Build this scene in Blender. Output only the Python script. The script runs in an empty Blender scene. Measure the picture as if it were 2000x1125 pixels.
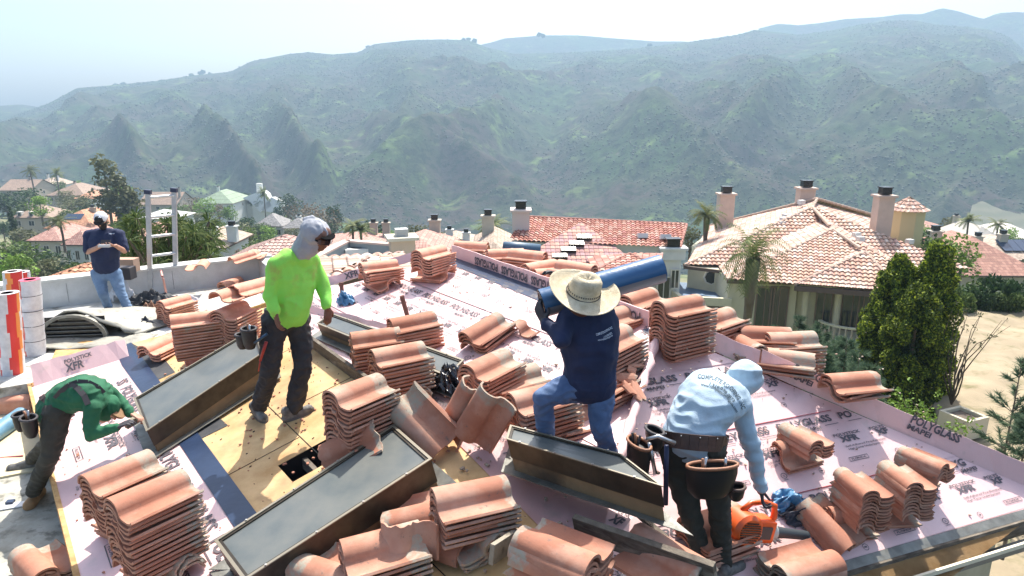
import bpy, bmesh, math, random
import numpy as np
from mathutils import Vector, Matrix, noise
from mathutils.bvhtree import BVHTree
random.seed(7); rng = np.random.default_rng(7)
S = bpy.context.scene; COL = S.collection
# ---------------------------------------------------------------- camera
CH = 3.4; F = 1351.0; YH = 215.0
PITCH = math.atan((562.5 - YH) / F)
cam = bpy.data.cameras.new('camera'); camo = bpy.data.objects.new('camera', cam); COL.objects.link(camo)
camo.location = (0, 0, CH); camo.rotation_euler = (math.pi / 2 - PITCH, 0, 0)
cam.sensor_width = 36; cam.lens = 36 * F / 2000; cam.clip_start = .1; cam.clip_end = 30000
S.camera = camo
# ---------------------------------------------------------------- sky, sun, exposure
SUN = Vector((-.22, -1, -1.6)).normalized()          # direction the light travels
el = math.asin(-SUN.z); az = math.atan2(-SUN.x, -SUN.y)
w = bpy.data.worlds.new('World'); S.world = w; w.use_nodes = True
nt = w.node_tree; nt.nodes.clear()
sky = nt.nodes.new('ShaderNodeTexSky'); sky.sky_type = 'NISHITA'; sky.sun_disc = False
sky.sun_elevation = el; sky.sun_rotation = az; sky.air_density = 1.0; sky.dust_density = 4.5; sky.ozone_density = 1.0; sky.altitude = 300
bg = nt.nodes.new('ShaderNodeBackground'); bg.inputs[1].default_value = .145
wo = nt.nodes.new('ShaderNodeOutputWorld')
nt.links.new(sky.outputs[0], bg.inputs[0]); nt.links.new(bg.outputs[0], wo.inputs[0])
sl = bpy.data.lights.new('sun', 'SUN'); sl.energy = 4.9; sl.angle = math.radians(.5); sl.color = (1, .95, .88)
so = bpy.data.objects.new('sun', sl); COL.objects.link(so); so.rotation_euler = SUN.to_track_quat('-Z', 'Y').to_euler()
S.view_settings.view_transform = 'Standard'; S.view_settings.look = 'None'; S.view_settings.gamma = 1
S.view_settings.exposure = 1.02
S.render.engine = 'CYCLES'; S.cycles.volume_bounces = 0; S.cycles.max_bounces = 6
# ---------------------------------------------------------------- geometry helpers
CAM = Vector((0, 0, CH)); cp, sp = math.cos(PITCH), math.sin(PITCH)
def ray(x, y):
    a = (x - 1000) / F; b = -(y - 562.5) / F
    return Vector((a, cp + b * sp, -sp + b * cp))
def onz(x, y, z): r = ray(x, y); return CAM + r * ((z - CH) / r.z)
def atd(x, y, d): return CAM + ray(x, y) * d
class Plane:
    def __init__(s, o, ex, ey):      # ex = reading direction, ey = up the slope
        s.o = Vector(o); s.ex = Vector(ex).normalized(); s.n = s.ex.cross(Vector(ey)).normalized(); s.ey = s.n.cross(s.ex)
        if s.n.z < 0: s.n = -s.n
    def px(s, x, y, h=0):
        r = ray(x, y); o = s.o + s.n * h
        return CAM + r * ((o - CAM).dot(s.n) / r.dot(s.n))
    def pxv(s, x, y, h=0):           # plane raised vertically by h
        r = ray(x, y); o = s.o + Vector((0, 0, h))
        return CAM + r * ((o - CAM).dot(s.n) / r.dot(s.n))
    def uv(s, p): d = Vector(p) - s.o; return (d.dot(s.ex), d.dot(s.ey))
    def at(s, u, v, h=0): return s.o + s.ex * u + s.ey * v + s.n * h
    def z(s, x, y): return s.o.z - ((x - s.o.x) * s.n.x + (y - s.o.y) * s.n.y) / s.n.z
# ---------------------------------------------------------------- materials
MC = {}
def lin(c):
    if isinstance(c, str):
        c = [int(c[i:i + 2], 16) / 255 for i in (0, 2, 4)]; c = [x / 12.92 if x < .04045 else ((x + .055) / 1.055) ** 2.4 for x in c]
    return (c[0], c[1], c[2], 1)
def M(name, c1, c2=None, c3=None, scale=6, scale3=1.5, rough=.8, bump=0, bscale=40, metal=0, spec=.5, stretch=None, rnd=0, lo=.35, hi=.65, lo3=.55, hi3=.7, trans=0, coat=0):
    if name in MC: return MC[name]
    m = bpy.data.materials.new(name); m.use_nodes = True; n = m.node_tree.nodes; l = m.node_tree.links
    b = n['Principled BSDF']; b.inputs['Roughness'].default_value = rough; b.inputs['Metallic'].default_value = metal
    b.inputs['Specular IOR Level'].default_value = spec
    if trans: b.inputs['Transmission Weight'].default_value = trans
    if coat: b.inputs['Coat Weight'].default_value = coat
    c1 = lin(c1); out = None
    tc = n.new('ShaderNodeTexCoord'); vec = tc.outputs['Object']
    if stretch:
        mp = n.new('ShaderNodeMapping'); mp.inputs['Scale'].default_value = stretch; l.new(vec, mp.inputs[0]); vec = mp.outputs[0]
    if rnd:
        oi = n.new('ShaderNodeObjectInfo'); ad = n.new('ShaderNodeVectorMath'); ad.operation = 'ADD'
        sc = n.new('ShaderNodeVectorMath'); sc.operation = 'SCALE'; cx = n.new('ShaderNodeCombineXYZ')
        l.new(oi.outputs['Random'], cx.inputs[0]); l.new(oi.outputs['Random'], cx.inputs[1]); l.new(cx.outputs[0], sc.inputs[0]); sc.inputs['Scale'].default_value = 37
        l.new(vec, ad.inputs[0]); l.new(sc.outputs[0], ad.inputs[1]); vec = ad.outputs[0]
    def layer(prev, col, s, a, z):
        t = n.new('ShaderNodeTexNoise'); t.inputs['Scale'].default_value = s; t.inputs['Detail'].default_value = 5; t.inputs['Roughness'].default_value = .6
        l.new(vec, t.inputs['Vector'])
        r = n.new('ShaderNodeMapRange'); r.inputs['From Min'].default_value = a; r.inputs['From Max'].default_value = z; l.new(t.outputs['Fac'], r.inputs['Value'])
        mx = n.new('ShaderNodeMix'); mx.data_type = 'RGBA'; l.new(r.outputs[0], mx.inputs['Factor'])
        if hasattr(prev, 'links'): l.new(prev, mx.inputs['A'])
        else: mx.inputs['A'].default_value = prev
        mx.inputs['B'].default_value = lin(col); return mx.outputs['Result']
    cur = c1
    if c2 is not None: cur = layer(cur, c2, scale, lo, hi)
    if c3 is not None: cur = layer(cur, c3, scale3, lo3, hi3)
    if rnd:
        hs = n.new('ShaderNodeHueSaturation'); mr = n.new('ShaderNodeMapRange'); l.new(oi.outputs['Random'], mr.inputs['Value'])
        mr.inputs['To Min'].default_value = 1 - rnd; mr.inputs['To Max'].default_value = 1 + rnd; l.new(mr.outputs[0], hs.inputs['Value'])
        if hasattr(cur, 'links'): l.new(cur, hs.inputs['Color'])
        else: hs.inputs['Color'].default_value = cur
        cur = hs.outputs[0]
    if hasattr(cur, 'links'): l.new(cur, b.inputs['Base Color'])
    else: b.inputs['Base Color'].default_value = cur
    if bump:
        t = n.new('ShaderNodeTexNoise'); t.inputs['Scale'].default_value = bscale; t.inputs['Detail'].default_value = 4; l.new(vec, t.inputs['Vector'])
        bp = n.new('ShaderNodeBump'); bp.inputs['Strength'].default_value = bump; bp.inputs['Distance'].default_value = .01
        l.new(t.outputs['Fac'], bp.inputs['Height']); l.new(bp.outputs[0], b.inputs['Normal'])
    MC[name] = m; return m
# ---------------------------------------------------------------- object helpers
def link(name, me, mat=None, parent=None, smooth=None):
    o = bpy.data.objects.new(name, me); COL.objects.link(o)
    if mat is not None:
        for mm in (mat if isinstance(mat, (list, tuple)) else [mat]): me.materials.append(mm)
    if parent is not None: o.parent = parent; o.matrix_parent_inverse = Matrix.Identity(4)
    if smooth is not None: me.shade_smooth() if smooth is True else None
    return o
def empty(name, loc=(0, 0, 0), rz=0):
    o = bpy.data.objects.new(name, None); COL.objects.link(o); o.location = loc; o.rotation_euler = (0, 0, rz); o.empty_display_size = .1
    return o
def tag(o, label=None, cat=None, group=None, kind=None):
    if label: o['label'] = label
    if cat: o['category'] = cat
    if group: o['group'] = group
    if kind: o['kind'] = kind
    return o
class MB:                            # mesh collector
    def __init__(s): s.v = []; s.f = []; s.m = []
    def add(s, vs, fs, mi=0):
        k = len(s.v); s.v += [tuple(v) for v in vs]; s.f += [tuple(i + k for i in f) for f in fs]; s.m += [mi] * len(fs)
    def hexa(s, p, mi=0):            # p[0..3] bottom ring, p[4..7] top ring
        s.add(p, [(3, 2, 1, 0), (4, 5, 6, 7), (0, 1, 5, 4), (1, 2, 6, 5), (2, 3, 7, 6), (3, 0, 4, 7)], mi)
    def box(s, c, d, R=None, mi=0):
        c = Vector(c); x, y, z = [k / 2 for k in d]
        ps = [Vector(q) for q in ((-x, -y, -z), (x, -y, -z), (x, y, -z), (-x, y, -z), (-x, -y, z), (x, -y, z), (x, y, z), (-x, y, z))]
        if R is not None: ps = [R @ q for q in ps]
        s.hexa([q + c for q in ps], mi)
    def bar(s, a, b, w, h, up=(0, 0, 1), mi=0):
        a, b = Vector(a), Vector(b); d = (b - a).normalized(); sd = d.cross(Vector(up)).normalized() * w / 2; u = sd.cross(d).normalized() * h / 2
        s.hexa([a - sd - u, a + sd - u, b + sd - u, b - sd - u, a - sd + u, a + sd + u, b + sd + u, b - sd + u], mi)
    def prism(s, poly, off, mi=0):   # poly list of points, extruded by vector off
        n = len(poly); off = Vector(off); P = [Vector(p) for p in poly]
        s.add(P + [p + off for p in P], [tuple(range(n - 1, -1, -1)), tuple(range(n, 2 * n))] + [(i, (i + 1) % n, n + (i + 1) % n, n + i) for i in range(n)], mi)
    def tube(s, pts, r, n=10, mi=0, cap=True):
        pts = [Vector(p) for p in pts]; rs = r if isinstance(r, (list, tuple)) else [r] * len(pts)
        k0 = len(s.v); up = Vector((0, 0, 1)); prev = None
        for i, p in enumerate(pts):
            d = (pts[min(i + 1, len(pts) - 1)] - pts[max(i - 1, 0)]).normalized()
            a = d.cross(prev if prev else (up if abs(d.z) < .9 else Vector((1, 0, 0)))).normalized(); b = a.cross(d).normalized(); prev = b
            if a.length < .5: a = d.orthogonal().normalized(); b = a.cross(d)
            for j in range(n):
                t = 2 * math.pi * j / n; s.v.append(tuple(p + (a * math.cos(t) + b * math.sin(t)) * rs[i]))
        for i in range(len(pts) - 1):
            for j in range(n):
                q = k0 + i * n; s.f.append((q + j, q + (j + 1) % n, q + n + (j + 1) % n, q + n + j)); s.m.append(mi)
        if cap:
            s.f.append(tuple(k0 + j for j in range(n - 1, -1, -1))); s.m.append(mi)
            s.f.append(tuple(k0 + (len(pts) - 1) * n + j for j in range(n))); s.m.append(mi)
    def sphere(s, c, r, n=10, mi=0):
        c = Vector(c); r = r if isinstance(r, (list, tuple)) else (r, r, r); k = len(s.v); m = n // 2 + 1
        for i in range(1, m):
            for j in range(n):
                a = math.pi * i / m; t = 2 * math.pi * j / n; s.v.append((c.x + r[0] * math.sin(a) * math.cos(t), c.y + r[1] * math.sin(a) * math.sin(t), c.z + r[2] * math.cos(a)))
        s.v += [(c.x, c.y, c.z + r[2]), (c.x, c.y, c.z - r[2])]; T = len(s.v) - 2
        for i in range(m - 2):
            for j in range(n): q = k + i * n; s.f.append((q + j, q + n + j, q + n + (j + 1) % n, q + (j + 1) % n)); s.m.append(mi)
        for j in range(n):
            s.f.append((T, k + j, k + (j + 1) % n)); s.m.append(mi)
            q = k + (m - 2) * n; s.f.append((T + 1, q + (j + 1) % n, q + j)); s.m.append(mi)
    def build(s, name, mat, parent=None, smooth=False, bevel=0, loc=None):
        me = bpy.data.meshes.new(name)
        if loc is not None: L = Vector(loc); s.v = [tuple(Vector(v) - L) for v in s.v]
        me.from_pydata(s.v, [], s.f); me.update()
        if any(s.m): me.polygons.foreach_set('material_index', s.m)
        if bevel:
            bm = bmesh.new(); bm.from_mesh(me); bmesh.ops.bevel(bm, geom=bm.edges[:], offset=bevel, segments=2, profile=.7, affect='EDGES'); bm.to_mesh(me); bm.free()
        if smooth: me.shade_smooth(); 
        if smooth == 'auto': me.set_sharp_from_angle(angle=math.radians(40))
        o = link(name, me, mat, parent)
        if loc is not None: o.location = loc
        return o
def copy_tree(o, parent=None):
    c = o.copy(); COL.objects.link(c)
    if parent is not None: c.parent = parent
    for ch in list(o.children): copy_tree(ch, c)
    return c
# vectorised value noise
def vnoise(x, y, seed=0):
    xi = np.floor(x).astype(np.int64); yi = np.floor(y).astype(np.int64); xf = x - xi; yf = y - yi
    def h(a, b):
        n = (a * 374761393 + b * 668265263 + seed * 982451653) & 0xffffffff; n = ((n ^ (n >> 13)) * 1274126177) & 0xffffffff; n = n ^ (n >> 16)
        return (n & 0xffff) / 65535.0
    u = xf * xf * (3 - 2 * xf); v = yf * yf * (3 - 2 * yf)
    return (h(xi, yi) * (1 - u) + h(xi + 1, yi) * u) * (1 - v) + (h(xi, yi + 1) * (1 - u) + h(xi + 1, yi + 1) * u) * v
def fbm(x, y, o=5, seed=0, ridged=False):
    s = 0; a = 1; t = 0
    for i in range(o):
        n = vnoise(x * 2 ** i, y * 2 ** i, seed + i * 17)
        if ridged: n = 1 - abs(2 * n - 1)
        s = s + a * n; t += a; a *= .5
    return s / t
# text -> flat mesh (cap height 1)
TX = {}
def textmesh(s, bold=.03):
    if (s, bold) in TX: return TX[(s, bold)]
    c = bpy.data.curves.new('lettering', 'FONT'); c.body = s; c.size = 1; c.offset = bold; c.resolution_u = 2; c.space_character = 1.0
    o = bpy.data.objects.new('lettering', c); COL.objects.link(o); bpy.context.view_layer.update()
    me = o.evaluated_get(bpy.context.evaluated_depsgraph_get()).to_mesh()
    v = [(p.co.x / .7, p.co.y / .7) for p in me.vertices]; f = [tuple(p.vertices) for p in me.polygons]
    bpy.data.objects.remove(o); bpy.data.curves.remove(c)
    x0 = min(p[0] for p in v); x1 = max(p[0] for p in v); v = [(a - x0, b) for a, b in v]
    TX[(s, bold)] = (v, f, x1 - x0); return TX[(s, bold)]
def ring(n, ro, ri, sx=1, sy=1):
    v = []; f = []
    for i in range(n):
        t = 2 * math.pi * i / n; v += [(ro * math.cos(t) * sx, ro * math.sin(t) * sy), (ri * math.cos(t) * sx, ri * math.sin(t) * sy)]
    for i in range(n): j = (i + 1) % n; f.append((2 * i, 2 * j, 2 * j + 1, 2 * i + 1))
    return v, f
# ================================================================ the house being re-roofed
hu = ray(-80, 205); hu.z = 0; hu.normalize(); hv = Vector((hu.y, -hu.x, 0))
A = Plane(onz(155, 1115, .3), -hu, hv + Vector((0, 0, .25)))
APEX = A.px(1290, 645); HB = A.px(1220, 890)
bw = ray(4723, 215); bw.z = 0; bw.normalize(); bn = bw.cross(HB - APEX).normalized()
if bn.z < 0: bn = -bn
_e = onz(1825, 1059, .2); _s = Vector((bw.y, -bw.x, 0)); _k = (APEX.z - .2) / (APEX - _e).dot(-_s); B = Plane(_e, bw, -_s + Vector((0, 0, _k)))
RL = A.px(885, 502); RR = A.px(1266, 640)
HD = (HB - APEX).normalized()
H2 = B.px(2060, 975)
cn = (RL - APEX).cross(H2 - APEX).normalized(); cn = cn if cn.z > 0 else -cn
C = Plane(APEX, (APEX - RL), cn.cross(APEX - RL))
house = empty('house', A.at(0, 0)); HL = Vector(house.location)
tag(house, 'house in the foreground with its tiled roof stripped and covered in pink underlayment', 'house')
def hp(mb, name, mat, **k): o = mb.build(name, mat, house, **k); o.location = -HL; return o
m_ply = M('plywood', 'cfae7e', 'b08a58', '7c6247', scale=3, scale3=1.6, rough=.75, stretch=(1, 1, 1), bump=.25, bscale=14, lo3=.5, hi3=.8)
m_wood = M('weathered_timber', '6f6658', '4a4137', '8f8576', scale=9, scale3=4, rough=.85, stretch=(1, 1, 4), bump=.5, bscale=60)
m_fir = M('fresh_timber', 'c9a36c', 'a97f4c', scale=14, rough=.7, bump=.2)
m_pink = M('pink_underlayment', (.78, .53, .505), (.73, .48, .46), (.56, .42, .37), scale=1.3, scale3=5, rough=.36, bump=.6, bscale=5, spec=.85, lo3=.58, hi3=.8)
m_ink = M('print_ink', (.10, .09, .10), rough=.6)
m_inkr = M('red_line', (.42, .03, .05), rough=.6)
m_blue = M('blue_tape', (.022, .04, .085), (.016, .03, .065), scale=4, rough=.35, bump=.3, bscale=12)
m_black = M('black_plastic', (.012, .012, .014), rough=.25, bump=.6, bscale=9)
m_blackm = M('black_membrane', (.03, .032, .036), (.06, .06, .06), scale=5, rough=.7)
m_white = M('white_roof_coating', 'c9c8c2', 'a9a89f', '6b675b', scale=2.2, scale3=5, rough=.75, bump=.3, bscale=25, lo3=.54, hi3=.72)
m_wall = M('cream_stucco', 'cbbf9f', 'bfb291', scale=4, rough=.9, bump=.3, bscale=90)
m_gutter = M('gutter_metal', (.22, .22, .2), rough=.5, metal=.4)
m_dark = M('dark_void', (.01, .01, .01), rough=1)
m_steel = M('grey_flashing', '8a8a82', '6c6b64', scale=7, rough=.5, metal=.5, bump=.4, bscale=18)
def sheet(plane, uvs, h, name, mat, cuts=(), hole=None, hfun=None):
    bm = bmesh.new(); f = bm.faces.new([bm.verts.new((u, v, 0)) for u, v in uvs])
    for a, nrm in cuts: bmesh.ops.bisect_plane(bm, geom=bm.verts[:] + bm.edges[:] + bm.faces[:], plane_co=(a[0], a[1], 0), plane_no=(nrm[0], nrm[1], 0))
    if hole:
        bmesh.ops.delete(bm, geom=[f for f in bm.faces if hole(*f.calc_center_median().xy)], context='FACES')
    for v in bm.verts: v.co = plane.at(v.co.x, v.co.y, hfun(v.co.x, v.co.y) if hfun else h) - Vector((0, 0, 0))
    bm.normal_update()
    for f in bm.faces:
        if f.normal.z < 0: f.normal_flip()
    me = bpy.data.meshes.new(name); bm.to_mesh(me); bm.free()
    o = link(name, me, mat, house); o.location = -HL; return o
def clip(poly, a, n):                # keep side where (p-a).n <= 0
    out = []
    for i, p in enumerate(poly):
        q = poly[(i + 1) % len(poly)]; dp = (p[0] - a[0]) * n[0] + (p[1] - a[1]) * n[1]; dq = (q[0] - a[0]) * n[0] + (q[1] - a[1]) * n[1]
        if dp <= 0: out.append(p)
        if (dp < 0 < dq) or (dq < 0 < dp): t = dp / (dp - dq); out.append((p[0] + (q[0] - p[0]) * t, p[1] + (q[1] - p[1]) * t))
    return out
UA = A.uv
hipfar = APEX + HD * 4.6
TL0 = A.px(62, 722)
deckA = [(UA(TL0)[0], 0), (3.4, 0), UA(hipfar), UA(APEX), UA(RR), UA(RL)]
# rectangular hole in the plywood
h0 = UA(A.px(556, 905)); h1 = UA(A.px(655, 862))
hu0, hu1, hv0, hv1 = h0[0] - .02, h0[0] + .30, h0[1] - .05, h0[1] + .42
sheet(A, deckA, 0, 'roof_deck', m_ply, cuts=[((hu0, 0), (1, 0)), ((hu1, 0), (1, 0)), ((0, hv0), (0, 1)), ((0, hv1), (0, 1))], hole=lambda u, v: hu0 < u < hu1 and hv0 < v < hv1)
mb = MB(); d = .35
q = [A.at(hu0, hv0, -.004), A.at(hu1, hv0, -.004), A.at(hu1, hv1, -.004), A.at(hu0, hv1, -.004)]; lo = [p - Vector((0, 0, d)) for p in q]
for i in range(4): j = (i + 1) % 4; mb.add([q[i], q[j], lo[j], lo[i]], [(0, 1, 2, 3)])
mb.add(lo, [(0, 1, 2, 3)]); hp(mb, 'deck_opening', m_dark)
mb = MB(); mb.bar(A.at(hu0 + .0, hv0 + .2, -.1), A.at(hu1, hv0 + .2, -.1), .04, .09); hp(mb, 'rafter', m_wood)
# plywood joints and nail lines as thin dark sheets
mb = MB()
for v in (1.74,): mb.bar(A.at(-4.2, v, .003), A.at(3, v, .003), .006, .002, A.n)
for u in (-2.6, -1.42, -.2, 1.0, 2.2): mb.bar(A.at(u, 1.1, .0025), A.at(u, 1.73, .0025), .006, .002, A.n)
for u in (-2.0, -.75, .45): mb.bar(A.at(u, 1.75, .0025), A.at(u, 2.6, .0025), .006, .002, A.n)
for i in range(90):
    u, v = random.uniform(-3.6, .6), random.uniform(1.15, 2.5); a = random.uniform(0, 3); r = random.choice((.004, .006, .01))
    mb.bar(A.at(u, v, .003), A.at(u + math.cos(a) * r * 2, v + math.sin(a) * r * 2, .003), r, .004, A.n)
hp(mb, 'plywood_joints', m_dark)
sheet(B, [B.uv(APEX), B.uv(hipfar), (B.uv(hipfar)[0], 0), (B.uv(H2)[0] + .05, 0), B.uv(H2)], 0, 'roof_deck', m_ply)
Cf = [APEX, RR, RL, RL + (H2 - APEX), H2 + (H2 - APEX) * .15]
sheet(C, [C.uv(p) for p in (RL, APEX, H2, H2 + C.ey * -0 + Vector((hv.x, hv.y, -.28)) * 3, RL + Vector((hv.x, hv.y, -.28)) * 4)], -.004, 'roof_deck', m_blackm)
# membrane courses on slope A
SEAM = .955
pinkA = [(UA(A.px(600, 575))[0] - .3, 2.55), (2.0, 2.55), UA(A.px(1150, 1010)), UA(APEX), UA(RR), UA(RL), UA(A.px(628, 560))]
pinkA = [(UA(A.px(560, 588))), (UA(A.px(560, 588))[0] + .1, 2.56), (1.45, 2.56), (1.6, 2.84), (UA(APEX + HD * 3.0)[0] - .2, 2.84)] + [UA(APEX + HD * 2.9), UA(APEX), UA(RR), UA(RL)]
def courses(plane, poly, seams, pitch, mat=m_pink):
    for s0 in seams:
        p = clip(clip(poly, (0, s0 - .03), (0, -1)), (0, s0 + pitch), (0, 1))
        if len(p) > 2: sheet(plane, p, 0, 'underlayment_course', mat, hfun=lambda u, v, s0=s0: .0105 - .007 * (v - s0 + .03) / (pitch + .03))
courses(A, pinkA, (2.235, 3.19, 4.145), SEAM)
D_top = [A.px(62, 722), A.px(252, 695)]
Dp = [(UA(A.px(67, 756))[0], 0), (3.3, 0), (3.3, .95), (UA(A.px(250, 697))[0], .95)]
courses(A, Dp, (0,), SEAM)
sheet(A, [(-3.62, .9), (-1.0, .95), (2.9, .95), (2.9, 1.12), (-1.0, 1.12), (UA(A.px(262, 668))[0], 1.12), (UA(A.px(235, 680))[0], .93)], .0125, 'blue_strip', m_blue)
sheet(A, [(UA(A.px(262, 668))[0], 1.12), (-2.75, 1.12), (-2.75, 1.3), (-3.2, 1.3)], .004, 'black_underlay', m_blackm)
sheet(A, [(-1.95, 1.12), (-1.0, 1.12), (-1.0, 1.36), (-1.85, 1.3)], .005, 'black_underlay', m_blackm)
b0 = UA(RL); b1 = UA(RR)
sheet(A, [(b0[0] + .02, b0[1] - .17), (b1[0] - .75, b1[1] - .17 - .03), (b1[0] - .6, b1[1]), (b0[0] + .02, b0[1] + .0)], .0125, 'blue_strip', m_blue)
# slope B courses
sb1 = B.uv(B.px(1570, 806))[1]; sb0 = B.uv(B.px(1556, 957))[1]; PB = sb1 - sb0
pinkB = [B.uv(APEX), (B.uv(APEX + HD * 4.0)[0] - .25, B.uv(APEX + HD * 4.0)[1]), (B.uv(APEX + HD * 4.0)[0] - .25, .03), (B.uv(H2)[0], .03), B.uv(H2)]
courses(B, pinkB, [sb1 + k * PB for k in (-2, -1, 0, 1, 2)], PB)
# ---- printed lettering
class Print:
    def __init__(s, plane, poly, h): s.pl = plane; s.poly = poly; s.h = h; s.mb = MB(); s.rd = MB()
    def inside(s, u, v):
        c = False; n = len(s.poly)
        for i in range(n):
            a, b = s.poly[i], s.poly[i - 1]
            if (a[1] > v) != (b[1] > v) and u < (b[0] - a[0]) * (v - a[1]) / (b[1] - a[1]) + a[0]: c = not c
        return c
    def stamp(s, vs, fs, u, v, sx, sy, rot=0, red=False):
        c, n = math.cos(rot), math.sin(rot); pts = [(u + x * sx * c - y * sy * n, v + x * sx * n + y * sy * c) for x, y in vs]
        if not all(s.inside(*p) for p in pts): return
        (s.rd if red else s.mb).add([s.pl.at(a, b, s.h) for a, b in pts], fs)
    def text(s, t, u, v, L, cap, bold=.03, rot=0):
        vs, fs, wd = textmesh(t, bold)
        for ch in [1]: s.stamp(vs, fs, u, v, L / wd, cap, rot)
    def words(s, t, u, v, L, cap, bold=.03, rot=0):   # letter by letter so rims clip by letter
        vs, fs, wd = textmesh(t, bold); x = 0
        for i, chx in enumerate(t):
            if chx == ' ': continue
            a, f, w1 = textmesh(chx, bold)
            full = textmesh(t[:i + 1], bold)[2] - w1
            s.stamp([(p[0] + full, p[1]) for p in a], f, u, v, L / wd, cap, rot)
    def line(s, u, v, L, t=.006, red=False): s.stamp([(0, 0), (1, 0), (1, 1), (0, 1)], [(0, 1, 2, 3)], u, v, L, t, red=red)
    def oval(s, u, v, r, sx=1): vs, fs = ring(20, r, r * .86); s.stamp(vs, fs, u, v, sx, 1); vs, fs, wd = textmesh('FM', .04); s.stamp([(x - wd / 2, y - .5) for x, y in vs], fs, u, v, r * .5 * sx, r * .5)
    def badge(s, u, v, L, H):
        for a, b, c, d in ((0, 0, L, .12 * H), (0, .88 * H, L, .12 * H), (0, 0, .1 * H, H), (L - .1 * H, 0, .1 * H, H)): s.stamp([(a, b), (a + c, b), (a + c, b + d), (a, b + d)], [(0, 1, 2, 3)], u, v, 1, 1)
        s.text('FLORIDA', u + .12 * L, v + .3 * H, .76 * L, .4 * H, .02)
    def mark(s, u, v, r): vs, fs = ring(16, r, r * .8); s.stamp(vs, fs, u, v, 1.2, 1); s.text('UL', u - r * .4, v - r * .35, r * .8, r * .7, .03); s.text('LISTED', u - r, v - r * 1.6, r * 2, r * .4, .02)
    def run(s, v0, pitch, u0, u1, aPG, aX, k=1, seamline=True, ph=0):
        P = pitch
        u = u0 + ph
        while u < u1:
            s.words('POLYGLASS', u, v0 + .80 * P, aPG * .86, .095 * k)
            s.line(u + .06, v0 + .745 * P, aPG * .22, .008 * k); s.words('MAPEI', u + aPG * .36, v0 + .715 * P, aPG * .26, .042 * k, .04); s.line(u + aPG * .70, v0 + .745 * P, aPG * .22, .008 * k)
            s.text('G R O U P', u + aPG * .38, v0 + .69 * P, aPG * .22, .012 * k)
            u += aPG
        u = u0 + ph * .5; i = 0
        while u < u1:
            s.words('POLYSTICK', u, v0 + .56 * P, aX * .72, .038 * k, .025); s.words('XFR', u + aX * .1, v0 + .47 * P, aX * .5, .075 * k, .05)
            if i % 2 == 0:
                s.text('Self-Adhered Fire-Resistant', u + .05, v0 + .39 * P, aX * 1.1, .024 * k, .01); s.text('High Temp Underlayment', u + .06, v0 + .345 * P, aX * .95, .024 * k, .01)
            if i % 3 == 0: s.badge(u, v0 + .19 * P, aX * .5, .055 * k)
            if i % 3 == 1: s.mark(u + aX * .3, v0 + .2 * P, .036 * k)
            if i % 3 == 2: s.oval(u + aX * .2, v0 + .16 * P, .038 * k)
            u += aX; i += 1
    def done(s, name='printed_lettering'):
        if s.mb.f: hp(s.mb, name, m_ink)
        if s.rd.f: hp(s.rd, 'red_guide_line', m_inkr)
pr = Print(A, pinkA, .0135)
for v0, ph in ((4.145, .1), (3.19, .0), (2.235, .3)):
    pr.run(v0, SEAM, -3.6, 3.6, .60, .27, .85, ph=ph)
for v0 in (4.145, 3.19): pr.line(-2.9, v0 - .03, 2.2, .004); pr.line(-.65, v0 - .03, 1.6, .004)
pr.done()
pr = Print(A, clip(clip(Dp, (-3.2, 0), (-1, 0)), (0, .94), (0, 1)), .0135)
pr.run(0.0, SEAM, -3.9, 3.2, .86, .62, 1.15, ph=.12); pr.done()
pr = Print(B, pinkB, .0135)
for k in (-2, -1, 0, 1): pr.run(sb1 + k * PB, PB, -2.6, 2.2, .66, .40, PB / .95, ph=.1 * k)
for k in (-1, 0, 1): pr.line(-1.6, sb1 + k * PB - .032, 1.5, .005, red=(k != 1)); pr.line(-.05, sb1 + k * PB - .032, 1.1, .005, red=k != 1)
pr.done()
# ---- upstands (thin membrane-covered boards)
def upstand(name, a, b, ha, hb, lean, th=.012, segs=24, text=None, tcap=.09, tstep=.62, flip=False, start=0.1, wob=.006, mat=m_pink, extra=None):
    a, b = Vector(a), Vector(b); d = (b - a); L = d.length; d.normalize(); up = (Vector((0, 0, 1)) + Vector(lean)).normalized()
    nrm = d.cross(up).normalized()
    if nrm.dot(CAM - a) < 0: nrm = -nrm
    front = []; 
    for i in range(segs + 1):
        t = i / segs; p = a + d * L * t; h = ha + (hb - ha) * t + random.uniform(-wob, wob); ww = random.uniform(-wob, wob)
        front.append((p, p + up * h + nrm * ww))
    mb = MB()
    for i in range(segs):
        p0, p1 = front[i]; q0, q1 = front[i + 1]; o = nrm * th
        mb.hexa([p0 - o, q0 - o, q0, p0, p1 - o, q1 - o, q1, p1])
    ob = hp(mb, name, mat)
    if text:
        tb = MB(); x = start; xd, yd = (d, up)
        if nrm.cross(up).dot(d) > 0: pass
        right = d if d.dot(camo.matrix_basis.to_3x3() @ Vector((1, 0, 0))) > 0 else -d
        up = (up - d * up.dot(d)).normalized()
        if flip: right = -right
        o0 = a if right.dot(d) > 0 else b; dirn = right
        yv = -up if flip else up
        while x + tstep * .9 < L:
            for (s, L0, c0, yy) in text:
                vs, fs, wd = textmesh(s, .035); hh = (ha + hb) / 2
                base = o0 + dirn * (x + (0 if True else 0)) + nrm * (wob + .004) + up * ((hh * (1 - yy)) if flip else hh * yy)
                tb.add([base + dirn * (p[0] * L0 / wd) + yv * (p[1] * c0) for p in vs], fs)
            x += tstep
        hp(tb, 'printed_lettering', m_ink)
    return ob
upstand('underlayment_upstand', RL + Vector((-.02, .0, 0)), RR, .165, .16, (0, 0, 0), text=[('POLYGLASS', .52, .09, .30)], tstep=.60, flip=True)
upstand('underlayment_upstand', B.px(1335, 661), B.px(1480, 722), .17, .17, tuple(C.n * .0 + Vector((.1, .15, 0))), segs=8)
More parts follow.
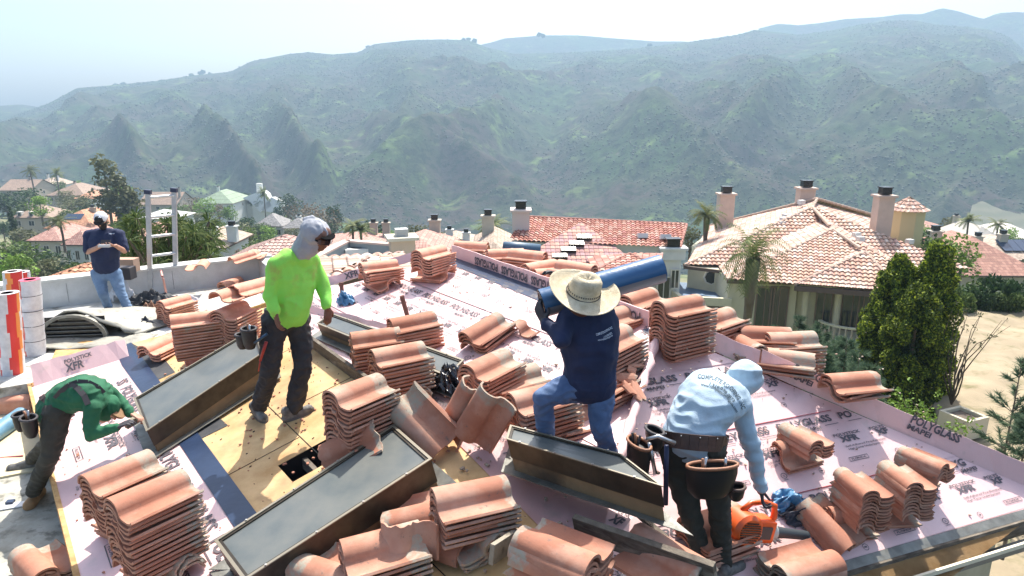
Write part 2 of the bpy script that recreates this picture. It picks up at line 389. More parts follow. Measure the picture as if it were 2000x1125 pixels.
upstand('underlayment_upstand', B.px(1484, 724), B.px(2040, 968), .19, .19, (.1, .15, 0), segs=30, wob=.008, text=[('POLYGLASS', .42, .07, .62), ('MAPEI', .2, .045, .3)], tstep=1.05, start=.25)
upstand('underlayment_upstand', A.px(632, 562), A.px(812, 508), .12, .12, (-.3, .5, 0), segs=12, text=[('XFR', .2, .08, .2)], tstep=.5, start=.3)
upstand('underlayment_upstand', A.px(67, 757), A.px(252, 698), .30, .26, (-.6, .8, 0), segs=10, text=[('POLYSTICK', .3, .05, .6), ('XFR', .2, .1, .2)], tstep=.75, start=.35, wob=.012)
upstand('underlayment_upstand', A.px(575, 606), A.px(765, 648), .10, .07, (.2, .4, 0), segs=12, wob=.01)
# hip roll
pts = []; rr = []
for i in range(26):
    t = i / 25; p = APEX.lerp(A.px(1205, 915), t) + Vector((random.uniform(-.006, .006), 0, .03 + random.uniform(-.006, .006))); pts.append(p); rr.append(.036 + .008 * math.sin(i * 1.7) + random.uniform(-.003, .003))
mb = MB(); mb.tube(pts, rr, 12); hp(mb, 'hip_roll', m_pink, smooth=True)
mb = MB()
for i in range(14):                 # torn dark edge blots beside the hip roll
    t = random.uniform(.05, .8); p = APEX.lerp(A.px(1205, 915), t) - A.ex * random.uniform(.07, .16); u, v = UA(p)
    k = random.randint(5, 7); r = random.uniform(.02, .05); mb = MB(); mb.add([A.at(u + math.cos(j * 6.28 / k) * r * random.uniform(.5, 1.2), v + math.sin(j * 6.28 / k) * r * random.uniform(.5, 1), .0155) for j in range(k)], [tuple(range(k))]); hp(mb, 'torn_blue_patch', m_blue)
# ---- eave fascia boards, edge metal, gutter, walls below
def along(plane, u0, u1, v, h): return plane.at(u0, v, h), plane.at(u1, v, h)
mb = MB(); p, q = along(A, UA(TL0)[0], 3.4, -.02, 0); mb.bar(p - Vector((0, 0, .06)), q - Vector((0, 0, .06)), .035, .16); hp(mb, 'fascia_board', m_fir)
mb = MB(); p, q = B.at(B.uv(hipfar)[0], -.03, 0), B.at(B.uv(H2)[0] + .1, -.03, 0)
mb.bar(p - Vector((0, 0, .05)), q - Vector((0, 0, .05)), .05, .13); hp(mb, 'fascia_board', m_wood)
mb = MB(); mb.bar(B.at(B.uv(hipfar)[0], .01, .0145), B.at(B.uv(H2)[0] + .1, .01, .0145), .07, .004, B.n); hp(mb, 'drip_edge', m_steel)
gd = (q - p).normalized(); out = Vector((gd.y, -gd.x, 0))
mb = MB()
for a, b, w, h in ((.10, -.13, .10, .006), (.155, -.09, .006, .09)): mb.bar(p + out * a + Vector((0, 0, b)), q + out * a + Vector((0, 0, b)), w, h)
hp(mb, 'gutter', m_gutter)
mb = MB(); mb.bar(p + out * .165 + Vector((0, 0, -.06)), q + out * .165 + Vector((0, 0, -.06)), .02, .035); hp(mb, 'gutter_lip', M('cream_paint', 'ddd3b8', rough=.5))
def wallbox(foot, z0, z1, name='wall', mat=m_wall):
    mb = MB(); mb.prism([Vector((x, y, z0)) for x, y in foot], (0, 0, z1 - z0)); hp(mb, name, mat)
pi_, qi = p - out * .25, q - out * .25 - gd * .45
zt = min(p.z, q.z) - .2
e1 = Vector(C.at(*C.uv(H2))) ; ins = Vector((-hv.x, -hv.y, 0)) * 0
far1 = qi - out * 3.4
mb = MB(); mb.prism([(pi_.x, pi_.y, -6.2), (qi.x, qi.y, -6.2), (far1.x - .6, far1.y, -6.2), (pi_.x - 2, pi_.y + 2, -6.2)], (0, 0, 6.2 + zt)); hp(mb, 'wall', m_wall)
# ---- flat roofs
z1 = .32
fp = [onz(60, 748, z1), onz(235, 683, z1), onz(330, 650, z1), onz(520, 590, z1)]
a0, a1 = onz(0, 614, z1), onz(508, 548, z1); pd = (a1 - a0).normalized(); pn = Vector((-pd.y, pd.x, 0))
aL = a0 - pd * 3.5
mb = MB(); top = [Vector((p.x, p.y, z1)) for p in (aL + pn * .1, a1 + pn * .1 + pd * .5, fp[3], fp[2], fp[1], fp[0], fp[0] - pd * 3.6)]
mb.prism([p - Vector((0, 0, .4)) for p in top], (0, 0, .4)); hp(mb, 'flat_roof', m_white)
mb = MB(); g0 = A.at(-9, -.03, 0); g1 = A.at(3.5, -.03, 0)
lowp = [Vector((g0.x, g0.y, 0)), Vector((g1.x, g1.y, 0)), Vector((g1.x - 4, g1.y - .6, 0)), Vector((-9, 4, 0)), Vector((-11, 9, 0))]
mb.prism([p - Vector((0, 0, .3)) for p in lowp], (0, 0, .3)); hp(mb, 'flat_roof', M('aged_roof_coating', 'b4b2a6', '8d8a7c', '5a574c', scale=3, scale3=7, rough=.85, bump=.3, bscale=30, lo3=.52, hi3=.7))
mb = MB()                           # step riser between the deck and the far flat roof
for i in range(3): mb.bar(fp[i] - Vector((0, .0, .09)), fp[i + 1] - Vector((0, 0, .09)), .04, .17)
hp(mb, 'step_board', m_fir)
mb = MB(); ph = .42
mb.prism([a1 + pd * .0, aL, aL + pn * .26, a1 + pn * .26], (0, 0, ph)); hp(mb, 'parapet', M('grey_white_stucco', 'c8c8c6', 'b4b4b0', scale=3, rough=.85, bump=.3, bscale=30))
c1 = onz(560, 600, z1)
mb = MB(); mb.prism([a1 + pd * .002, a1 + pn * .26 + pd * .002, a1 + pn * .26 + pd * .3, Vector((c1.x + .26, c1.y, z1)), Vector((c1.x, c1.y, z1))], (0, 0, ph)); hp(mb, 'parapet', MC['grey_white_stucco'])
mb = MB(); mb.prism([p + Vector((0, 0, ph + .003)) for p in (a1 - pn * .03 + pd * .25, aL - pn * .03, aL + pn * .3, a1 + pn * .3 + pd * .25)], (0, 0, .035)); hp(mb, 'parapet_cap', M('cap_white', 'cfcfca', 'b5b5ae', scale=5, rough=.6))
for t in (.12, .42, .72): p = aL.lerp(a1, .3 + t * .7) - pn * .002; mb = MB(); mb.bar(p + Vector((0, 0, .05)), p + Vector((0, 0, ph - .05)), .006, .004, pd); hp(mb, 'parapet_joint', m_blackm)
mb = MB(); mb.prism([aL + pn * .25 - Vector((0, 0, 6.5)), a1 + pn * .25 - Vector((0, 0, 6.5)), a1 - pn * 6 + pd * 2 - Vector((0, 0, 6.5)), aL - pn * 5 - Vector((0, 0, 6.5))], (0, 0, 6.2)); hp(mb, 'wall', m_wall)
# ---- skylights and loose timber
m_glass = M('tinted_glass', (.085, .10, .10), (.14, .145, .13), scale=3, rough=.36, spec=.4, bump=.1, bscale=3)
m_bronze = M('bronze_frame', '4d463b', '3a342c', scale=8, rough=.45, metal=.5)
m_curb = M('curb_plywood', '8a7252', '6e583e', '4a3c2c', scale=3, scale3=2, rough=.8)
def skylight(label, px, plane, h, side=.14, flange=.1, hs=None, dep=None):
    hs = hs or [h] * 4; c = [plane.px(x, y, hh) for (x, y), hh in zip(px, hs)]   # order: ring around
    cen = sum(c, Vector()) / 4; root = empty('skylight', cen); tag(root, label, 'skylight', 'skylights being refitted on the roof')
    n = plane.n
    if dep: hs = [min(q, dep) for q in hs]
    def L(p): return p - cen
    def inset(cs, d):
        out = []
        for i in range(4):
            p, a, b = cs[i], cs[i - 1], cs[(i + 1) % 4]; out.append(p + (a - p).normalized() * d + (b - p).normalized() * d)
        return out
    def ringm(o, i, z0, z1):
        mb = MB()
        for k in range(4):
            j = (k + 1) % 4; mb.hexa([L(o[k]) + n * z0, L(o[j]) + n * z0, L(i[j]) + n * z0, L(i[k]) + n * z0, L(o[k]) + n * z1, L(o[j]) + n * z1, L(i[j]) + n * z1, L(i[k]) + n * z1])
        return mb
    ins = inset(c, .03)
    ringm(c, ins, -side, 0).build('frame', m_bronze, root)
    ou = inset(c, -.008); ringm(ou, inset(c, .012), .001, .008).build('frame_cap', M('cap_bronze', '8b8372', rough=.5, metal=.4), root)
    gl = MB(); gl.prism([L(p) - n * .018 for p in ins], n * .008); gl.build('glass', m_glass, root)
    lo = [p - n * max(.02, hh) for p, hh in zip(inset(c, -.0), hs)]
    mb = MB(); cc = inset(c, .006); ci = inset(c, .04)
    for k in range(4):
        j = (k + 1) % 4; hk, hj = n * (hs[k] - .004), n * (hs[j] - .004)
        mb.hexa([L(cc[k]) - hk, L(cc[j]) - hj, L(ci[j]) - hj, L(ci[k]) - hk, L(cc[k]) - n * side, L(cc[j]) - n * side, L(ci[j]) - n * side, L(ci[k]) - n * side])
    mb.build('curb', m_curb, root)
    fo = inset(c, -flange); mb = MB()
    for k in range(4):
        j = (k + 1) % 4; hk, hj = n * (hs[k] - .012), n * (hs[j] - .012); tk = n * .006; jig = n * random.uniform(0, .03)
        mb.hexa([L(fo[k]) - hk + jig, L(fo[j]) - hj + jig, L(c[j]) - hj, L(c[k]) - hk, L(fo[k]) - hk + tk + jig, L(fo[j]) - hj + tk + jig, L(c[j]) - hj + tk, L(c[k]) - hk + tk])
    mb.build('flashing', m_steel, root)
    mb = MB()
    for k, j in ((0, 1), (2, 3)):
        for t in (.15, .4, .65, .9): p = c[k].lerp(c[j], t); mb.box(L(p) + n * .012, (.012, .012, .006))
    mb.build('frame_screws', M('zinc', (.4, .4, .38), rough=.4, metal=.8), root)
    return root
skylight('long tinted skylight nearest the camera, leading down to the lower edge of the picture', [(422, 1057), (768, 832), (842, 897), (478, 1133)], A, .26, .19)
skylight('long tinted skylight between the person in green and the legs of the one in neon', [(263, 779), (497, 642), (512, 690), (287, 842)], A, .26, .16, hs=[.26, .34, .32, .24])
skylight('dark-framed skylight in front of the legs of the worker in the straw hat', [(998, 832), (1212, 888), (1292, 950), (990, 858)], A, .26, .15, hs=[.34, .40, .44, .40], dep=.27)
skylight('narrow skylight lying under the hand of the worker in neon shirt', [(648, 613), (905, 704), (874, 735), (620, 632)], A, .16, .09)
m_grey = M('grey_lumber', '9c9483', '7a7263', '5c5548', scale=6, scale3=12, rough=.85, bump=.4, bscale=50)
def plank(label, a, b, w, h, mat, up=(0, 0, 1), name='timber_plank', grp='loose roof timbers'):
    a, b = Vector(a), Vector(b); c = (a + b) / 2; mb = MB(); mb.bar(a - c, b - c, w, h, up)
    me = mb.build(name, mat, bevel=.003); me.location = c; tag(me, label, 'timber', grp); return me
plank('weathered board on edge beside the shoes and legs of the worker in neon shirt', A.px(609, 677, .0) + A.n * .075, A.px(728, 765) + A.n * .075, .035, .15, m_wood, A.n)
plank('long board on edge crossing the bare plywood at the bottom, right of the chipped stack', A.px(1128, 1046) + A.n * .08, A.px(1400, 1145) + A.n * .08, .04, .15, m_wood, A.n)
plank('short grey board tipped up on end beside the near tall stack at the bottom', A.px(1010, 1085) + A.n * .12, A.px(975, 1140) + A.n * .22, .03, .12, m_grey)
plank('thin dark batten along the edge of the pink sheet behind the long board', A.px(1245, 1003, .02), A.px(1345, 1090, .02), .03, .035, m_wood, A.n)
plank('pale batten end poking out beside the glove of the worker in green hoodie', A.px(245, 832, .22), A.px(268, 818, .22), .05, .06, m_grey)
for i, (x0, y0, x1, y1) in enumerate(((0, 733, 62, 738), (0, 748, 58, 744), (2, 741, 75, 752))):
    plank(('topmost grey board of the loose lumber left of the torn pink flap', 'lowest grey board of the loose lumber left of the torn pink flap', 'middle board of the loose lumber left of the torn pink flap')[i], onz(x0 - 30, y0, .12 + .05 * i), onz(x1, y1, .12 + .05 * i), .09, .04, m_grey)
# ================================================================ clay roof tiles in stacks
TLN = .47
def tile_material():
    m = bpy.data.materials.new('terracotta'); m.use_nodes = True; n = m.node_tree.nodes; l = m.node_tree.links; b = n['Principled BSDF']
    b.inputs['Roughness'].default_value = .8; b.inputs['Specular IOR Level'].default_value = .3
    tc = n.new('ShaderNodeTexCoord'); oi = n.new('ShaderNodeObjectInfo'); ge = n.new('ShaderNodeNewGeometry')
    off = n.new('ShaderNodeVectorMath'); off.operation = 'MULTIPLY_ADD'; cx = n.new('ShaderNodeCombineXYZ')
    for i in range(3): l.new(oi.outputs['Random'], cx.inputs[i])
    l.new(cx.outputs[0], off.inputs[0]); off.inputs[1].default_value = (23, 41, 17); l.new(tc.outputs['Object'], off.inputs[2]); vec = off.outputs[0]
    def noi(s, d=5, r=.6):
        t = n.new('ShaderNodeTexNoise'); t.inputs['Scale'].default_value = s; t.inputs['Detail'].default_value = d; t.inputs['Roughness'].default_value = r; l.new(vec, t.inputs['Vector']); return t.outputs['Fac']
    def mr(v, a, z, lo=0, hi=1):
        r = n.new('ShaderNodeMapRange'); l.new(v, r.inputs['Value']); r.inputs['From Min'].default_value = a; r.inputs['From Max'].default_value = z; r.inputs['To Min'].default_value = lo; r.inputs['To Max'].default_value = hi; return r.outputs[0]
    def mix(f, a, c):
        x = n.new('ShaderNodeMix'); x.data_type = 'RGBA'; l.new(f, x.inputs['Factor'])
        for v, k in ((a, 'A'), (c, 'B')):
            if isinstance(v, tuple): x.inputs[k].default_value = (*v, 1)
            else: l.new(v, x.inputs[k])
        return x.outputs['Result']
    def math_(op, a, c):
        x = n.new('ShaderNodeMath'); x.operation = op
        for i, v in enumerate((a, c)):
            if isinstance(v, (int, float)): x.inputs[i].default_value = v
            else: l.new(v, x.inputs[i])
        x.use_clamp = op == 'MULTIPLY'; return x.outputs[0]
    base = mix(mr(noi(5), .35, .65), (.47, .235, .155), (.34, .155, .10))
    base = mix(mr(oi.outputs['Random'], 0, 1, 0, .65), base, (.34, .13, .075))
    base = mix(mr(noi(2.4), .48, .72, 0, .75), base, (.54, .36, .27))
    sx = n.new('ShaderNodeSeparateXYZ'); l.new(tc.outputs['Object'], sx.inputs[0])
    rr = math_('FRACT', math_('MULTIPLY_ADD', oi.outputs['Random'], 7.3), 0) if False else mr(oi.outputs['Random'], 0, 1, .05, .22)
    edge = math_('SUBTRACT', sx.outputs[0], rr); edge = math_('ADD', edge, mr(noi(9), .3, .7, -.03, .03))
    band = mr(edge, 0, .015); dirt = mr(noi(30), .38, .6, .35, 1)
    base = mix(math_('MULTIPLY', band, dirt), base, (.33, .30, .235))
    spots = mr(noi(16, 8, .75), .60, .68, 0, .75); base = mix(spots, base, (.13, .12, .10))
    l.new(base, b.inputs['Base Color'])
    bp = n.new('ShaderNodeBump'); bp.inputs['Strength'].default_value = .35; bp.inputs['Distance'].default_value = .004; l.new(noi(70), bp.inputs['Height']); l.new(bp.outputs[0], b.inputs['Normal'])
    return m
m_tile = tile_material()
def tile_profile():
    P = [(-.165, .026), (-.150, .010), (-.120, .001), (-.08, 0), (-.045, .003), (-.022, .018)]
    for i in range(1, 11):
        a = math.pi * (1 - i / 11) ; P.append((.072 + .094 * math.cos(a), .012 + .082 * math.sin(a) ** .85))
    P.append((.168, .006)); return P
def tile_mesh(kind=0, L=TLN, x0=None, x1=None):
    P = tile_profile(); xs = np.linspace(-L / 2 if x0 is None else x0, L / 2 if x1 is None else x1, 7); mb = MB(); n = len(P); R = random.Random(kind)
    th = .0155
    nr = []
    for i in range(n):
        a, b = P[max(0, i - 1)], P[min(n - 1, i + 1)]; dx, dy = b[0] - a[0], b[1] - a[1]; q = math.hypot(dx, dy); nr.append((dy / q, -dx / q))
    for k, x in enumerate(xs):
        tp = 1 - .05 * (x / L)
        for i, (y, z) in enumerate(P):
            xx = x
            if kind and k in (0, 6): xx += R.uniform(-.010, .010) * (3 if (kind == 2 and k == 6 and i > 8) else 1)
            mb.v.append((xx, y * tp, z * (1 - .04 * x / L)))
        for i, (y, z) in enumerate(P): mb.v.append((mb.v[-n][0], (y + nr[i][0] * th) * tp, z + nr[i][1] * th - .0))
    W = 2 * n
    for k in range(6):
        for i in range(n - 1):
            a = k * W + i; mb.f.append((a, a + W, a + W + 1, a + 1)); a += n; mb.f.append((a, a + 1, a + W + 1, a + W))
        for i, fl in ((0, 0), (n - 1, 1)):
            a = k * W + i; q = (a, a + n, a + n + W, a + W); mb.f.append(q if not fl else q[::-1])
    for k, fl in ((0, 0), (6, 1)):
        for i in range(n - 1):
            a = k * W + i; q = (a, a + 1, a + n + 1, a + n); mb.f.append(q if not fl else q[::-1])
    me = bpy.data.meshes.new('clay_tile'); me.from_pydata(mb.v, [], mb.f); me.update(); me.shade_smooth(); me.set_sharp_from_angle(angle=math.radians(50)); me.materials.append(m_tile); return me
TM = [tile_mesh(0), tile_mesh(1), tile_mesh(3), tile_mesh(2)]
TH = tile_mesh(5, x0=-.235, x1=-.02); TS = tile_mesh(6, x0=-.12, x1=.0)
BR = []
for k in range(4):
    mb = MB(); P = tile_profile()[5 + k * 2:10 + k * 2]; xs = [-.09 + .02 * k, .07]
    t = [(x + random.uniform(-.03, .03), y - .05, z - .03) for x in xs for y, z in P]; n = len(P)
    mb.v = t + [(a, b, c - .014) for a, b, c in t]
    for i in range(n - 1): mb.f += [(i, n + i, n + i + 1, i + 1), (2 * n + i, 2 * n + i + 1, 3 * n + i + 1, 3 * n + i), (i, i + 1, 2 * n + i + 1, 2 * n + i), (n + i, 3 * n + i, 3 * n + i + 1, n + i + 1)]
    mb.f += [(0, 2 * n, 3 * n, n), (n - 1, 2 * n - 1, 4 * n - 1, 3 * n - 1)]
    me = bpy.data.meshes.new('tile_shard'); me.from_pydata(mb.v, [], mb.f); me.update(); me.materials.append(m_tile); BR.append(me)
TILES = []                            # (depth, mesh, matrix, label, group, name)
fw = Vector((0, cp, -sp))
def frame_mat(p, xd, up):
    x = Vector(xd).normalized(); z = (Vector(up) - x * Vector(up).dot(x)).normalized(); y = z.cross(x)
    m = Matrix((x, y, z)).transposed().to_4x4(); m.translation = p; return m
ORD = 'topmost second third fourth fifth sixth seventh eighth ninth tenth eleventh twelfth thirteenth fourteenth fifteenth sixteenth seventeenth'.split()
def addtile(me, m, label, group, name='clay_tile'): TILES.append(((m.translation - CAM).dot(fw), me, m, label, group, name))
PITCHT = .033
def stack(desc, top, dirp, n, nb, where, yawj=.06, lean=0, level=None, base_dir=None, pitch=PITCHT, j=.008, sc=1):
    """top: pixel of the top tile's middle; dirp: pixel direction of the tile's length (+x = away from its S end)"""
    level = (1.0 if nb else .8) if level is None else level
    if dirp[0] > 0 and where in (A, ZF): k_ = 1.2 + .55 * max(0, 1 - top[0] / 1000); dirp = (dirp[0] * .94, dirp[1] * k_ - 4)
    pitch *= sc; PT = PITCHT * sc
    h = (nb * PT * .9 + .055 if nb else 0) + (n - 1) * pitch + .05
    if isinstance(where, Plane): P = where.pxv(top[0], top[1], h); nrm = where.n; P = P - Vector((0, 0, h)); gz = P.z
    else: P = atd(top[0], top[1], where) - Vector((0, 0, h)); nrm = C.n
    r0 = onz(top[0], top[1], P.z + h); r1 = onz(top[0] + dirp[0], top[1] + dirp[1], P.z + h); xd = r1 - r0
    if isinstance(where, Plane): q = where.pxv(top[0] + dirp[0], top[1] + dirp[1], h) - where.pxv(*top, h); xd = xd.normalized() * level + q.normalized() * (1 - level)
    xd.normalize(); up = Vector((0, 0, 1)).lerp(nrm, 1 - level).normalized()
    z = up - xd * up.dot(xd); z.normalize(); y = z.cross(xd); o = P.copy()
    grp = 'tiles in the stack ' + desc
    pl = 'stack ' + desc
    if nb:
        bz = nrm if isinstance(where, Plane) else Vector((0, 0, 1)); bx = y - bz * y.dot(bz); bx.normalize(); bx = -bx if base_dir is None else bx * base_dir
        for i in range(nb):
            m = frame_mat(P + bz * (.004 + .016 + i * PT * .9) + Vector((random.uniform(-.01, .01), random.uniform(-.01, .01), 0)) - bx * .03, bx, bz) @ Matrix.Scale(sc, 4)
            addtile(TM[(i + 1) % 4], m, f'{ORD[nb - 1 - i].replace("topmost", "upper")} crosswise tile under the {pl}', grp)
        o = P + bz * (nb * PT * .9 + .05)
    else: o = P + nrm * .018
    for i in range(n):
        jj = Vector((random.uniform(-j, j), random.uniform(-j, j), 0)); rot = Matrix.Rotation(random.uniform(-yawj, yawj) * .5, 4, 'Z')
        m = frame_mat(o + z * (pitch * i) + jj + y * lean * i, xd, z) @ rot
        m = m @ Matrix.Scale(sc, 4)
        me = TM[0 if i == n - 1 and n > 3 else random.choice((0, 1, 2, 0, 3))]
        addtile(me, m, (f'{ORD[min(16, n - 1 - i)]} tile ' + ('of' if i == n - 1 else 'down in') + f' the {pl}'), grp)
def single(me, p, xd, up, label, grp='loose tiles lying on the roof', name='clay_tile'): addtile(me, frame_mat(p, xd, up), label, grp, name)
Z0 = Plane((0, 0, 0), (1, 0, 0), (0, 1, 0)); ZF = Plane((0, 0, .32), (1, 0, 0), (0, 1, 0))
stack('on the pink sheet at the front left', (310, 958), (160, -38), 14, 3, A)
stack('just behind the front left one', (255, 912), (140, -32), 10, 4, A)
stack('with the grey mottled top by the worker\'s shoe', (712, 757), (150, -36), 14, 2, A)
stack('with the speckled top below the vent pipe', (790, 685), (120, -14), 9, 3, A)
stack('half hidden behind the speckled-topped one', (738, 660), (105, -8), 9, 0, A)
stack('beside the slanting vent pipe on the pink slope', (812, 630), (95, -10), 8, 0, A)
stack('left of the upside-down lettered ridge strip', (850, 489), (70, -10), 7, 2, A)
stack('at the far end of the pink slope near the flat-roofed house', (748, 516), (68, -3), 5, 2, A)
stack('sliding apart alone in mid pink slope', (958, 640), (65, -32), 4, 0, A, j=.015, yawj=.2, level=0)
stack('beside the shiny black plastic', (965, 712), (80, -25), 9, 0, A)
stack('in front of the black plastic, lighter top', (1010, 738), (95, -16), 4, 0, A)
stack('with its S ends towards the straw hat man\'s knee', (1065, 775), (95, -16), 9, 0, A)
stack('between the legs of the man in straw hat', (1140, 818), (85, -18), 7, 0, 5.25)
stack('right of the straw hat man\'s back', (1205, 662), (60, -18), 9, 0, A)
stack('low beside the broken shards', (1190, 745), (70, -22), 4, 0, A, yawj=.15, j=.015)
stack('on the white flat roof by the parapet', (345, 590), (66, -8), 9, 0, ZF)
stack('nearest the worker\'s tool pouch on the left', (388, 618), (100, -5), 12, 3, A, j=.014)
stack('under the overhanging pair behind the worker in neon shirt', (465, 602), (90, -22), 11, 2, A)
stack('low against the parapet wall', (458, 552), (60, -10), 2, 0, ZF)
stack('low on the plywood beside the step board', (322, 672), (45, -10), 3, 0, A)
stack('front centre with shifted upper tiles', (935, 960), (180, -26), 6, 3, A, j=.01)
stack('bottom centre carrying the upright half tile', (755, 1070), (170, -32), 8, 0, A)
stack('bottom centre right with chipped grey ends', (1095, 1065), (-130, -50), 8, 0, A, j=.02, yawj=.1)
stack('bottom right below the leaf blower', (1560, 1088), (-190, 48), 7, 0, B)
stack('bottom left corner on the grey flat roof', (85, 1092), (-60, -62), 4, 0, Z0, level=1)
stack('left edge beside the red wrapped rolls', (28, 778), (-80, 4), 4, 0, Z0, level=1)
stack('behind the legs of the worker in grey blue hoodie', (1400, 1020), (120, -38), 6, 0, B)
stack('nearest the shoulder of the hooded bending worker', (1562, 832), (-53, -29), 5, 3, B, sc=.74)
stack('left one of the tall pair by the eave', (1673, 925), (-56, -43), 12, 3, B, sc=.74)
stack('right one of the tall pair by the eave', (1757, 911), (-58, -43), 11, 3, B, sc=.74)
stack('farthest right on the slope', (1795, 877), (-60, -24), 6, 3, B, sc=.74)
stack('lying low right of the blower nozzle', (1612, 1008), (-62, -66), 3, 0, B, level=.2, sc=.9)
stack('small between straw hat man and ridge strip', (1205, 618), (50, -8), 3, 0, A, j=.015)
# beyond the ridge and hip
def rd(x): return 1 / (.1045 + (.158 - .1045) * (x - 885) / 405) + .35 if x < 1290 else 6.75 - .9 * (x - 1340) / 660
for desc, top, dp_, n in (
    ('first past the far end of the ridge', (918, 482), (70, 3), 2), ('dark ended beyond the ridge under the blue roll', (988, 497), (45, -2), 4),
    ('round ended beyond the ridge under the blue roll', (1025, 500), (62, 6), 5), ('short beyond the ridge lettering', (1060, 522), (60, -12), 3),
    ('lowest beyond the ridge near the straw hat', (1085, 536), (55, -4), 2), ('grey edged beyond the ridge above the straw hat', (1118, 524), (50, 8), 3),
    ('dark under the blue roll end', (1222, 560), (60, -12), 6), ('curved top below the chimney of the white house', (1258, 583), (70, -22), 7),
    ('squeezed behind the tallest one', (1297, 610), (60, -20), 6), ('second past the apex, pale topped', (1407, 622), (62, -18), 9), ('wide topped behind the hood of the bending worker', (1497, 655), (72, 2), 9),
    ('tall behind the hip board, right of the hood', (1550, 665), (78, -4), 13)):
    stack(desc, top, dp_, n, 0, rd(top[0]), level=1)
stack('tallest at the roof apex', (1336, 597), (66, -12), 13, 0, B, level=1)
stack('single long barrel against the hip board', (1440, 672), (80, 40), 2, 0, 6.45, level=1)
stack('mossy cracked by the hip board', (1535, 702), (60, 8), 3, 0, 6.2, level=1)
stack('loose beside the conifer behind the hip board', (1665, 745), (85, -12), 3, 0, 5.95, level=1, yawj=.2, j=.03)
# leaning and single tiles
gl = 'tiles leaning at the end of the near skylight'
for i in range(4):
    p = A.px(830 - i * 6, 830 - i * 7, .22) + A.ex * .03 * i; up = (A.px(790, 785, .38) - A.px(868, 868, .1))
    single(TM[i % 4], p, up, (Vector((-.55, -.75, .5)) + A.ex * .2), f'{("front", "second", "third", "rearmost")[i]} of four nested tiles leaning at the corner of the near skylight', gl)
pa, pb = A.px(922, 862, .06), A.px(978, 768, .46)
single(TM[0], (pa + pb) / 2, pb - pa, Vector((-.2, -1, .6)), 'big tile standing tilted, lichen spot, in front of the straw hat man', gl)
pa, pb = A.px(888, 855, .06), A.px(935, 765, .44)
single(TM[1], (pa + pb) / 2 + Vector((-.02, .05, 0)), pb - pa, Vector((-.9, -.5, .4)), 'dark tile standing left of the big tilted tile with lichen spot', gl)
pa, pb = A.px(636, 908, .16), A.px(742, 850, .30)
single(TM[2], (pa + pb) / 2, pb - pa, Vector((-.45, -.5, .9)), 'tile lying along the upper edge of the near skylight glass')
pt = A.pxv(800, 1012, .37); single(TH, pt, Vector((.0, .25, 1)), Vector((-.1, -1, .2)), 'upright broken half tile with a black crack at the bottom centre', name='broken_tile')
p = A.px(1032, 643, .03); single(TS, p, (A.px(1052, 634) - A.px(1015, 655)), A.n, 'small broken tile piece lying alone on the pink slope', name='broken_tile')
pc = a0 + Vector((0, 0, ph + .05)); 
pq = atd(385, 516, 8.75); pq.z = .32 + ph + .045
def onpar(x, y, dz): return onz(x, y, .32 + ph + dz)
single(TM[0], onpar(386, 522, .05), onpar(386, 522, .05) - onpar(392, 514, .05), (0, 0, 1), 'tile lying across the parapet cap right of the ladder')
single(TM[1], onpar(478, 506, .07), onpar(506, 496, .09) - onpar(455, 512, .03), (0, 0, 1), 'long tile lying on the parapet corner behind the worker in neon shirt')
single(TM[2], onpar(500, 500, .05), onpar(506, 500, .05) - onpar(500, 506, .05), (0, 0, 1), 'short looking tile on the parapet corner touching the long one')
p = A.px(1290, 1105, .03); single(TM[3], p, A.px(1330, 1130) - A.px(1262, 1090), A.n, 'single pale tile with a nail hole at the bottom edge beside the long board')
p = A.px(1040, 1130, .2)
for k, (x, y, r, lb) in enumerate(((865, 1052, 1, 'wide dark'), (820, 1000, 2, 'sunlit'), (650, 1110, 3, 'shadowed'))):
    single(TM[k], A.px(x, y, .04 + .03 * k), A.px(x - 90, y - 30 + 50 * (k == 1)) - A.px(x, y), A.n, f'{lb} loose tile in the heap under the bottom centre stacks')
single(TM[0], A.pxv(462, 578, .62), onz(505, 562, 1.1) - onz(418, 590, 1.1), (0, 0, 1), 'long tile overhanging the top of the stack behind the worker in neon shirt')
single(TM[1], A.pxv(498, 566, .60), onz(530, 555, 1.1) - onz(470, 572, 1.1), (0, 0, 1), 'second overhanging tile just behind the elbow of the worker in neon shirt')
for k in range(12):
    x, y = random.uniform(1205, 1262), random.uniform(690, 775)
    addtile(BR[k % 4], frame_mat(A.px(x, y, random.uniform(.02, .12)), (random.uniform(-1, 1), random.uniform(-1, 1), random.uniform(-.4, .4)), (random.uniform(-.6, .6), random.uniform(-.8, .2), 1)), ('largest', 'topmost', 'lowest', 'leftmost', 'rightmost', 'upright', 'flattest', 'second highest', 'darkest', 'palest', 'narrowest', 'half buried')[k] + ' clay tile shard in the heap right of the straw hat man', 'broken shards heaped right of the straw hat man', 'tile_shard')
for k in range(5):
    x, y = random.uniform(1180, 1230), random.uniform(735, 800)
    addtile(BR[k % 4], frame_mat(A.px(x, y, .02), (random.uniform(-1, 1), random.uniform(-1, 1), 0), A.n), ('leftmost', 'second', 'middle', 'fourth', 'rightmost')[k] + ' loose clay shard lying below the heap beside the straw hat man', 'shards below the heap', 'tile_shard')
TILES.sort(key=lambda t: t[0])
for d, me, m, label, grp, name in TILES[:300]:
    o = bpy.data.objects.new(name, me); COL.objects.link(o); o.matrix_world = m; tag(o, label, 'broken tile' if name != 'clay_tile' else 'clay tile', grp)
bmv = MB()
for d, me, m, label, grp, name in TILES[300:]:
    bmv.add([m @ v.co for v in me.vertices], [tuple(p.vertices) for p in me.polygons])
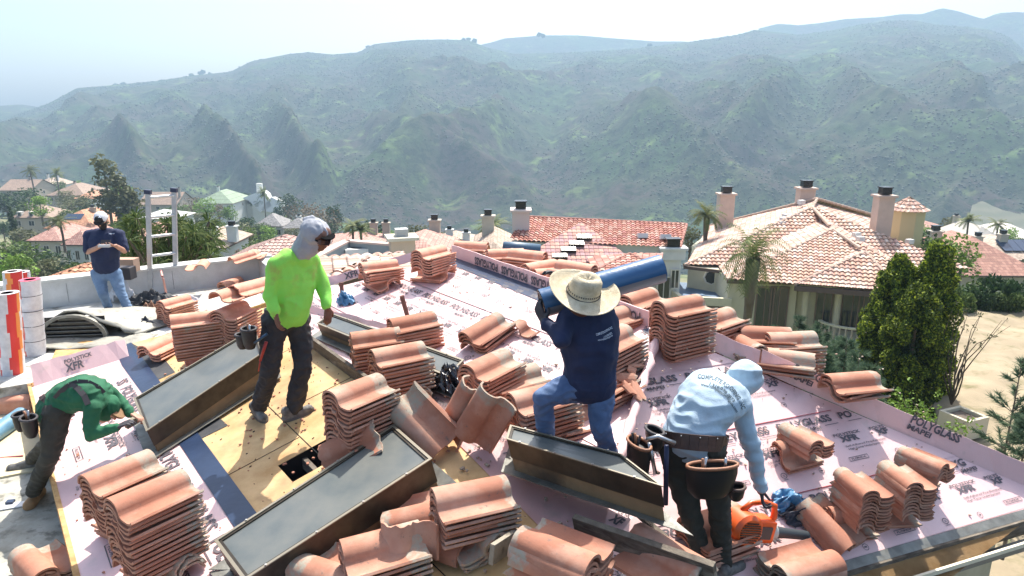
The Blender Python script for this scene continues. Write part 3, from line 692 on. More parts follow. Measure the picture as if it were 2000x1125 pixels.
if bmv.f:
    c_ = Vector(APEX); o = bmv.build('clay_tiles', M('terracotta_far', (.62, .32, .22), (.52, .23, .145), (.40, .33, .25), scale=9, scale3=5, rough=.8, lo3=.6, hi3=.72), None, smooth='auto', loc=c_)
    tag(o, 'stacked clay tiles farther back along the ridge and parapet', 'roof tiles', kind='stuff')
print('tiles', len(TILES))
# ================================================================ people
def aty(x, y, Y): r = ray(x, y); return CAM + r * (Y / r.y)
def remesh(sh, name, mat, parent=None, voxel=.01, smooth=3, wr=0, ws=9, wstretch=(1, 1, .6), loc=(0, 0, 0), seed=0, cut=None):
    mb = MB()
    for s in sh:
        if s[0] == 'c':
            _, a, ra, b, rb = s; a, b = Vector(a), Vector(b); L = (b - a).length
            if L > 1e-4: mb.tube([a, b], [ra, rb], 14)
            mb.sphere(a, ra, 14); mb.sphere(b, rb, 14)
        elif s[0] == 's': mb.sphere(s[1], s[2], 16)
    me = bpy.data.meshes.new(name); me.from_pydata(mb.v, [], mb.f); o = bpy.data.objects.new(name, me); COL.objects.link(o)
    bm = bmesh.new(); bm.from_mesh(me); bmesh.ops.recalc_face_normals(bm, faces=bm.faces[:]); bm.to_mesh(me); bm.free()
    md = o.modifiers.new('r', 'REMESH'); md.mode = 'VOXEL'; md.voxel_size = voxel; md.adaptivity = 0
    ev = o.evaluated_get(bpy.context.evaluated_depsgraph_get()); m2 = bpy.data.meshes.new_from_object(ev); bpy.data.objects.remove(o)
    bm = bmesh.new(); bm.from_mesh(m2)
    for _ in range(smooth): bmesh.ops.smooth_vert(bm, verts=bm.verts[:], factor=.5, use_axis_x=True, use_axis_y=True, use_axis_z=True)
    if wr:
        bm.normal_update(); off = Vector((seed * 3.1, seed * 1.7, 0)); st = Vector(wstretch)
        dsp = []
        for v in bm.verts:
            p = Vector((v.co.x * st.x, v.co.y * st.y, v.co.z * st.z)) * ws + off
            wv = noise.noise_vector(p * .6) * .6; n = noise.noise(p + wv); n2 = 1 - abs(noise.noise(p * 1.7 + wv)) * 2.2
            dsp.append(v.normal * wr * (n * .5 + n2 * .6 - .2))
        for v, d_ in zip(bm.verts, dsp): v.co += d_
    if cut: 
        bmesh.ops.delete(bm, geom=[f for f in bm.faces if cut(f.calc_center_median())], context='FACES')
    bm.to_mesh(m2); bm.free(); m2.name = name; m2.materials.clear(); m2.shade_smooth()
    L = Vector(loc); m2.transform(Matrix.Translation(-L))
    ob = link(name, m2, mat, parent)
    if parent is None: ob.location = L
    return ob
def cap(l, a, ra, b, rb): l.append(('c', Vector(a), ra, Vector(b), rb))
def sph(l, a, r): l.append(('s', Vector(a), r))
def limb(l, pts, rs, g=0):
    for i in range(len(pts) - 1): cap(l, pts[i], rs[i] + g, pts[i + 1], rs[i + 1] + g)
def torso(l, hL, hR, sL, sR, mid=None, g=0, build=1.0, belly=0, n=9, t0=0):
    p = (hL + hR) / 2; s = (sL + sR) / 2; m = mid if mid is not None else (p + s) / 2
    for i in range(n):
        t = t0 + (1 - t0) * i / (n - 1); c = p * (1 - t) ** 2 + (m * 2 - (p + s) / 2) * 2 * t * (1 - t) + s * t * t
        rv = ((hR - hL).normalized() * (1 - t) + (sR - sL).normalized() * t).normalized()
        w = np.interp(t, [0, .3, .6, .85, 1], [.165, .150, .175, .19, .15]) * build
        r = np.interp(t, [0, .3, .6, .85, 1], [.115, .112 + belly, .125, .105, .07]) * build + g
        cap(l, c - rv * (w + g - r) * 1.0, r, c + rv * (w + g - r), r)
def hand(l, wst, d, n, side=1, curl=.5, L=1.0, spread=.0):
    d = Vector(d).normalized(); n = Vector(n); n = (n - d * n.dot(d)).normalized(); s = d.cross(n).normalized() * side; wst = Vector(wst)
    ln = (.068, .078, .072, .056)
    for k in range(4):
        o = s * (.030 - .0195 * k); base = wst + d * (.088 - .004 * abs(k - 1)) * L + o; cap(l, wst + o * .55 + d * .01, .014, base, .0105)
        a = .25 * curl; p = base; q = .0095
        for j, fr in enumerate((.45, .32, .26)):
            dd = (d * math.cos(a) + n * math.sin(a) + s * spread * (1.5 - k) * .3).normalized(); e = p + dd * ln[k] * fr * 1.15 * L; cap(l, p, q, e, q - .001); p = e; q -= .001; a += curl * (1.0, .9, .6)[j]
    t0 = wst + d * .022 + s * .024; t1 = t0 + (d * .55 + s * .7 + n * .35).normalized() * .04 * L; t2 = t1 + (d * .85 + s * .1 + n * .5).normalized() * .032; t3 = t2 + (d * .8 - s * .25 + n * .6).normalized() * .024
    cap(l, t0, .015, t1, .012); cap(l, t1, .012, t2, .0105); cap(l, t2, .0105, t3, .009)
def head(l, c, f, u, sc=1.0):
    c = Vector(c); f = Vector(f).normalized(); u = Vector(u); u = (u - f * u.dot(f)).normalized(); r = f.cross(u)
    def P(a, b, z): return c + (f * a + r * b + u * z) * sc
    for x in (-.022, .022): cap(l, P(-.035, x, .03), .078 * sc, P(.02, x, .03), .07 * sc)
    cap(l, P(.03, 0, -.02), .062 * sc, P(.045, 0, -.075), .038 * sc)          # face to chin
    for s_ in (-1, 1):
        cap(l, P(-.01, s_ * .045, -.05), .03 * sc, P(.045, s_ * .018, -.085), .026 * sc)   # jaw
        cap(l, P(.062, s_ * .03, -.012), .022 * sc, P(.05, s_ * .036, -.02), .024 * sc)     # cheek
        cap(l, P(.078, s_ * .012, .035), .014 * sc, P(.07, s_ * .04, .035), .014 * sc)     # brow
        cap(l, P(-.01, s_ * .078, .012), .011 * sc, P(-.006, s_ * .078, -.03), .009 * sc)    # ear
    cap(l, P(.088, 0, .02), .010 * sc, P(.108, 0, -.018), .014 * sc)                  # nose
    cap(l, P(.085, -.014, -.052), .009 * sc, P(.085, .014, -.052), .009 * sc); cap(l, P(.083, -.012, -.064), .009 * sc, P(.083, .012, -.064), .009 * sc)   # lips
    return P
def eyes(P, parent, loc, sc=1):
    mb = MB()
    for s_ in (-1, 1): mb.sphere(P(.078, s_ * .03, .012) - Vector(loc), .012, 8)
    return mb.build('eyes', M('eye', (.5, .48, .45), rough=.2), parent, smooth=True)
def shoe(l, heel, toe, up=(0, 0, 1), w=.042, h=.05):
    heel, toe, up = Vector(heel), Vector(toe), Vector(up).normalized(); d = (toe - heel).normalized(); L = (toe - heel).length; u = up
    cap(l, heel + u * .035 + d * .03, w * .85, toe + u * .03 - d * .05, w); cap(l, heel + u * .035 + d * .1, w * .9, toe + u * .028 - d * .04, w * .8)
    cap(l, heel + u * .06 + d * .05, w * .85, heel + u * .10 + d * .055, w); cap(l, heel + u * .07 + d * .07, w * .9, toe + u * .03 - d * .07, w * .8)
def sole(heel, toe, up, parent, loc, mat, w=.05):
    heel, toe = Vector(heel), Vector(toe); d = (toe - heel).normalized(); s = d.cross(Vector(up)).normalized(); L = (toe - heel).length; pts = []
    for i in range(18):
        a = 2 * math.pi * i / 18; x = .5 + .5 * math.cos(a); y = math.sin(a) * (.85 + .25 * x); pts.append(heel + d * x * L + s * y * w * .9 - Vector(loc))
    mb = MB(); mb.prism(pts, Vector(up).normalized() * .028); return mb.build('shoe_sole', mat, parent)
def decal(shirt, mat, items, parent, name='shirt_lettering', off=.004):
    """items: (text, polyline of pixels along the baseline, cap px, squeeze, bold)"""
    bv = BVHTree.FromPolygons([shirt.matrix_world @ v.co + (shirt.parent.location if shirt.parent else Vector()) for v in shirt.data.vertices] if False else [v.co + Vector(parent.location) for v in shirt.data.vertices], [tuple(p.vertices) for p in shirt.data.polygons])
    mb = MB()
    for t, poly, capx, bold in items:
        seg = [math.dist(poly[i], poly[i + 1]) for i in range(len(poly) - 1)]; tot = sum(seg); full = textmesh(t, bold)[2]; k = tot / full
        for i, ch in enumerate(t):
            if ch == ' ': continue
            v, f, w1 = textmesh(ch, bold); x0 = (textmesh(t[:i + 1], bold)[2] - w1) * k; s0 = x0 + w1 * k / 2; j = 0; acc = 0
            while j < len(seg) - 1 and acc + seg[j] < s0: acc += seg[j]; j += 1
            a, b = poly[j], poly[j + 1]; q = (s0 - acc) / seg[j]; dx, dy = (b[0] - a[0]) / seg[j], (b[1] - a[1]) / seg[j]; cx, cy = a[0] + dx * (s0 - acc), a[1] + dy * (s0 - acc)
            vs = []; ok = True
            for px_, py_ in v:
                X = (px_ - w1 / 2) * k; Y = py_ * capx; h = bv.ray_cast(CAM, ray(cx + dx * X + dy * Y, cy + dy * X - dx * Y).normalized())
                if h[0] is None: ok = False; break
                vs.append(h[0] + (CAM - h[0]).normalized() * off - Vector(parent.location))
            if ok: mb.add(vs, f)
    if mb.f: mb.build(name, mat, parent)
def straps(parent, loc, pts, w, th, mat, name='strap'):
    mb = MB()
    for i in range(len(pts) - 1): mb.bar(Vector(pts[i]) - loc, Vector(pts[i + 1]) - loc, w, th, (CAM - Vector(pts[i])))
    return mb.build(name, mat, parent)
skin_d = M('skin_brown', (.17, .075, .045), (.13, .055, .035), scale=12, rough=.5, spec=.4); skin_l = M('skin_light', (.46, .25, .17), (.38, .19, .125), scale=12, rough=.5, spec=.4)
jean_b = M('black_jeans', (.022, .022, .026), (.035, .034, .036), (.06, .055, .05), scale=8, scale3=3, rough=.9, bump=.3, bscale=120)
jean = M('blue_jeans', (.06, .10, .20), (.10, .16, .28), (.17, .23, .33), scale=6, scale3=3, rough=.9, bump=.3, bscale=140, lo3=.55, hi3=.8)
jean2 = M('washed_jeans', (.12, .20, .32), (.20, .29, .42), scale=7, rough=.9, bump=.3, bscale=140)
m_neon = M('neon_green_cloth', (.24, .72, .10), (.30, .72, .09), (.36, .40, .09), scale=4, scale3=5, rough=.8, lo3=.55, hi3=.75, bump=.2, bscale=90)
m_hood = M('grey_hood_cloth', (.30, .31, .34), (.36, .37, .40), scale=9, rough=.85, bump=.2, bscale=120)
m_navy = M('navy_cloth', (.010, .018, .055), (.014, .024, .07), scale=5, rough=.85, bump=.2, bscale=90)
m_lblue = M('pale_blue_cloth', (.36, .47, .55), (.42, .53, .60), (.30, .34, .37), scale=3, scale3=5, rough=.85, lo3=.6, hi3=.8, bump=.2, bscale=120)
m_green = M('green_cloth', (.010, .095, .042), (.014, .125, .055), scale=5, rough=.85, bump=.2, bscale=120)
m_glove = M('dark_glove', (.03, .028, .035), (.05, .045, .05), scale=20, rough=.7)
m_leather = M('dark_leather', (.045, .022, .015), (.08, .04, .026), scale=9, rough=.55, bump=.3, bscale=70)
m_tan = M('tan_leather', (.33, .15, .075), (.24, .10, .05), scale=9, rough=.5, bump=.2)
m_strap = M('dark_webbing', (.045, .04, .042), rough=.7); m_sole = M('shoe_sole_rubber', (.12, .115, .11), rough=.8); m_shoe = M('grey_trainer', (.07, .068, .065), (.22, .21, .19), scale=16, rough=.8)
m_metal = M('tool_steel', (.5, .5, .5), rough=.3, metal=.9); m_olive = M('olive_trousers', (.035, .034, .026), (.05, .046, .034), scale=7, rough=.9, bump=.3, bscale=120)
def pouch(parent, loc, c, w, h, dpt, rimmat, bodmat, facing, name='tool_pouch', tools=0):
    """open-topped pouch hanging below c, facing outwards"""
    root = None; c = Vector(c); f = Vector(facing); f.z = 0; f.normalize(); s = Vector((f.y, -f.x, 0)); l = []; mb = MB(); n = 16; rings = []
    for k, (zz, sc) in enumerate(((0, 1), (-.3, 1.02), (-.75, .9), (-1, .6))):
        rings.append([c - loc + Vector((0, 0, zz * h)) + s * math.cos(2 * math.pi * i / n) * w / 2 * sc + f * (dpt / 2 + math.sin(2 * math.pi * i / n) * dpt / 2 * sc) for i in range(n)])
    vs = [p for r in rings for p in r]; fs = [(k * n + i, k * n + (i + 1) % n, (k + 1) * n + (i + 1) % n, (k + 1) * n + i) for k in range(3) for i in range(n)]
    fs.append(tuple(range(3 * n, 4 * n))); inn = [p + Vector((0, 0, -.03)) + (c - loc + f * dpt / 2 - p) * .12 for p in rings[0]]
    mb.add(vs, fs); mb.add(rings[0] + inn, [(i, (i + 1) % n, n + (i + 1) % n, n + i) for i in range(n)] + [tuple(range(n, 2 * n))])
    ob = mb.build(name, bodmat, parent, smooth='auto')
    rm = MB(); rm.tube(rings[0] + [rings[0][0]], .011, 6); rm.build('pouch_rim', rimmat, ob, smooth=True)
    for k in range(tools):
        a = c - loc + s * random.uniform(-.3, .3) * w + f * dpt * .5; tb = MB(); tb.tube([a - Vector((0, 0, .06)), a + Vector((random.uniform(-.02, .02), random.uniform(-.02, .02), .05))], .009, 8); tb.build('hand_tool', random.choice((m_metal, m_tan, m_strap)), ob, smooth=True)
    return ob
# ---------------------------------------------------------------- worker in the neon shirt
fR = A.px(508, 815); fL = A.px(572, 818); Y0 = (fR.y + fL.y) / 2 - .02
def J(x, y, dy=0): return aty(x, y, Y0 + dy)
b = []; hd = J(622, 462, -.12)
ff = (Vector((.85, -.35, -.42))).normalized(); fu = Vector((.35, -.25, .9))
P = head(b, hd, ff, fu)
shR, shL = J(538, 512, -.18), J(612, 510, .12); hpR, hpL = J(533, 632, -.1), J(585, 628, .08)
neck = J(588, 497, -.05)
cap(b, neck, .055, hd - fu.normalized() * .05 - ff * .02, .052)
torso(b, hpL, hpR, shL, shR, g=-.03, mid=J(566, 570, -.02))
elR, wrR = J(526, 578, -.22), J(538, 612, -.28); elL, wrL = J(632, 562, .1), J(640, 602, .0)
for s_, e_, w_ in ((shR, elR, wrR), (shL, elL, wrL)): limb(b, [s_, e_, w_], [.045, .036, .026])
hand(b, wrR, J(548, 655, -.30) - wrR, Vector((.6, .6, 0)), -1, .55); hand(b, wrL, J(640, 640, -.03) - wrL, Vector((-.4, .5, 0)), 1, .7)
kR, aR = J(528, 722, -.12), J(510, 796, .0); kL, aL_ = J(592, 712, -.02), J(578, 796, .0)
aR = fR + Vector((.0, .03, .1)); aL_ = fL + Vector((.02, .02, .1))
for h_, k_, a_ in ((hpR, kR, aR), (hpL, kL, aL_)): limb(b, [h_, k_, a_], [.07, .05, .035])
base = (fR + fL) / 2
neon = remesh(b, 'person', skin_d, None, .0065, 2, loc=base)
tag(neon, 'person in neon green long-sleeved shirt and grey hood standing on the bare plywood, looking down', 'person')
s = []; mid_ = J(568, 572, -.03)
torso(s, hpL.lerp(shL, .08), hpR.lerp(shR, .08), shL, shR, g=.018, mid=mid_, belly=.03, build=1.05, t0=.14)
for s_, e_, w_ in ((shR, elR, wrR), (shL, elL, wrL)): limb(s, [s_.lerp(neck, .5), s_ - Vector((0, 0, .015)), s_.lerp(e_, .5), e_, w_.lerp(e_, .12)], [.085, .068, .064, .057, .044])
cap(s, neck - Vector((0, 0, .03)), .085, neck + Vector((0, 0, .02)), .07)
shirt = remesh(s, 'shirt', m_neon, neon, .010, 5, .018, 6, (1, 1, .7), loc=base, seed=1)
t = []
cap(t, hpR + Vector((0, 0, .02)), .10, hpL + Vector((0, 0, .02)), .10)
for h_, k_, a_ in ((hpR, kR, aR), (hpL, kL, aL_)): limb(t, [h_.lerp((hpL + hpR) / 2, .25), h_.lerp(k_, .4), k_, k_.lerp(a_, .5), a_ + Vector((0, 0, .01))], [.105, .10, .077, .078, .073])
remesh(t, 'trousers', jean_b, neon, .011, 2, .02, 9, (1, 1, 1.3), loc=base, seed=2)
t = []; hc = hd - ff * .025 + fu.normalized() * .02
cap(t, hc, .112, hc - ff * .03, .112); cap(t, hc - ff * .03 - Vector((0, 0, .02)), .10, neck + Vector((-.01, 0, .01)), .085); cap(t, hd - Vector((.01, 0, .07)) - ff * .03, .075, neck + Vector((.02, -.02, .02)), .08)
kn = J(597, 430, -.08); cap(t, kn, .025, J(610, 428, -.1), .03)
hood = remesh(t, 'hood', m_hood, neon, .009, 2, .012, 12, loc=base, seed=3, cut=lambda c: (c - hd).dot(ff) > .055 and (c - hd).dot(fu.normalized()) < .055)
mb = MB(); rr_ = ff.cross(fu).normalized(); uu = rr_.cross(ff).normalized()
g_ = []
for i in range(9): a = (i - 4) / 4 * 1.25; g_.append(hd - base + ff * (.04 + .078 * math.cos(a)) + rr_ * .09 * math.sin(a) + uu * .012)
for i in range(8): mb.bar(g_[i], g_[i + 1], .008, .042, uu)
mb.bar(g_[0], g_[0] - ff * .11, .006, .012, uu); mb.bar(g_[-1], g_[-1] - ff * .11, .006, .012, uu); mb.build('sunglasses', M('sunglass_lens', (.01, .01, .012), rough=.1), neon)
mb = MB(); br = [hd - base + uu * .05 + ff * .07 + rr_ * x for x in (-.08, .08)]
mb.prism([hd - base + uu * .055 + ff * (.07 + .065 * math.cos(a)) + rr_ * .08 * math.sin(a) for a in [(-1.5 + 3 * i / 10) for i in range(11)]], uu * -.008); mb.build('cap_visor', M('matte_black', (.006, .006, .007), rough=1, spec=.1), neon)
mb = MB(); wc = [hpR.lerp(hpL, t_) for t_ in (-.25, 1.25)]; pc_ = (hpR + hpL) / 2 + Vector((0, 0, .10)); rx = (hpL - hpR).normalized(); ry = rx.cross(Vector((0, 0, 1)))
bl = [pc_ - base + rx * .178 * math.cos(a) + ry * .135 * math.sin(a) for a in [2 * math.pi * i / 20 for i in range(21)]]
for i in range(20): mb.bar(bl[i], bl[i + 1], .012, .045)
mb.build('belt', m_strap, neon)
pouch(neon, base, J(500, 640, -.2), .15, .17, .12, m_strap, M('black_pouch', (.012, .012, .013), (.03, .03, .03), scale=12, rough=.5), (-.8, -.5, 0), tools=2)
pouch(neon, base, J(484, 652, -.16), .12, .12, .10, m_strap, MC['black_pouch'], (-.8, -.5, 0))
mb = MB(); mb.tube([J(520, 668, -.26) - base, J(508, 705, -.24) - base], [.014, .011], 8); mb.tube([J(508, 705, -.24) - base, J(505, 725, -.23) - base], .006, 6); mb.build('screwdriver', M('red_plastic', (.35, .03, .02), rough=.4), neon, smooth=True)
mb = MB(); mb.tube([J(497, 670, -.3) - base, J(522, 652, -.28) - base], .012, 8); mb.build('hammer_head', M('blue_steel', (.05, .09, .14), rough=.3, metal=.7), neon, smooth=True)
l = []; dR = (A.px(530, 828) - A.px(495, 800)); dR = dR.normalized() * .29; hR = fR - dR * .45; shoe(l, hR, hR + dR, A.n); remesh(l, 'shoe', m_shoe, neon, .008, 2, .004, 25, loc=base); sole(hR, hR + dR, A.n, neon, base, m_sole)
l = []; dL = (A.px(620, 795) - A.px(560, 820)).normalized() * .29; hL_ = fL - dL * .3; shoe(l, hL_, hL_ + dL, A.n); remesh(l, 'shoe', m_shoe, neon, .008, 2, .004, 25, loc=base); sole(hL_, hL_ + dL, A.n, neon, base, m_sole)
# ---------------------------------------------------------------- man in the straw hat with the roll on his shoulder
fS = A.px(1200, 945); Y0 = fS.y + .16; base = fS
b = []; hd = J(1137, 604, -.02); ff = Vector((-.45, .8, -.25)).normalized(); fu = Vector((.0, -.15, 1)); P = head(b, hd, ff, fu)
shL, shR = J(1108, 622, -.02), J(1180, 612, .02); neck = J(1143, 607, .02); hpL, hpR = J(1125, 752, .02), J(1175, 752, .05)
cap(b, neck, .055, hd - fu * .03, .052); torso(b, hpL, hpR, shL, shR, g=-.03, mid=J(1155, 680, .02))
elL, wrL = J(1098, 664, -.18), J(1064, 630, -.02); elR, wrR = J(1150, 575, .28), J(1098, 548, .22)
limb(b, [shL, elL, wrL], [.045, .036, .026]); limb(b, [shR, elR, wrR], [.045, .036, .026])
kL, aL_ = J(1060, 778, -.06), J(1068, 868, .1); kR, aR = J(1172, 830, -.02), J(1195, 905, .05)
limb(b, [hpL, kL, aL_], [.07, .05, .036]); limb(b, [hpR, kR, aR], [.07, .05, .036])
straw = remesh(b, 'person', skin_d, None, .0065, 2, loc=base)
tag(straw, 'person in wide straw hat, navy shirt and jeans carrying a blue roll on the shoulder', 'person')
s = []; torso(s, hpL.lerp(shL, .02), hpR.lerp(shR, .02), shL, shR, g=.02, mid=J(1153, 690, .02), build=1.0)
for s_, e_, w_ in ((shL, elL, wrL), (shR, elR, wrR)): limb(s, [s_.lerp(neck, .2), s_, e_, w_.lerp(e_, .1)], [.07, .068, .053, .042])
cap(s, neck - Vector((0, 0, .04)), .08, neck, .065)
shirt = remesh(s, 'shirt', m_navy, straw, .010, 2, .014, 6, (1, 1, .8), loc=base, seed=5)
m_wprint = M('white_shirt_print', (.55, .62, .72), rough=.7)
decal(shirt, m_wprint, [('COMPLETE ROOFING INC', [(1165, 656), (1180, 651), (1197, 641)], 4.5, .03), ('1.310.098.0873', [(1180, 661), (1196, 652)], 4, .02), ('www.completeroofingusa.com', [(1168, 666), (1184, 663), (1197, 656)], 3.6, .02)], straw)
t = []; cap(t, hpL + Vector((.02, 0, .0)), .118, hpR - Vector((.02, 0, .0)), .118)
for h_, k_, a_ in ((hpL, kL, aL_), (hpR, kR, aR)): limb(t, [h_.lerp((hpL + hpR) / 2, .2), h_.lerp(k_, .4), k_, k_.lerp(a_, .5), a_], [.108, .092, .066, .064, .054])
remesh(t, 'trousers', jean, straw, .010, 2, .016, 9, (1, 1, 1.3), loc=base, seed=6)
hl = []; hand(hl, wrL, J(1049, 598, .03) - wrL, Vector((.5, .5, 0)), -1, .6); hand(hl, wrR, J(1080, 535, .2) - wrR, Vector((.1, -.2, -1)), 1, .6)
cap(hl, wrL.lerp(elL, .12), .034, wrL, .032); cap(hl, wrR.lerp(elR, .12), .034, wrR, .032)
remesh(hl, 'gloves', m_glove, straw, .005, 1, loc=base)
for a_, k_ in ((aL_, kL), (aR, kR)):
    l = []; d_ = Vector((-.3, -.25, 0)); hh_ = Vector((a_.x, a_.y, max(A.z(a_.x, a_.y), a_.z - .1))); shoe(l, hh_ - d_ * .2, hh_ + d_ * .5, A.n); remesh(l, 'shoe', m_tan, straw, .009, 2, loc=base)
# straw hat: a lathe with a wavy brim
hu_ = Vector((.22, -.42, .88)).normalized(); hx = Vector((1, .2, 0)); hx = (hx - hu_ * hx.dot(hu_)).normalized(); hy = hu_.cross(hx)
hc = J(1139, 572, -.03); mb = MB(); n = 40
prof = [(0, .125), (.04, .133), (.07, .127), (.088, .10), (.097, .04), (.102, .006), (.112, .0), (.145, -.004), (.18, .002), (.212, .018), (.224, .028)]
for r_, z_ in prof:
    for i in range(n):
        a = 2 * math.pi * i / n; rr2 = r_ * (1 + .10 * math.cos(2 * a)) if r_ < .10 else r_ * (1 + .03 * math.cos(2 * a)); zz = z_
        if r_ < .07: zz -= .018 * math.exp(-((math.sin(a) * r_ / .02) ** 2)) * (1 if math.cos(a) > -2 else 0)
        if r_ > .12: zz += .016 * math.cos(2 * a + .4) * (r_ - .12) / .1
        mb.v.append(tuple(hc - base + hx * rr2 * math.cos(a) + hy * rr2 * math.sin(a) + hu_ * zz))
for k in range(len(prof) - 1):
    for i in range(n): mb.f.append((k * n + i, (k + 1) * n + i, (k + 1) * n + (i + 1) % n, k * n + (i + 1) % n))
m_straw = M('woven_straw', (.68, .59, .42), (.54, .45, .29), (.74, .67, .50), scale=22, scale3=8, rough=.8, bump=1, bscale=160)
hat = mb.build('straw_hat', m_straw, straw, smooth=True)
md = hat.modifiers.new('thickness', 'SOLIDIFY'); md.thickness = .004
mb = MB(); pts = [hc - base + hx * .104 * (1 + .08 * math.cos(2 * a)) * math.cos(a) + hy * .104 * (1 + .08 * math.cos(2 * a)) * math.sin(a) + hu_ * .008 for a in [2 * math.pi * i / 32 for i in range(33)]]
mb.tube(pts, .0035, 6); mb.build('hat_cord', m_strap, hat)
mb = MB()
for i in range(40):
    a = 2 * math.pi * i / 40; q = .099 * (1 + .09 * math.cos(2 * a)); mb.box(hc - base + hx * q * math.cos(a) + hy * q * math.sin(a) + hu_ * .03, (.006, .006, .009))
mb.build('hat_vent_holes', m_strap, hat)
# the roll he carries
r0, r1 = J(1058, 592, .08), J(1292, 524, .22)
def rolled(name, label, a, b, rad, mat, endmat, cat='roll', grp=None):
    a, b = Vector(a), Vector(b); c = (a + b) / 2; root = empty(name, c); tag(root, label, cat, grp); d = (b - a).normalized(); s_ = d.orthogonal().normalized(); t_ = d.cross(s_)
    mb = MB(); pts = [a.lerp(b, i / 10) - c for i in range(11)]; mb.tube(pts, [rad * random.uniform(.985, 1.015) for _ in range(11)], 28, cap=False); mb.build('outer_wrap', mat, root, smooth=True)
    mb = MB()
    for e, sg in ((a, -1), (b, 1)):
        sp_ = []
        for i in range(90):
            th = i / 89 * 2 * math.pi * 4.5; q = rad * (.97 - .62 * i / 89); sp_.append(e - c + (s_ * math.cos(th) + t_ * math.sin(th)) * q)
        mb.tube(sp_, rad * .05, 4); mb.tube([e - c - d * .02 * sg, e - c - d * .012 * sg], rad * .93, 24)
    mb.build('rolled_edge', endmat, root)
    return root
m_broll = M('blue_film', (.028, .09, .20), (.04, .125, .26), scale=3, rough=.3, bump=.5, bscale=10)
rl = rolled('membrane_roll', 'blue roll of roofing membrane carried on the shoulder of the straw hat man', r0, r1, .093, m_broll, m_black)
d_ = (r1 - r0).normalized(); mb = MB(); c_ = (r0 + r1) / 2
tc_ = CAM - c_; u1 = (Vector((0, 0, 1)) - d_ * d_.z).normalized(); u2 = (tc_ - d_ * tc_.dot(d_) - u1 * tc_.dot(u1)).normalized(); n = 12; vs = []
for p in (r0.lerp(r1, .01), r1.lerp(r0, .01)):
    for i in range(n): a = math.radians(-120 + 112 * i / (n - 1)); vs.append(p - c_ + (u2 * math.cos(a) + u1 * math.sin(a)) * .0965)
mb.add(vs, [(i, i + 1, n + i + 1, n + i) for i in range(n - 1)]); mb.build('underside_film', M('grey_release_film', (.22, .2, .21), rough=.35), rl)
# ---------------------------------------------------------------- worker in pale blue hoodie with the leaf blower
fa, fb = B.px(1372, 1098), B.px(1412, 1122); Y0 = (fa.y + fb.y) / 2; base = (fa + fb) / 2
b = []; hd = J(1456, 742, .42); ff = Vector((.55, .45, -.75)).normalized(); fu = Vector((.6, .5, .62)); P = head(b, hd, ff, fu)
hpL, hpR = J(1312, 868, .1), J(1388, 878, -.06); shL, shR = J(1392, 748, .42), J(1445, 790, .14); neck = J(1432, 762, .34)
cap(b, neck, .055, hd - fu * .03, .052); mid_ = J(1375, 795, .14); torso(b, hpL, hpR, shL, shR, g=-.03, mid=mid_)
elR, wrR = J(1470, 880, .12), J(1487, 958, .12); elL, wrL = J(1372, 850, .5), J(1400, 930, .5)
limb(b, [shR, elR, wrR], [.045, .036, .026]); limb(b, [shL, elL, wrL], [.045, .036, .026])
kL, aL_ = J(1348, 1000, -.06), J(1370, 1082, 0); kR, aR = J(1405, 990, -.1), J(1412, 1100, -.02)
limb(b, [hpL, kL, aL_], [.07, .05, .036]); limb(b, [hpR, kR, aR], [.07, .05, .036])
hood_m = remesh(b, 'person', skin_d, None, .0065, 2, loc=base)
tag(hood_m, 'person in pale blue hoodie with leather tool belt bending down over a leaf blower', 'person')
s = []; torso(s, hpL, hpR, shL, shR, g=.026, mid=mid_, build=1.12, t0=.08)
limb(s, [shR.lerp(neck, .2), shR, elR, wrR.lerp(elR, .05)], [.075, .074, .056, .043]); limb(s, [shL.lerp(neck, .2), shL, elL], [.075, .07, .055])
cap(s, neck, .085, hd - fu.normalized() * .03, .10); cap(s, hd + fu.normalized() * .02 - ff * .02, .118, hd - ff * .03, .115)
shirt = remesh(s, 'hoodie', m_lblue, hood_m, .009, 3, .022, 5, (.35, .9, 1.5), loc=base, seed=9)
decal(shirt, M('dark_shirt_print', (.06, .09, .11), rough=.8), [('COMPLETE ROOFING INC', [(1362, 738), (1395, 742), (1425, 760), (1444, 785), (1449, 800)], 8, .03), ('1.310.098.0873', [(1385, 752), (1410, 762), (1432, 786)], 6, .02), ('www.completeroofingusa.com', [(1368, 752), (1395, 760), (1418, 776), (1432, 796), (1438, 806)], 5.5, .02)], hood_m)
t = []; cap(t, hpL + Vector((0, 0, .0)), .105, hpR, .105)
for h_, k_, a_ in ((hpL, kL, aL_), (hpR, kR, aR)): limb(t, [h_.lerp((hpL + hpR) / 2, .2), h_.lerp(k_, .4), k_, k_.lerp(a_, .5), a_], [.108, .098, .074, .068, .062])
remesh(t, 'trousers', m_olive, hood_m, .011, 2, .016, 9, (1, 1, 1.3), loc=base, seed=10)
hl = []; hand(hl, wrR, J(1492, 1000, .1) - wrR, Vector((.6, -.2, 0)), -1, 1.1); cap(hl, wrR.lerp(elR, .1), .034, wrR, .032); remesh(hl, 'glove', m_glove, hood_m, .005, 1, loc=base)
for a_, f_ in ((aL_, fa), (aR, fb)):
    l = []; d_ = Vector((.25, .16, 0)); shoe(l, f_ - d_ * .3, f_ + d_ * .7, B.n); remesh(l, 'shoe', m_shoe, hood_m, .009, 2, loc=base)
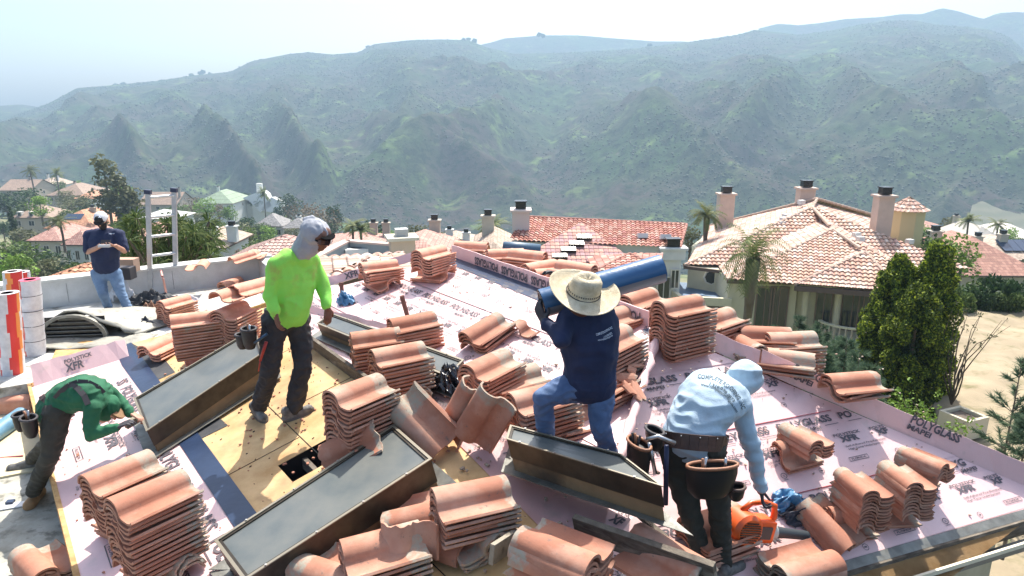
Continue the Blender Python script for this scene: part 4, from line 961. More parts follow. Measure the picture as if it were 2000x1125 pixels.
# belt and pouches
mb = MB(); u_ = (mid_ - (hpL + hpR) / 2).normalized(); u_ = (u_ + Vector((0, 0, .9))).normalized(); rx = (hpR - hpL).normalized(); ry = rx.cross(u_).normalized(); pc_ = (hpL + hpR) / 2 + u_ * .05
bl = [pc_ - base + rx * .222 * math.cos(a) + ry * .185 * math.sin(a) for a in [2 * math.pi * i / 24 for i in range(25)]]
for i in range(24): mb.bar(bl[i], bl[i + 1], .016, .10, u_)
belt = mb.build('tool_belt', m_leather, hood_m)
mb = MB(); [mb.sphere(bl[i] + u_ * .035 + (bl[i] - (pc_ - base)).normalized() * .01, .005, 6) for i in range(0, 24, 2)]; mb.build('belt_rivets', m_metal, belt)
pouch(hood_m, base, J(1385, 900, -.22), .33, .22, .11, m_tan, M('black_leather', (.012, .01, .01), rough=.5), (.1, -1, 0), tools=3)
pouch(hood_m, base, J(1428, 945, -.2), .11, .09, .09, m_leather, M('black_leather', (.012, .01, .01), rough=.5), (.6, -.8, 0))
pouch(hood_m, base, J(1262, 862, -.06), .22, .27, .11, m_tan, MC['black_leather'], (-.9, -.4, 0), tools=3)
pouch(hood_m, base, J(1290, 838, -.02), .16, .13, .09, m_strap, MC['black_leather'], (-.9, -.4, 0))
mb = MB(); mb.tube([J(1302, 870, -.2) - base, J(1300, 985, -.2) - base], [.015, .017], 8); mb.build('hammer_handle', M('navy_grip', (.01, .015, .05), rough=.5), hood_m, smooth=True)
mb = MB(); mb.tube([J(1262, 858, -.18) - base, J(1285, 852, -.2) - base, J(1318, 866, -.2) - base], [.012, .012, .016], 8); mb.build('hammer_head', m_metal, hood_m, smooth=True)
mb = MB(); mb.tube([J(1268, 865, -.12) - base, J(1280, 925, -.12) - base], .013, 8); mb.build('pliers', m_metal, hood_m, smooth=True)
# ---------------------------------------------------------------- crouching worker in green
fG = onz(65, 985, 0); Y0 = fG.y; base = fG
b = []; hd = J(207, 800, .12); ff = Vector((.62, .15, -.75)).normalized(); fu = Vector((.7, .1, .6)); P = head(b, hd, ff, fu)
hpN, hpF = J(112, 808, -.02), J(100, 792, .26); shN, shF = J(180, 795, -.08), J(205, 762, .26); neck = J(198, 782, .12)
cap(b, neck, .055, hd - fu * .03, .052); mid_ = J(150, 768, .08); torso(b, hpF, hpN, shF, shN, g=-.03, mid=mid_)
elN, wrN = J(178, 848, -.14), J(226, 836, -.1); elF, wrF = J(232, 782, .28), J(254, 806, .2)
limb(b, [shN, elN, wrN], [.045, .036, .026]); limb(b, [shF, elF, wrF], [.045, .036, .026])
kN, aN = J(98, 890, -.12), J(66, 958, -.02); kF, aF = J(100, 860, .35), J(62, 908, .42)
fF = onz(55, 915, 0); aF = fF + Vector((.06, 0, .1))
limb(b, [hpN, kN, aN], [.07, .05, .036]); limb(b, [hpF, kF, aF], [.07, .05, .036])
hand(b, wrF, J(266, 812, .18) - wrF, Vector((0, -.3, -1)), 1, .6)
grn = remesh(b, 'person', skin_l, None, .0065, 2, loc=base)
tag(grn, 'person in green hoodie and dark suspenders crouching over the edge of the pink sheet', 'person')
s = []; torso(s, hpF, hpN, shF, shN, g=.02, mid=mid_, build=1.0)
limb(s, [shN.lerp(neck, .2), shN, elN, wrN], [.075, .07, .056, .042]); limb(s, [shF.lerp(neck, .2), shF, elF, wrF], [.075, .07, .056, .042])
shirt = remesh(s, 'hoodie', m_green, grn, .010, 2, .018, 6, (1, .7, 1.5), loc=base, seed=12)
t = []; cap(t, neck, .08, hd - fu.normalized() * .02, .095); cap(t, hd + fu.normalized() * .025 - ff * .02, .112, hd - ff * .03, .108); remesh(t, 'hood', m_green, grn, .01, 2, .012, 11, loc=base, seed=13)
t = []; cap(t, hd + fu.normalized() * .07 + ff * .04, .05, hd + fu.normalized() * .045 + ff * .07, .045)
mb = MB(); fun = fu.normalized(); rr_ = ff.cross(fun).normalized(); uu = rr_.cross(ff).normalized()
mb.prism([hd - base + uu * .062 + ff * (.05 + .105 * math.cos(a)) + rr_ * .09 * math.sin(a) for a in [(-1.5 + 3 * i / 10) for i in range(11)]], uu * -.02 - ff * .0); mb.build('cap_brim', M('tan_cap_cloth', (.24, .14, .07), rough=.85), grn)
t = []; cap(t, hpN, .105, hpF, .105)
for h_, k_, a_ in ((hpN, kN, aN), (hpF, kF, aF)): limb(t, [h_.lerp((hpN + hpF) / 2, .2), h_.lerp(k_, .4), k_, k_.lerp(a_, .5), a_], [.108, .10, .074, .068, .06])
remesh(t, 'trousers', m_olive, grn, .011, 2, .016, 9, (1, 1, 1.3), loc=base, seed=14)
hl = []; hand(hl, wrN, J(250, 824, -.08) - wrN, Vector((.2, .2, -1)), 1, .7); cap(hl, wrN.lerp(elN, .1), .034, wrN, .032); remesh(hl, 'glove', m_glove, grn, .005, 1, loc=base)
l = []; d_ = Vector((.05, -.30, 0)); h_ = fG - d_ * .62 + Vector((0, 0, .0)); shoe(l, h_, h_ + d_, (0, 0, 1), .05); cap(l, h_ + Vector((0, -.06, .06)), .052, aN + Vector((0, 0, .02)), .05); remesh(l, 'work_boot', M('tan_nubuck', (.36, .22, .10), (.26, .15, .07), scale=12, rough=.85), grn, .009, 2, .003, 20, loc=base)
l = []; d_ = Vector((-.27, -.1, 0)); h_ = fF - d_ * .35; shoe(l, h_, h_ + d_); remesh(l, 'shoe', m_shoe, grn, .009, 2, loc=base)
bvS = BVHTree.FromPolygons([v.co + base for v in shirt.data.vertices], [tuple(p.vertices) for p in shirt.data.polygons])
def onsurf(bv, x, y, off=.006):
    h = bv.ray_cast(CAM, ray(x, y).normalized()); return (h[0] + (CAM - h[0]).normalized() * off) if h[0] is not None else None
for pl in ([(108, 778), (120, 764), (136, 752), (150, 756), (164, 772), (172, 790)], [(136, 752), (152, 746), (172, 747), (190, 756), (202, 768)]):
    pts = [q for q in (onsurf(bvS, *p_) for p_ in pl) if q is not None]
    if len(pts) > 1: straps(grn, base, pts, .045, .008, m_strap, 'suspender')
pc_ = (hpN + hpF) / 2 + Vector((.03, 0, .03)); rx = (hpF - hpN).normalized(); u_ = (mid_ - pc_).normalized(); ry = rx.cross(u_).normalized()
bl = [pc_ - base + rx * .185 * math.cos(a) + ry * .145 * math.sin(a) for a in [2 * math.pi * i / 20 for i in range(21)]]; mb = MB()
for i in range(20): mb.bar(bl[i], bl[i + 1], .014, .05, u_)
mb.build('tool_belt', m_leather, grn)
pouch(grn, base, J(72, 812, -.08), .17, .17, .12, m_strap, MC['black_leather'], (-.7, -.7, 0), tools=2); pouch(grn, base, J(50, 808, .1), .14, .15, .10, m_strap, MC['black_leather'], (-.9, -.3, 0))
# ---------------------------------------------------------------- man in the polo shirt holding a controller
fA, fB = onz(212, 606, .32), onz(252, 612, .32); Y0 = (fA.y + fB.y) / 2; base = (fA + fB) / 2
b = []; hd = J(198, 430, -.06); ff = Vector((.12, -.80, -.58)).normalized(); fu = Vector((.05, -.5, .8)); P = head(b, hd, ff, fu, .95)
shR, shL = J(174, 460, 0), J(234, 458, 0); neck = J(203, 452, .02); hpR, hpL = J(192, 535, .02), J(224, 535, .02)
cap(b, neck, .055, hd - fu.normalized() * .03, .05); mid_ = J(205, 495, -.02); torso(b, hpL, hpR, shL, shR, g=-.03, mid=mid_)
elR, wrR = J(172, 492, -.08), J(194, 482, -.34); elL, wrL = J(243, 490, -.08), J(226, 480, -.34)
limb(b, [shR, elR, wrR], [.045, .043, .028]); limb(b, [shL, elL, wrL], [.045, .043, .028])
hand(b, wrR, Vector((.8, -.45, .1)), Vector((.2, .1, 1)), 1, .8, .9); hand(b, wrL, Vector((-.8, -.45, .1)), Vector((-.2, .1, 1)), -1, .8, .9)
kR, aR = J(201, 572, -.08), fA + Vector((0, 0, .09)); kL, aL_ = J(236, 572, -.06), fB + Vector((0, 0, .09))
limb(b, [hpR, kR, aR], [.07, .05, .036]); limb(b, [hpL, kL, aL_], [.07, .05, .036])
pol = remesh(b, 'person', skin_l, None, .0075, 2, loc=base)
tag(pol, 'person in navy polo shirt, white cap and jeans on the white roof holding a controller', 'person')
s = []; torso(s, hpL, hpR, shL, shR, g=.03, mid=mid_, build=1.08, belly=.02, t0=.24)
limb(s, [shR.lerp(neck, .3), shR, shR.lerp(elR, .85)], [.075, .08, .075]); limb(s, [shL.lerp(neck, .3), shL, shL.lerp(elL, .85)], [.075, .08, .075]); cap(s, neck - Vector((0, 0, .03)), .08, neck, .068)
shirt = remesh(s, 'polo_shirt', m_navy, pol, .012, 2, .016, 7, loc=base, seed=15)
decal(shirt, m_wprint, [('complete roofing', [(212, 457.5), (224, 457)], 2.2, .03)], pol)
t = []; cap(t, hpR, .11, hpL, .11)
for h_, k_, a_ in ((hpR, kR, aR), (hpL, kL, aL_)): limb(t, [h_, h_.lerp(k_, .4), k_, k_.lerp(a_, .5), a_ - Vector((0, 0, .02))], [.108, .095, .072, .066, .062])
remesh(t, 'jeans', jean2, pol, .012, 2, .013, 9, (1, 1, 1.3), loc=base, seed=16)
for f_ in (fA, fB):
    l = []; d_ = Vector((.04, -.27, 0)); shoe(l, f_ - d_ * .4, f_ + d_ * .6); remesh(l, 'shoe', m_shoe, pol, .01, 2, loc=base)
fun = fu.normalized(); rr_ = ff.cross(fun).normalized(); uu = rr_.cross(ff).normalized()
t = []; cap(t, hd + uu * .035 - ff * .02, .098, hd + uu * .035 + ff * .005, .094); cc_ = Vector(hd)
remesh(t, 'cap', M('white_cap_cloth', (.62, .62, .64), rough=.85), pol, .01, 2, .002, 12, loc=base, cut=lambda c: (c - cc_).dot(uu) < .02 and (c - cc_).dot(ff) > -.06)
t = []; cap(t, hd + uu * .055 + ff * .045, .068, hd + uu * .03 + ff * .055, .062); capf = remesh(t, 'cap_front', M('black_cap_cloth', (.015, .014, .016), rough=.8), pol, .008, 1, loc=base)
mb = MB(); mb.prism([hd - base + uu * .045 + ff * (.06 + .095 * math.cos(a)) + rr_ * .078 * math.sin(a) for a in [(-1.5 + 3 * i / 10) for i in range(11)]], uu * -.006); mb.build('cap_visor', MC['black_cap_cloth'], pol)
t = []; cap(t, hd + ff * .03 - uu * .03, .072, hd + ff * .045 - uu * .085, .055); remesh(t, 'face_mask', MC['black_cap_cloth'], pol, .008, 2, .003, 14, loc=base)
decal(capf, m_wprint, [('AIRE', [(192, 425), (203, 425)], 3.5, .04)], pol, 'cap_lettering')
eyes(P, pol, base)
c_ = (wrR + wrL) / 2 + Vector((0, -.06, .02)); root = empty('remote_controller', c_); tag(root, 'white drone remote controller held in both hands of the man in polo shirt', 'remote control')
mb = MB(); mb.box((0, 0, 0), (.17, .09, .04)); mb.build('controller_body', M('pale_plastic', (.5, .5, .5), rough=.4), root, bevel=.01)
mb = MB(); mb.tube([(-.055, .0, .02), (-.055, 0, .04)], .006, 6); mb.build('stick', m_strap, root); mb = MB(); mb.tube([(.055, .0, .02), (.055, 0, .04)], .006, 6); mb.build('stick', m_strap, root)
mb = MB(); mb.box((0, .03, .045), (.14, .012, .075), Matrix.Rotation(-.5, 3, 'X')); mb.build('phone', m_strap, root)
# ================================================================ surroundings
# ---------------------------------------------------------------- near ground and valley sheet, hills
def polar(name, rs, azs, zf, mat, kind='structure', dz=None):
    R_, T_ = np.meshgrid(rs, azs, indexing='ij'); X = R_ * np.sin(T_); Y = R_ * np.cos(T_); Z = zf(X, Y, R_, T_)
    nr, na = R_.shape; v = np.stack([X, Y, Z], -1).reshape(-1, 3); i = np.arange(nr - 1)[:, None] * na + np.arange(na - 1)[None, :]
    f = np.stack([i, i + 1, i + 1 + na, i + na], -1).reshape(-1, 4)[:, ::-1]
    me = bpy.data.meshes.new(name); me.from_pydata(v.tolist(), [], f.tolist()); me.update(); me.shade_smooth(); o = link(name, me, mat); tag(o, kind=kind); return o, (X, Y, Z)
def azpx(x): return math.atan2((x - 1000) / F, cp + 0)     # azimuth of a pixel column near the horizon
AZ = [azpx(x) for x in (-700, 0, 350, 700, 1000, 1300, 1600, 1850, 2100, 2700)]
GR = [3, 15, 30, 60, 110, 200, 320, 420, 560, 700, 900]
GZ = np.array([[-6.3, -8, -12, -24, -33, -41, -44, -46, -80, -105, -115],
               [-6.3, -8, -12, -24, -33, -41, -44, -46, -80, -105, -115],
               [-6.3, -8, -12, -22, -30, -40, -46, -56, -100, -125, -135],
               [-6.3, -8, -12, -17, -24, -45, -80, -100, -130, -150, -160],
               [-6.3, -8, -12, -17, -24, -48, -90, -115, -140, -155, -165],
               [-6.3, -8.5, -12, -13, -22, -50, -90, -115, -140, -155, -165],
               [-6.3, -9, -11, -12.5, -22, -50, -90, -112, -135, -150, -160],
               [-6.3, -6.1, -6.1, -14, -19, -30, -60, -85, -100, -110, -130],
               [-6.3, -6.1, -6.1, -14, -19, -28, -50, -75, -90, -95, -110],
               [-6.3, -6.1, -6.1, -14, -19, -28, -50, -75, -90, -95, -110]])
GA = np.array(AZ)
def gz_tab(T, R):
    ai = np.clip(np.searchsorted(GA, T) - 1, 0, len(GA) - 2); at = np.clip((T - GA[ai]) / (GA[ai + 1] - GA[ai]), 0, 1); at = at * at * (3 - 2 * at)
    lr = np.log(GR); l = np.log(np.clip(R, 3, 900)); ri = np.clip(np.searchsorted(lr, l) - 1, 0, len(GR) - 2); rt = np.clip((l - lr[ri]) / (lr[ri + 1] - lr[ri]), 0, 1)
    a = GZ[ai, ri] * (1 - rt) + GZ[ai, ri + 1] * rt; b_ = GZ[ai + 1, ri] * (1 - rt) + GZ[ai + 1, ri + 1] * rt; return a * (1 - at) + b_ * at
def ground_z(X, Y, R, T): return gz_tab(T, R) + (fbm(X / 30 + 50, Y / 30 + 50, 4, 3) - .5) * np.clip(R / 40 - .6, 0, 4)
def gz(x, y): return float(ground_z(np.array([x]), np.array([y]), np.array([math.hypot(x, y)]), np.array([math.atan2(x, y)]))[0])
m_ground = M('hillside_ground', (.10, .13, .045), (.22, .19, .11), (.05, .075, .03), scale=.12, scale3=.05, rough=.95, bump=.5, bscale=2, lo3=.5, hi3=.6)
polar('ground', np.geomspace(1.5, 800, 150), np.linspace(-1.5, 1.5, 260), ground_z, m_ground)
# bare dirt pad to the right
m_dirt = M('dry_dirt', (.33, .265, .17), (.25, .20, .125), (.15, .135, .06), scale=.6, scale3=1.6, rough=.95, bump=1, bscale=6, lo3=.52, hi3=.75)
xs_, ys_ = np.linspace(2.5, 40, 130), np.linspace(3.5, 35.5, 120); XX, YY = np.meshgrid(xs_, ys_, indexing='ij')
ZZ = -6.0 + (fbm(XX * .8, YY * .8, 5, 9) - .5) * .55
ix = (np.arange(129)[:, None] * 120 + np.arange(119)[None, :]); fcs = np.stack([ix, ix + 120, ix + 121, ix + 1], -1).reshape(-1, 4)
keep = [k for k, (a, b_) in enumerate(zip(((XX[:-1, :-1] - (.5 + .615 * YY[:-1, :-1]))).reshape(-1), YY[:-1, :-1].reshape(-1))) if a > 0]
me = bpy.data.meshes.new('dirt'); me.from_pydata(np.stack([XX, YY, ZZ], -1).reshape(-1, 3).tolist(), [], fcs[keep].tolist()); me.update(); me.shade_smooth(); tag(link('dirt', me, m_dirt), kind='structure')
# hills: skyline control points (px, y)
def skyfun(pts):
    px = [p[0] for p in pts]; t = [azpx(p[0]) for p in pts]; sl_ = []
    for x, y in pts: r = ray(x, y); sl_.append((math.atan2(r.x, r.y), r.z / math.hypot(r.x, r.y)))
    return np.array([s[0] for s in sl_]), np.array([s[1] for s in sl_])
SK1 = [(-900, 330), (-300, 270), (0, 232), (60, 212), (95, 200), (150, 170), (230, 163), (300, 157), (380, 145), (450, 138), (490, 118), (560, 104), (600, 100), (650, 104), (700, 100), (730, 84), (800, 76), (860, 74), (915, 76), (950, 90), (1000, 102), (1060, 102), (1130, 100), (1250, 92), (1330, 82), (1400, 72), (1440, 66), (1475, 56), (1510, 60), (1560, 66), (1620, 58), (1680, 46), (1740, 38), (1790, 38), (1830, 46), (1880, 50), (1930, 55), (1970, 70), (2000, 95), (2100, 130), (2400, 200), (2900, 300)]
SK1 = [(x, y + 2) for x, y in SK1]
st, ss = skyfun(SK1)
SPUR = [([(930, 110), (990, 200), (960, 270), (860, 305), (780, 345), (720, 385)], 34), ([(1090, 150), (1190, 250), (1290, 310), (1400, 370), (1480, 415)], 30), ([(560, 140), (700, 220), (830, 290), (930, 350), (1010, 385)], 26),
        ([(1350, 110), (1500, 230), (1430, 300), (1340, 360)], 26), ([(1560, 120), (1640, 260), (1720, 300), (1850, 330), (1990, 375)], 28), ([(330, 170), (400, 250), (470, 330), (520, 390)], 22), ([(130, 190), (90, 260), (40, 320)], 20),
        ([(1850, 100), (1900, 190), (1960, 270), (2050, 330)], 28), ([(1650, 270), (1590, 320), (1500, 370)], 20), ([(760, 100), (820, 200), (800, 260)], 22), ([(1200, 120), (1290, 200), (1400, 250)], 24), ([(200, 200), (260, 280), (300, 350)], 18), ([(1720, 90), (1760, 180), (1850, 250)], 26), ([(620, 130), (560, 220), (600, 300), (640, 360)], 20), ([(430, 160), (520, 230), (610, 330)], 16)]
_r = random.Random(12)
for poly, wd in list(SPUR):              # side ribs branching off every main spur
    for q in range(len(poly) - 1):
        (x0, y0), (x1, y1) = poly[q], poly[q + 1]
        for t in (.25, .75):
            sx, sy = x0 + (x1 - x0) * t, y0 + (y1 - y0) * t; side = _r.choice((-1, 1)) if q else (-1 if x1 > x0 else 1); a = _r.uniform(.7, 1.2); L = _r.uniform(45, 95)
            SPUR.append(([(sx, sy), (sx + side * L * .5, sy + L * .5 * a), (sx + side * L * .8, sy + L * a)], wd * .5))
def segd(px, py, poly):
    best = np.full(px.shape, 1e9)
    for (x0, y0), (x1, y1) in zip(poly[:-1], poly[1:]):
        dx, dy = x1 - x0, y1 - y0; t = np.clip(((px - x0) * dx + (py - y0) * dy) / (dx * dx + dy * dy), 0, 1); best = np.minimum(best, np.hypot(px - x0 - t * dx, (py - y0 - t * dy)))
    return best
def hills_z(R0, RR, zb, amp, seed):
    def f(X, Y, R, T):
        sl = np.interp(T, st, ss); zr = CH + sl * RR; s = (R - R0) / (RR - R0); sc = np.clip(s, 0, 1)
        base = zb + (zr - zb) * (sc ** .92)
        px = 1000 + np.tan(T) * F * cp * 1.0 + 0; el_ = (base - CH) / np.clip(R * np.cos(T), 1, None); py = YH - el_ * F * .97
        e = np.zeros_like(R)
        for poly, wd in SPUR:
            d = segd(px, py, poly); y0_ = poly[0][1]; fade = np.clip((py - y0_ - 5) / 150, 0, 1); e = np.maximum(e, np.exp(-(d / (wd * 1.5)) ** 1.5) * (50 if wd > 17.9 else 20) * fade) + (np.exp(-(d / (wd * .9)) ** 2) * 6 * fade)
        e += (fbm(X / 260, Y / 420, 5, seed, True) - .55) * amp + (fbm(X / 70, Y / 70, 4, seed + 5, True) - .5) * 11 + (fbm(X / 15, Y / 15, 3, seed + 9) - .5) * 7
        env = np.clip(sc * 6, 0, 1) * np.clip((1 - sc) * 3.2, .03, 1)
        z = base + e * env
        z = np.minimum(z, CH + (sl - .0035 * np.clip((1 - sc) * 5, 0, 1)) * R)
        z = np.where(s > 1, zr - (s - 1) * (RR - R0) * .5, z)
        return z
    return f
m_hill = bpy.data.materials.new('hill_scrub'); m_hill.use_nodes = True
n = m_hill.node_tree.nodes; l = m_hill.node_tree.links; bs = n['Principled BSDF']; bs.inputs['Roughness'].default_value = 1; bs.inputs['Specular IOR Level'].default_value = .05
tc = n.new('ShaderNodeTexCoord')
def nz(s, d=6, r=.65):
    t = n.new('ShaderNodeTexNoise'); t.inputs['Scale'].default_value = s; t.inputs['Detail'].default_value = d; t.inputs['Roughness'].default_value = r; l.new(tc.outputs['Object'], t.inputs['Vector']); return t.outputs['Fac']
def mrg(v, a, z):
    r = n.new('ShaderNodeMapRange'); r.inputs['From Min'].default_value = a; r.inputs['From Max'].default_value = z; l.new(v, r.inputs['Value']); return r.outputs[0]
def mx_(f, a, c):
    x = n.new('ShaderNodeMix'); x.data_type = 'RGBA'; l.new(f, x.inputs['Factor'])
    for v, k in ((a, 'A'), (c, 'B')):
        if isinstance(v, tuple): x.inputs[k].default_value = (*v, 1)
        else: l.new(v, x.inputs[k])
    return x.outputs['Result']
c_ = mx_(mrg(nz(.006), .42, .6), (.062, .052, .042), (.045, .078, .028))
c_ = mx_(mrg(nz(.02, 6), .55, .68), c_, (.13, .19, .055)); c_ = mx_(mrg(nz(.07, 5, .7), .48, .58), c_, (.025, .036, .018)); c_ = mx_(mrg(nz(.012, 4), .68, .74), c_, (.16, .13, .09))
l.new(c_, bs.inputs['Base Color'])
bp = n.new('ShaderNodeBump'); bp.inputs['Strength'].default_value = 1; bp.inputs['Distance'].default_value = 4; l.new(nz(.05, 8, .7), bp.inputs['Height']); l.new(bp.outputs[0], bs.inputs['Normal'])
R0, RR = 640, 2100
FH = (R0, RR, st, ss, SPUR)
polar('hills', np.concatenate([np.linspace(R0, RR, 240), np.linspace(RR + 30, RR + 500, 8)]), np.linspace(-.95, .95, 620), hills_z(R0, RR, -150, 95, 21), m_hill)
st, ss = skyfun([(-900, 260), (-200, 215), (-60, 204), (0, 206), (40, 203), (75, 208), (130, 240), (300, 300), (2900, 300)])
SP0 = SPUR; SPUR = []
polar('hills', np.linspace(1500, 2600, 50), np.linspace(-.95, -.3, 120), hills_z(1500, 2500, -100, 30, 33), m_hill)
st, ss = skyfun([(700, 300), (900, 95), (960, 82), (985, 74), (1060, 68), (1130, 68), (1200, 74), (1280, 80), (1340, 80), (1450, 120), (1480, 55), (1520, 45), (1560, 48), (1600, 44), (1650, 36), (1720, 32), (1760, 26), (1800, 26), (1840, 14), (1870, 20), (1920, 36), (1950, 24), (1990, 22), (2060, 30), (2300, 60), (2900, 120)])
polar('hills', np.linspace(2300, 2740, 40), np.linspace(-.4, .95, 260), hills_z(2300, 2700, 60, 30, 41), m_hill)
# terraced bank and road shelf on the right
def slab(name, px, ds, mat, kind='structure'):
    ps = [atd(x, y, d) for (x, y), d in zip(px, ds)]; me = bpy.data.meshes.new(name); me.from_pydata([tuple(p) for p in ps], [], [tuple(range(len(ps)))]); me.update()
    o = link(name, me, mat); tag(o, kind=kind); return o
mt = bpy.data.materials.new('terraced_grass'); mt.use_nodes = True; n = mt.node_tree.nodes; l = mt.node_tree.links; tc = n.new('ShaderNodeTexCoord'); wv = n.new('ShaderNodeTexWave'); wv.bands_direction = 'Z'; wv.inputs['Scale'].default_value = .07; wv.inputs['Distortion'].default_value = 1.5
l.new(tc.outputs['Object'], wv.inputs[0]); c_ = mx_(wv.outputs['Fac'], (.085, .09, .05), (.115, .11, .065)); l.new(c_, n['Principled BSDF'].inputs['Base Color']); n['Principled BSDF'].inputs['Roughness'].default_value = 1
slab('grass_bank', [(1884, 455), (1905, 378), (2120, 384), (2200, 470), (2000, 480)], [600, 700, 700, 600, 560], mt)
slab('road', [(1893, 374), (1925, 369), (1975, 368), (1998, 345), (2060, 335), (2120, 384), (1905, 378)], [712, 735, 740, 900, 900, 700, 700], M('pale_road', (.30, .28, .25), (.25, .24, .21), scale=.05, rough=.9))
# ---------------------------------------------------------------- tiled roofs
def rooftile_mat(name, cs, seam=(.05, .03, .025), per=.30, row=.38, bumpk=1.0, jit=1.0):
    if name in MC: return MC[name]
    m = bpy.data.materials.new(name); m.use_nodes = True; n = m.node_tree.nodes; l = m.node_tree.links; b = n['Principled BSDF']; b.inputs['Roughness'].default_value = .75; b.inputs['Specular IOR Level'].default_value = .4
    uv = n.new('ShaderNodeUVMap'); sx = n.new('ShaderNodeSeparateXYZ'); l.new(uv.outputs[0], sx.inputs[0])
    def mth(op, a, c=None):
        x = n.new('ShaderNodeMath'); x.operation = op
        for i, v in enumerate((a, c)):
            if v is None: continue
            if isinstance(v, (int, float)): x.inputs[i].default_value = v
            else: l.new(v, x.inputs[i])
        return x.outputs[0]
    fu_ = mth('DIVIDE', sx.outputs[0], per); fv_ = mth('DIVIDE', sx.outputs[1], row); cx = n.new('ShaderNodeCombineXYZ'); l.new(mth('FLOOR', fu_), cx.inputs[0]); l.new(mth('FLOOR', fv_), cx.inputs[1])
    wn = n.new('ShaderNodeTexWhiteNoise'); wn.noise_dimensions = '2D'; l.new(cx.outputs[0], wn.inputs['Vector'])
    rp = n.new('ShaderNodeValToRGB'); rp.color_ramp.interpolation = 'CONSTANT'; l.new(wn.outputs['Value'], rp.inputs[0]); els = rp.color_ramp.elements
    els[0].position = 0; els[0].color = (*cs[0], 1); els[1].position = 1 / len(cs); els[1].color = (*cs[1], 1)
    for i in range(2, len(cs)): e = els.new(i / len(cs)); e.color = (*cs[i], 1)
    fr = mth('FRACT', fv_); ln = mth('LESS_THAN', fr, .09); mx = n.new('ShaderNodeMix'); mx.data_type = 'RGBA'; l.new(mth('MULTIPLY', ln, .55), mx.inputs['Factor']); l.new(rp.outputs[0], mx.inputs['A']); mx.inputs['B'].default_value = (*seam, 1)
    tc = n.new('ShaderNodeTexCoord'); t = n.new('ShaderNodeTexNoise'); t.inputs['Scale'].default_value = .8; t.inputs['Detail'].default_value = 5; l.new(tc.outputs['Object'], t.inputs['Vector']); hs = n.new('ShaderNodeHueSaturation'); r = n.new('ShaderNodeMapRange'); l.new(t.outputs['Fac'], r.inputs[0]); r.inputs[3].default_value = .75; r.inputs[4].default_value = 1.25; l.new(r.outputs[0], hs.inputs['Value']); l.new(mx.outputs['Result'], hs.inputs['Color']); l.new(hs.outputs[0], b.inputs['Base Color'])
    s_ = mth('SINE', mth('MULTIPLY', fu_, 6.28318)); hh = mth('ADD', mth('MULTIPLY', s_, .5), mth('MULTIPLY', mth('FRACT', fv_), -.5)); bp = n.new('ShaderNodeBump'); bp.inputs['Strength'].default_value = bumpk; bp.inputs['Distance'].default_value = .05; l.new(hh, bp.inputs['Height'])
    if bumpk > 0: l.new(bp.outputs[0], b.inputs['Normal'])
    MC[name] = m; return m
T_RED = [(.40, .16, .11), (.46, .20, .15), (.49, .25, .18), (.34, .13, .09), (.42, .18, .15), (.52, .32, .25)]
T_PALE = [(.50, .33, .24), (.56, .41, .32), (.45, .27, .20), (.62, .50, .41), (.48, .30, .24)]
T_PINK = [(.42, .22, .17), (.47, .27, .21), (.37, .19, .15)]
T_BRN = [(.26, .18, .13), (.30, .21, .15), (.22, .15, .11)]
def roofplane(pts, mat, parent, loc, wave=0, name='roof', per=.30, row=.38, th=.05):
    pts = [Vector(p) for p in pts]; ex = (pts[1] - pts[0]).normalized(); nrm = Vector()
    for i in range(1, len(pts) - 1): nrm += (pts[i] - pts[0]).cross(pts[i + 1] - pts[0])
    nrm.normalize(); 
    if nrm.z < 0: nrm = -nrm
    ex = ex - nrm * ex.dot(nrm); ex.normalize(); ey = nrm.cross(ex); 
    if ey.z < 0: ey = -ey; ex = -ex
    uv = [((p - pts[0]).dot(ex), (p - pts[0]).dot(ey)) for p in pts]; u0, u1 = min(a for a, _ in uv), max(a for a, _ in uv); v0, v1 = min(a for _, a in uv), max(a for _, a in uv)
    bm = bmesh.new()
    if wave:
        nu = int((u1 - u0) / (per / 6)) + 2; nv = int((v1 - v0) / row) + 2; grid = []
        us = [u0 + i * per / 6 for i in range(nu)]; vv = []
        for k in range(nv): vv += [(v0 + k * row, .03 * wave), (v0 + (k + 1) * row - .001, 0)]
        for v, h in vv: grid.append([bm.verts.new((u, v, h + wave * .05 * (abs(math.sin(math.pi * u / per)) - .35))) for u in us])
        for a in range(len(grid) - 1):
            for i in range(nu - 1): bm.faces.new((grid[a][i], grid[a][i + 1], grid[a + 1][i + 1], grid[a + 1][i]))
        area = sum(uv[i][0] * uv[(i + 1) % len(uv)][1] - uv[(i + 1) % len(uv)][0] * uv[i][1] for i in range(len(uv))); sg = 1 if area > 0 else -1
        for i in range(len(uv)):
            a, b_ = uv[i], uv[(i + 1) % len(uv)]; d = (b_[0] - a[0], b_[1] - a[1])
            if math.hypot(*d) < 1e-4: continue
            bmesh.ops.bisect_plane(bm, geom=bm.verts[:] + bm.edges[:] + bm.faces[:], plane_co=(a[0], a[1], 0), plane_no=(d[1] * sg, -d[0] * sg, 0), clear_outer=True)
    else: bm.faces.new([bm.verts.new((a, b_, 0)) for a, b_ in uv])
    lay = bm.loops.layers.uv.new('UVMap')
    for f in bm.faces:
        for lp in f.loops: lp[lay].uv = (lp.vert.co.x, lp.vert.co.y)
    L = Vector(loc)
    for v in bm.verts: v.co = pts[0] + ex * v.co.x + ey * v.co.y + nrm * v.co.z - L
    bmesh.ops.recalc_face_normals(bm, faces=bm.faces[:])
    if sum((f.normal.z * f.calc_area() for f in bm.faces)) < 0: bmesh.ops.reverse_faces(bm, faces=bm.faces[:])
    me = bpy.data.meshes.new(name); bm.to_mesh(me); bm.free()
    return link(name, me, mat, parent)
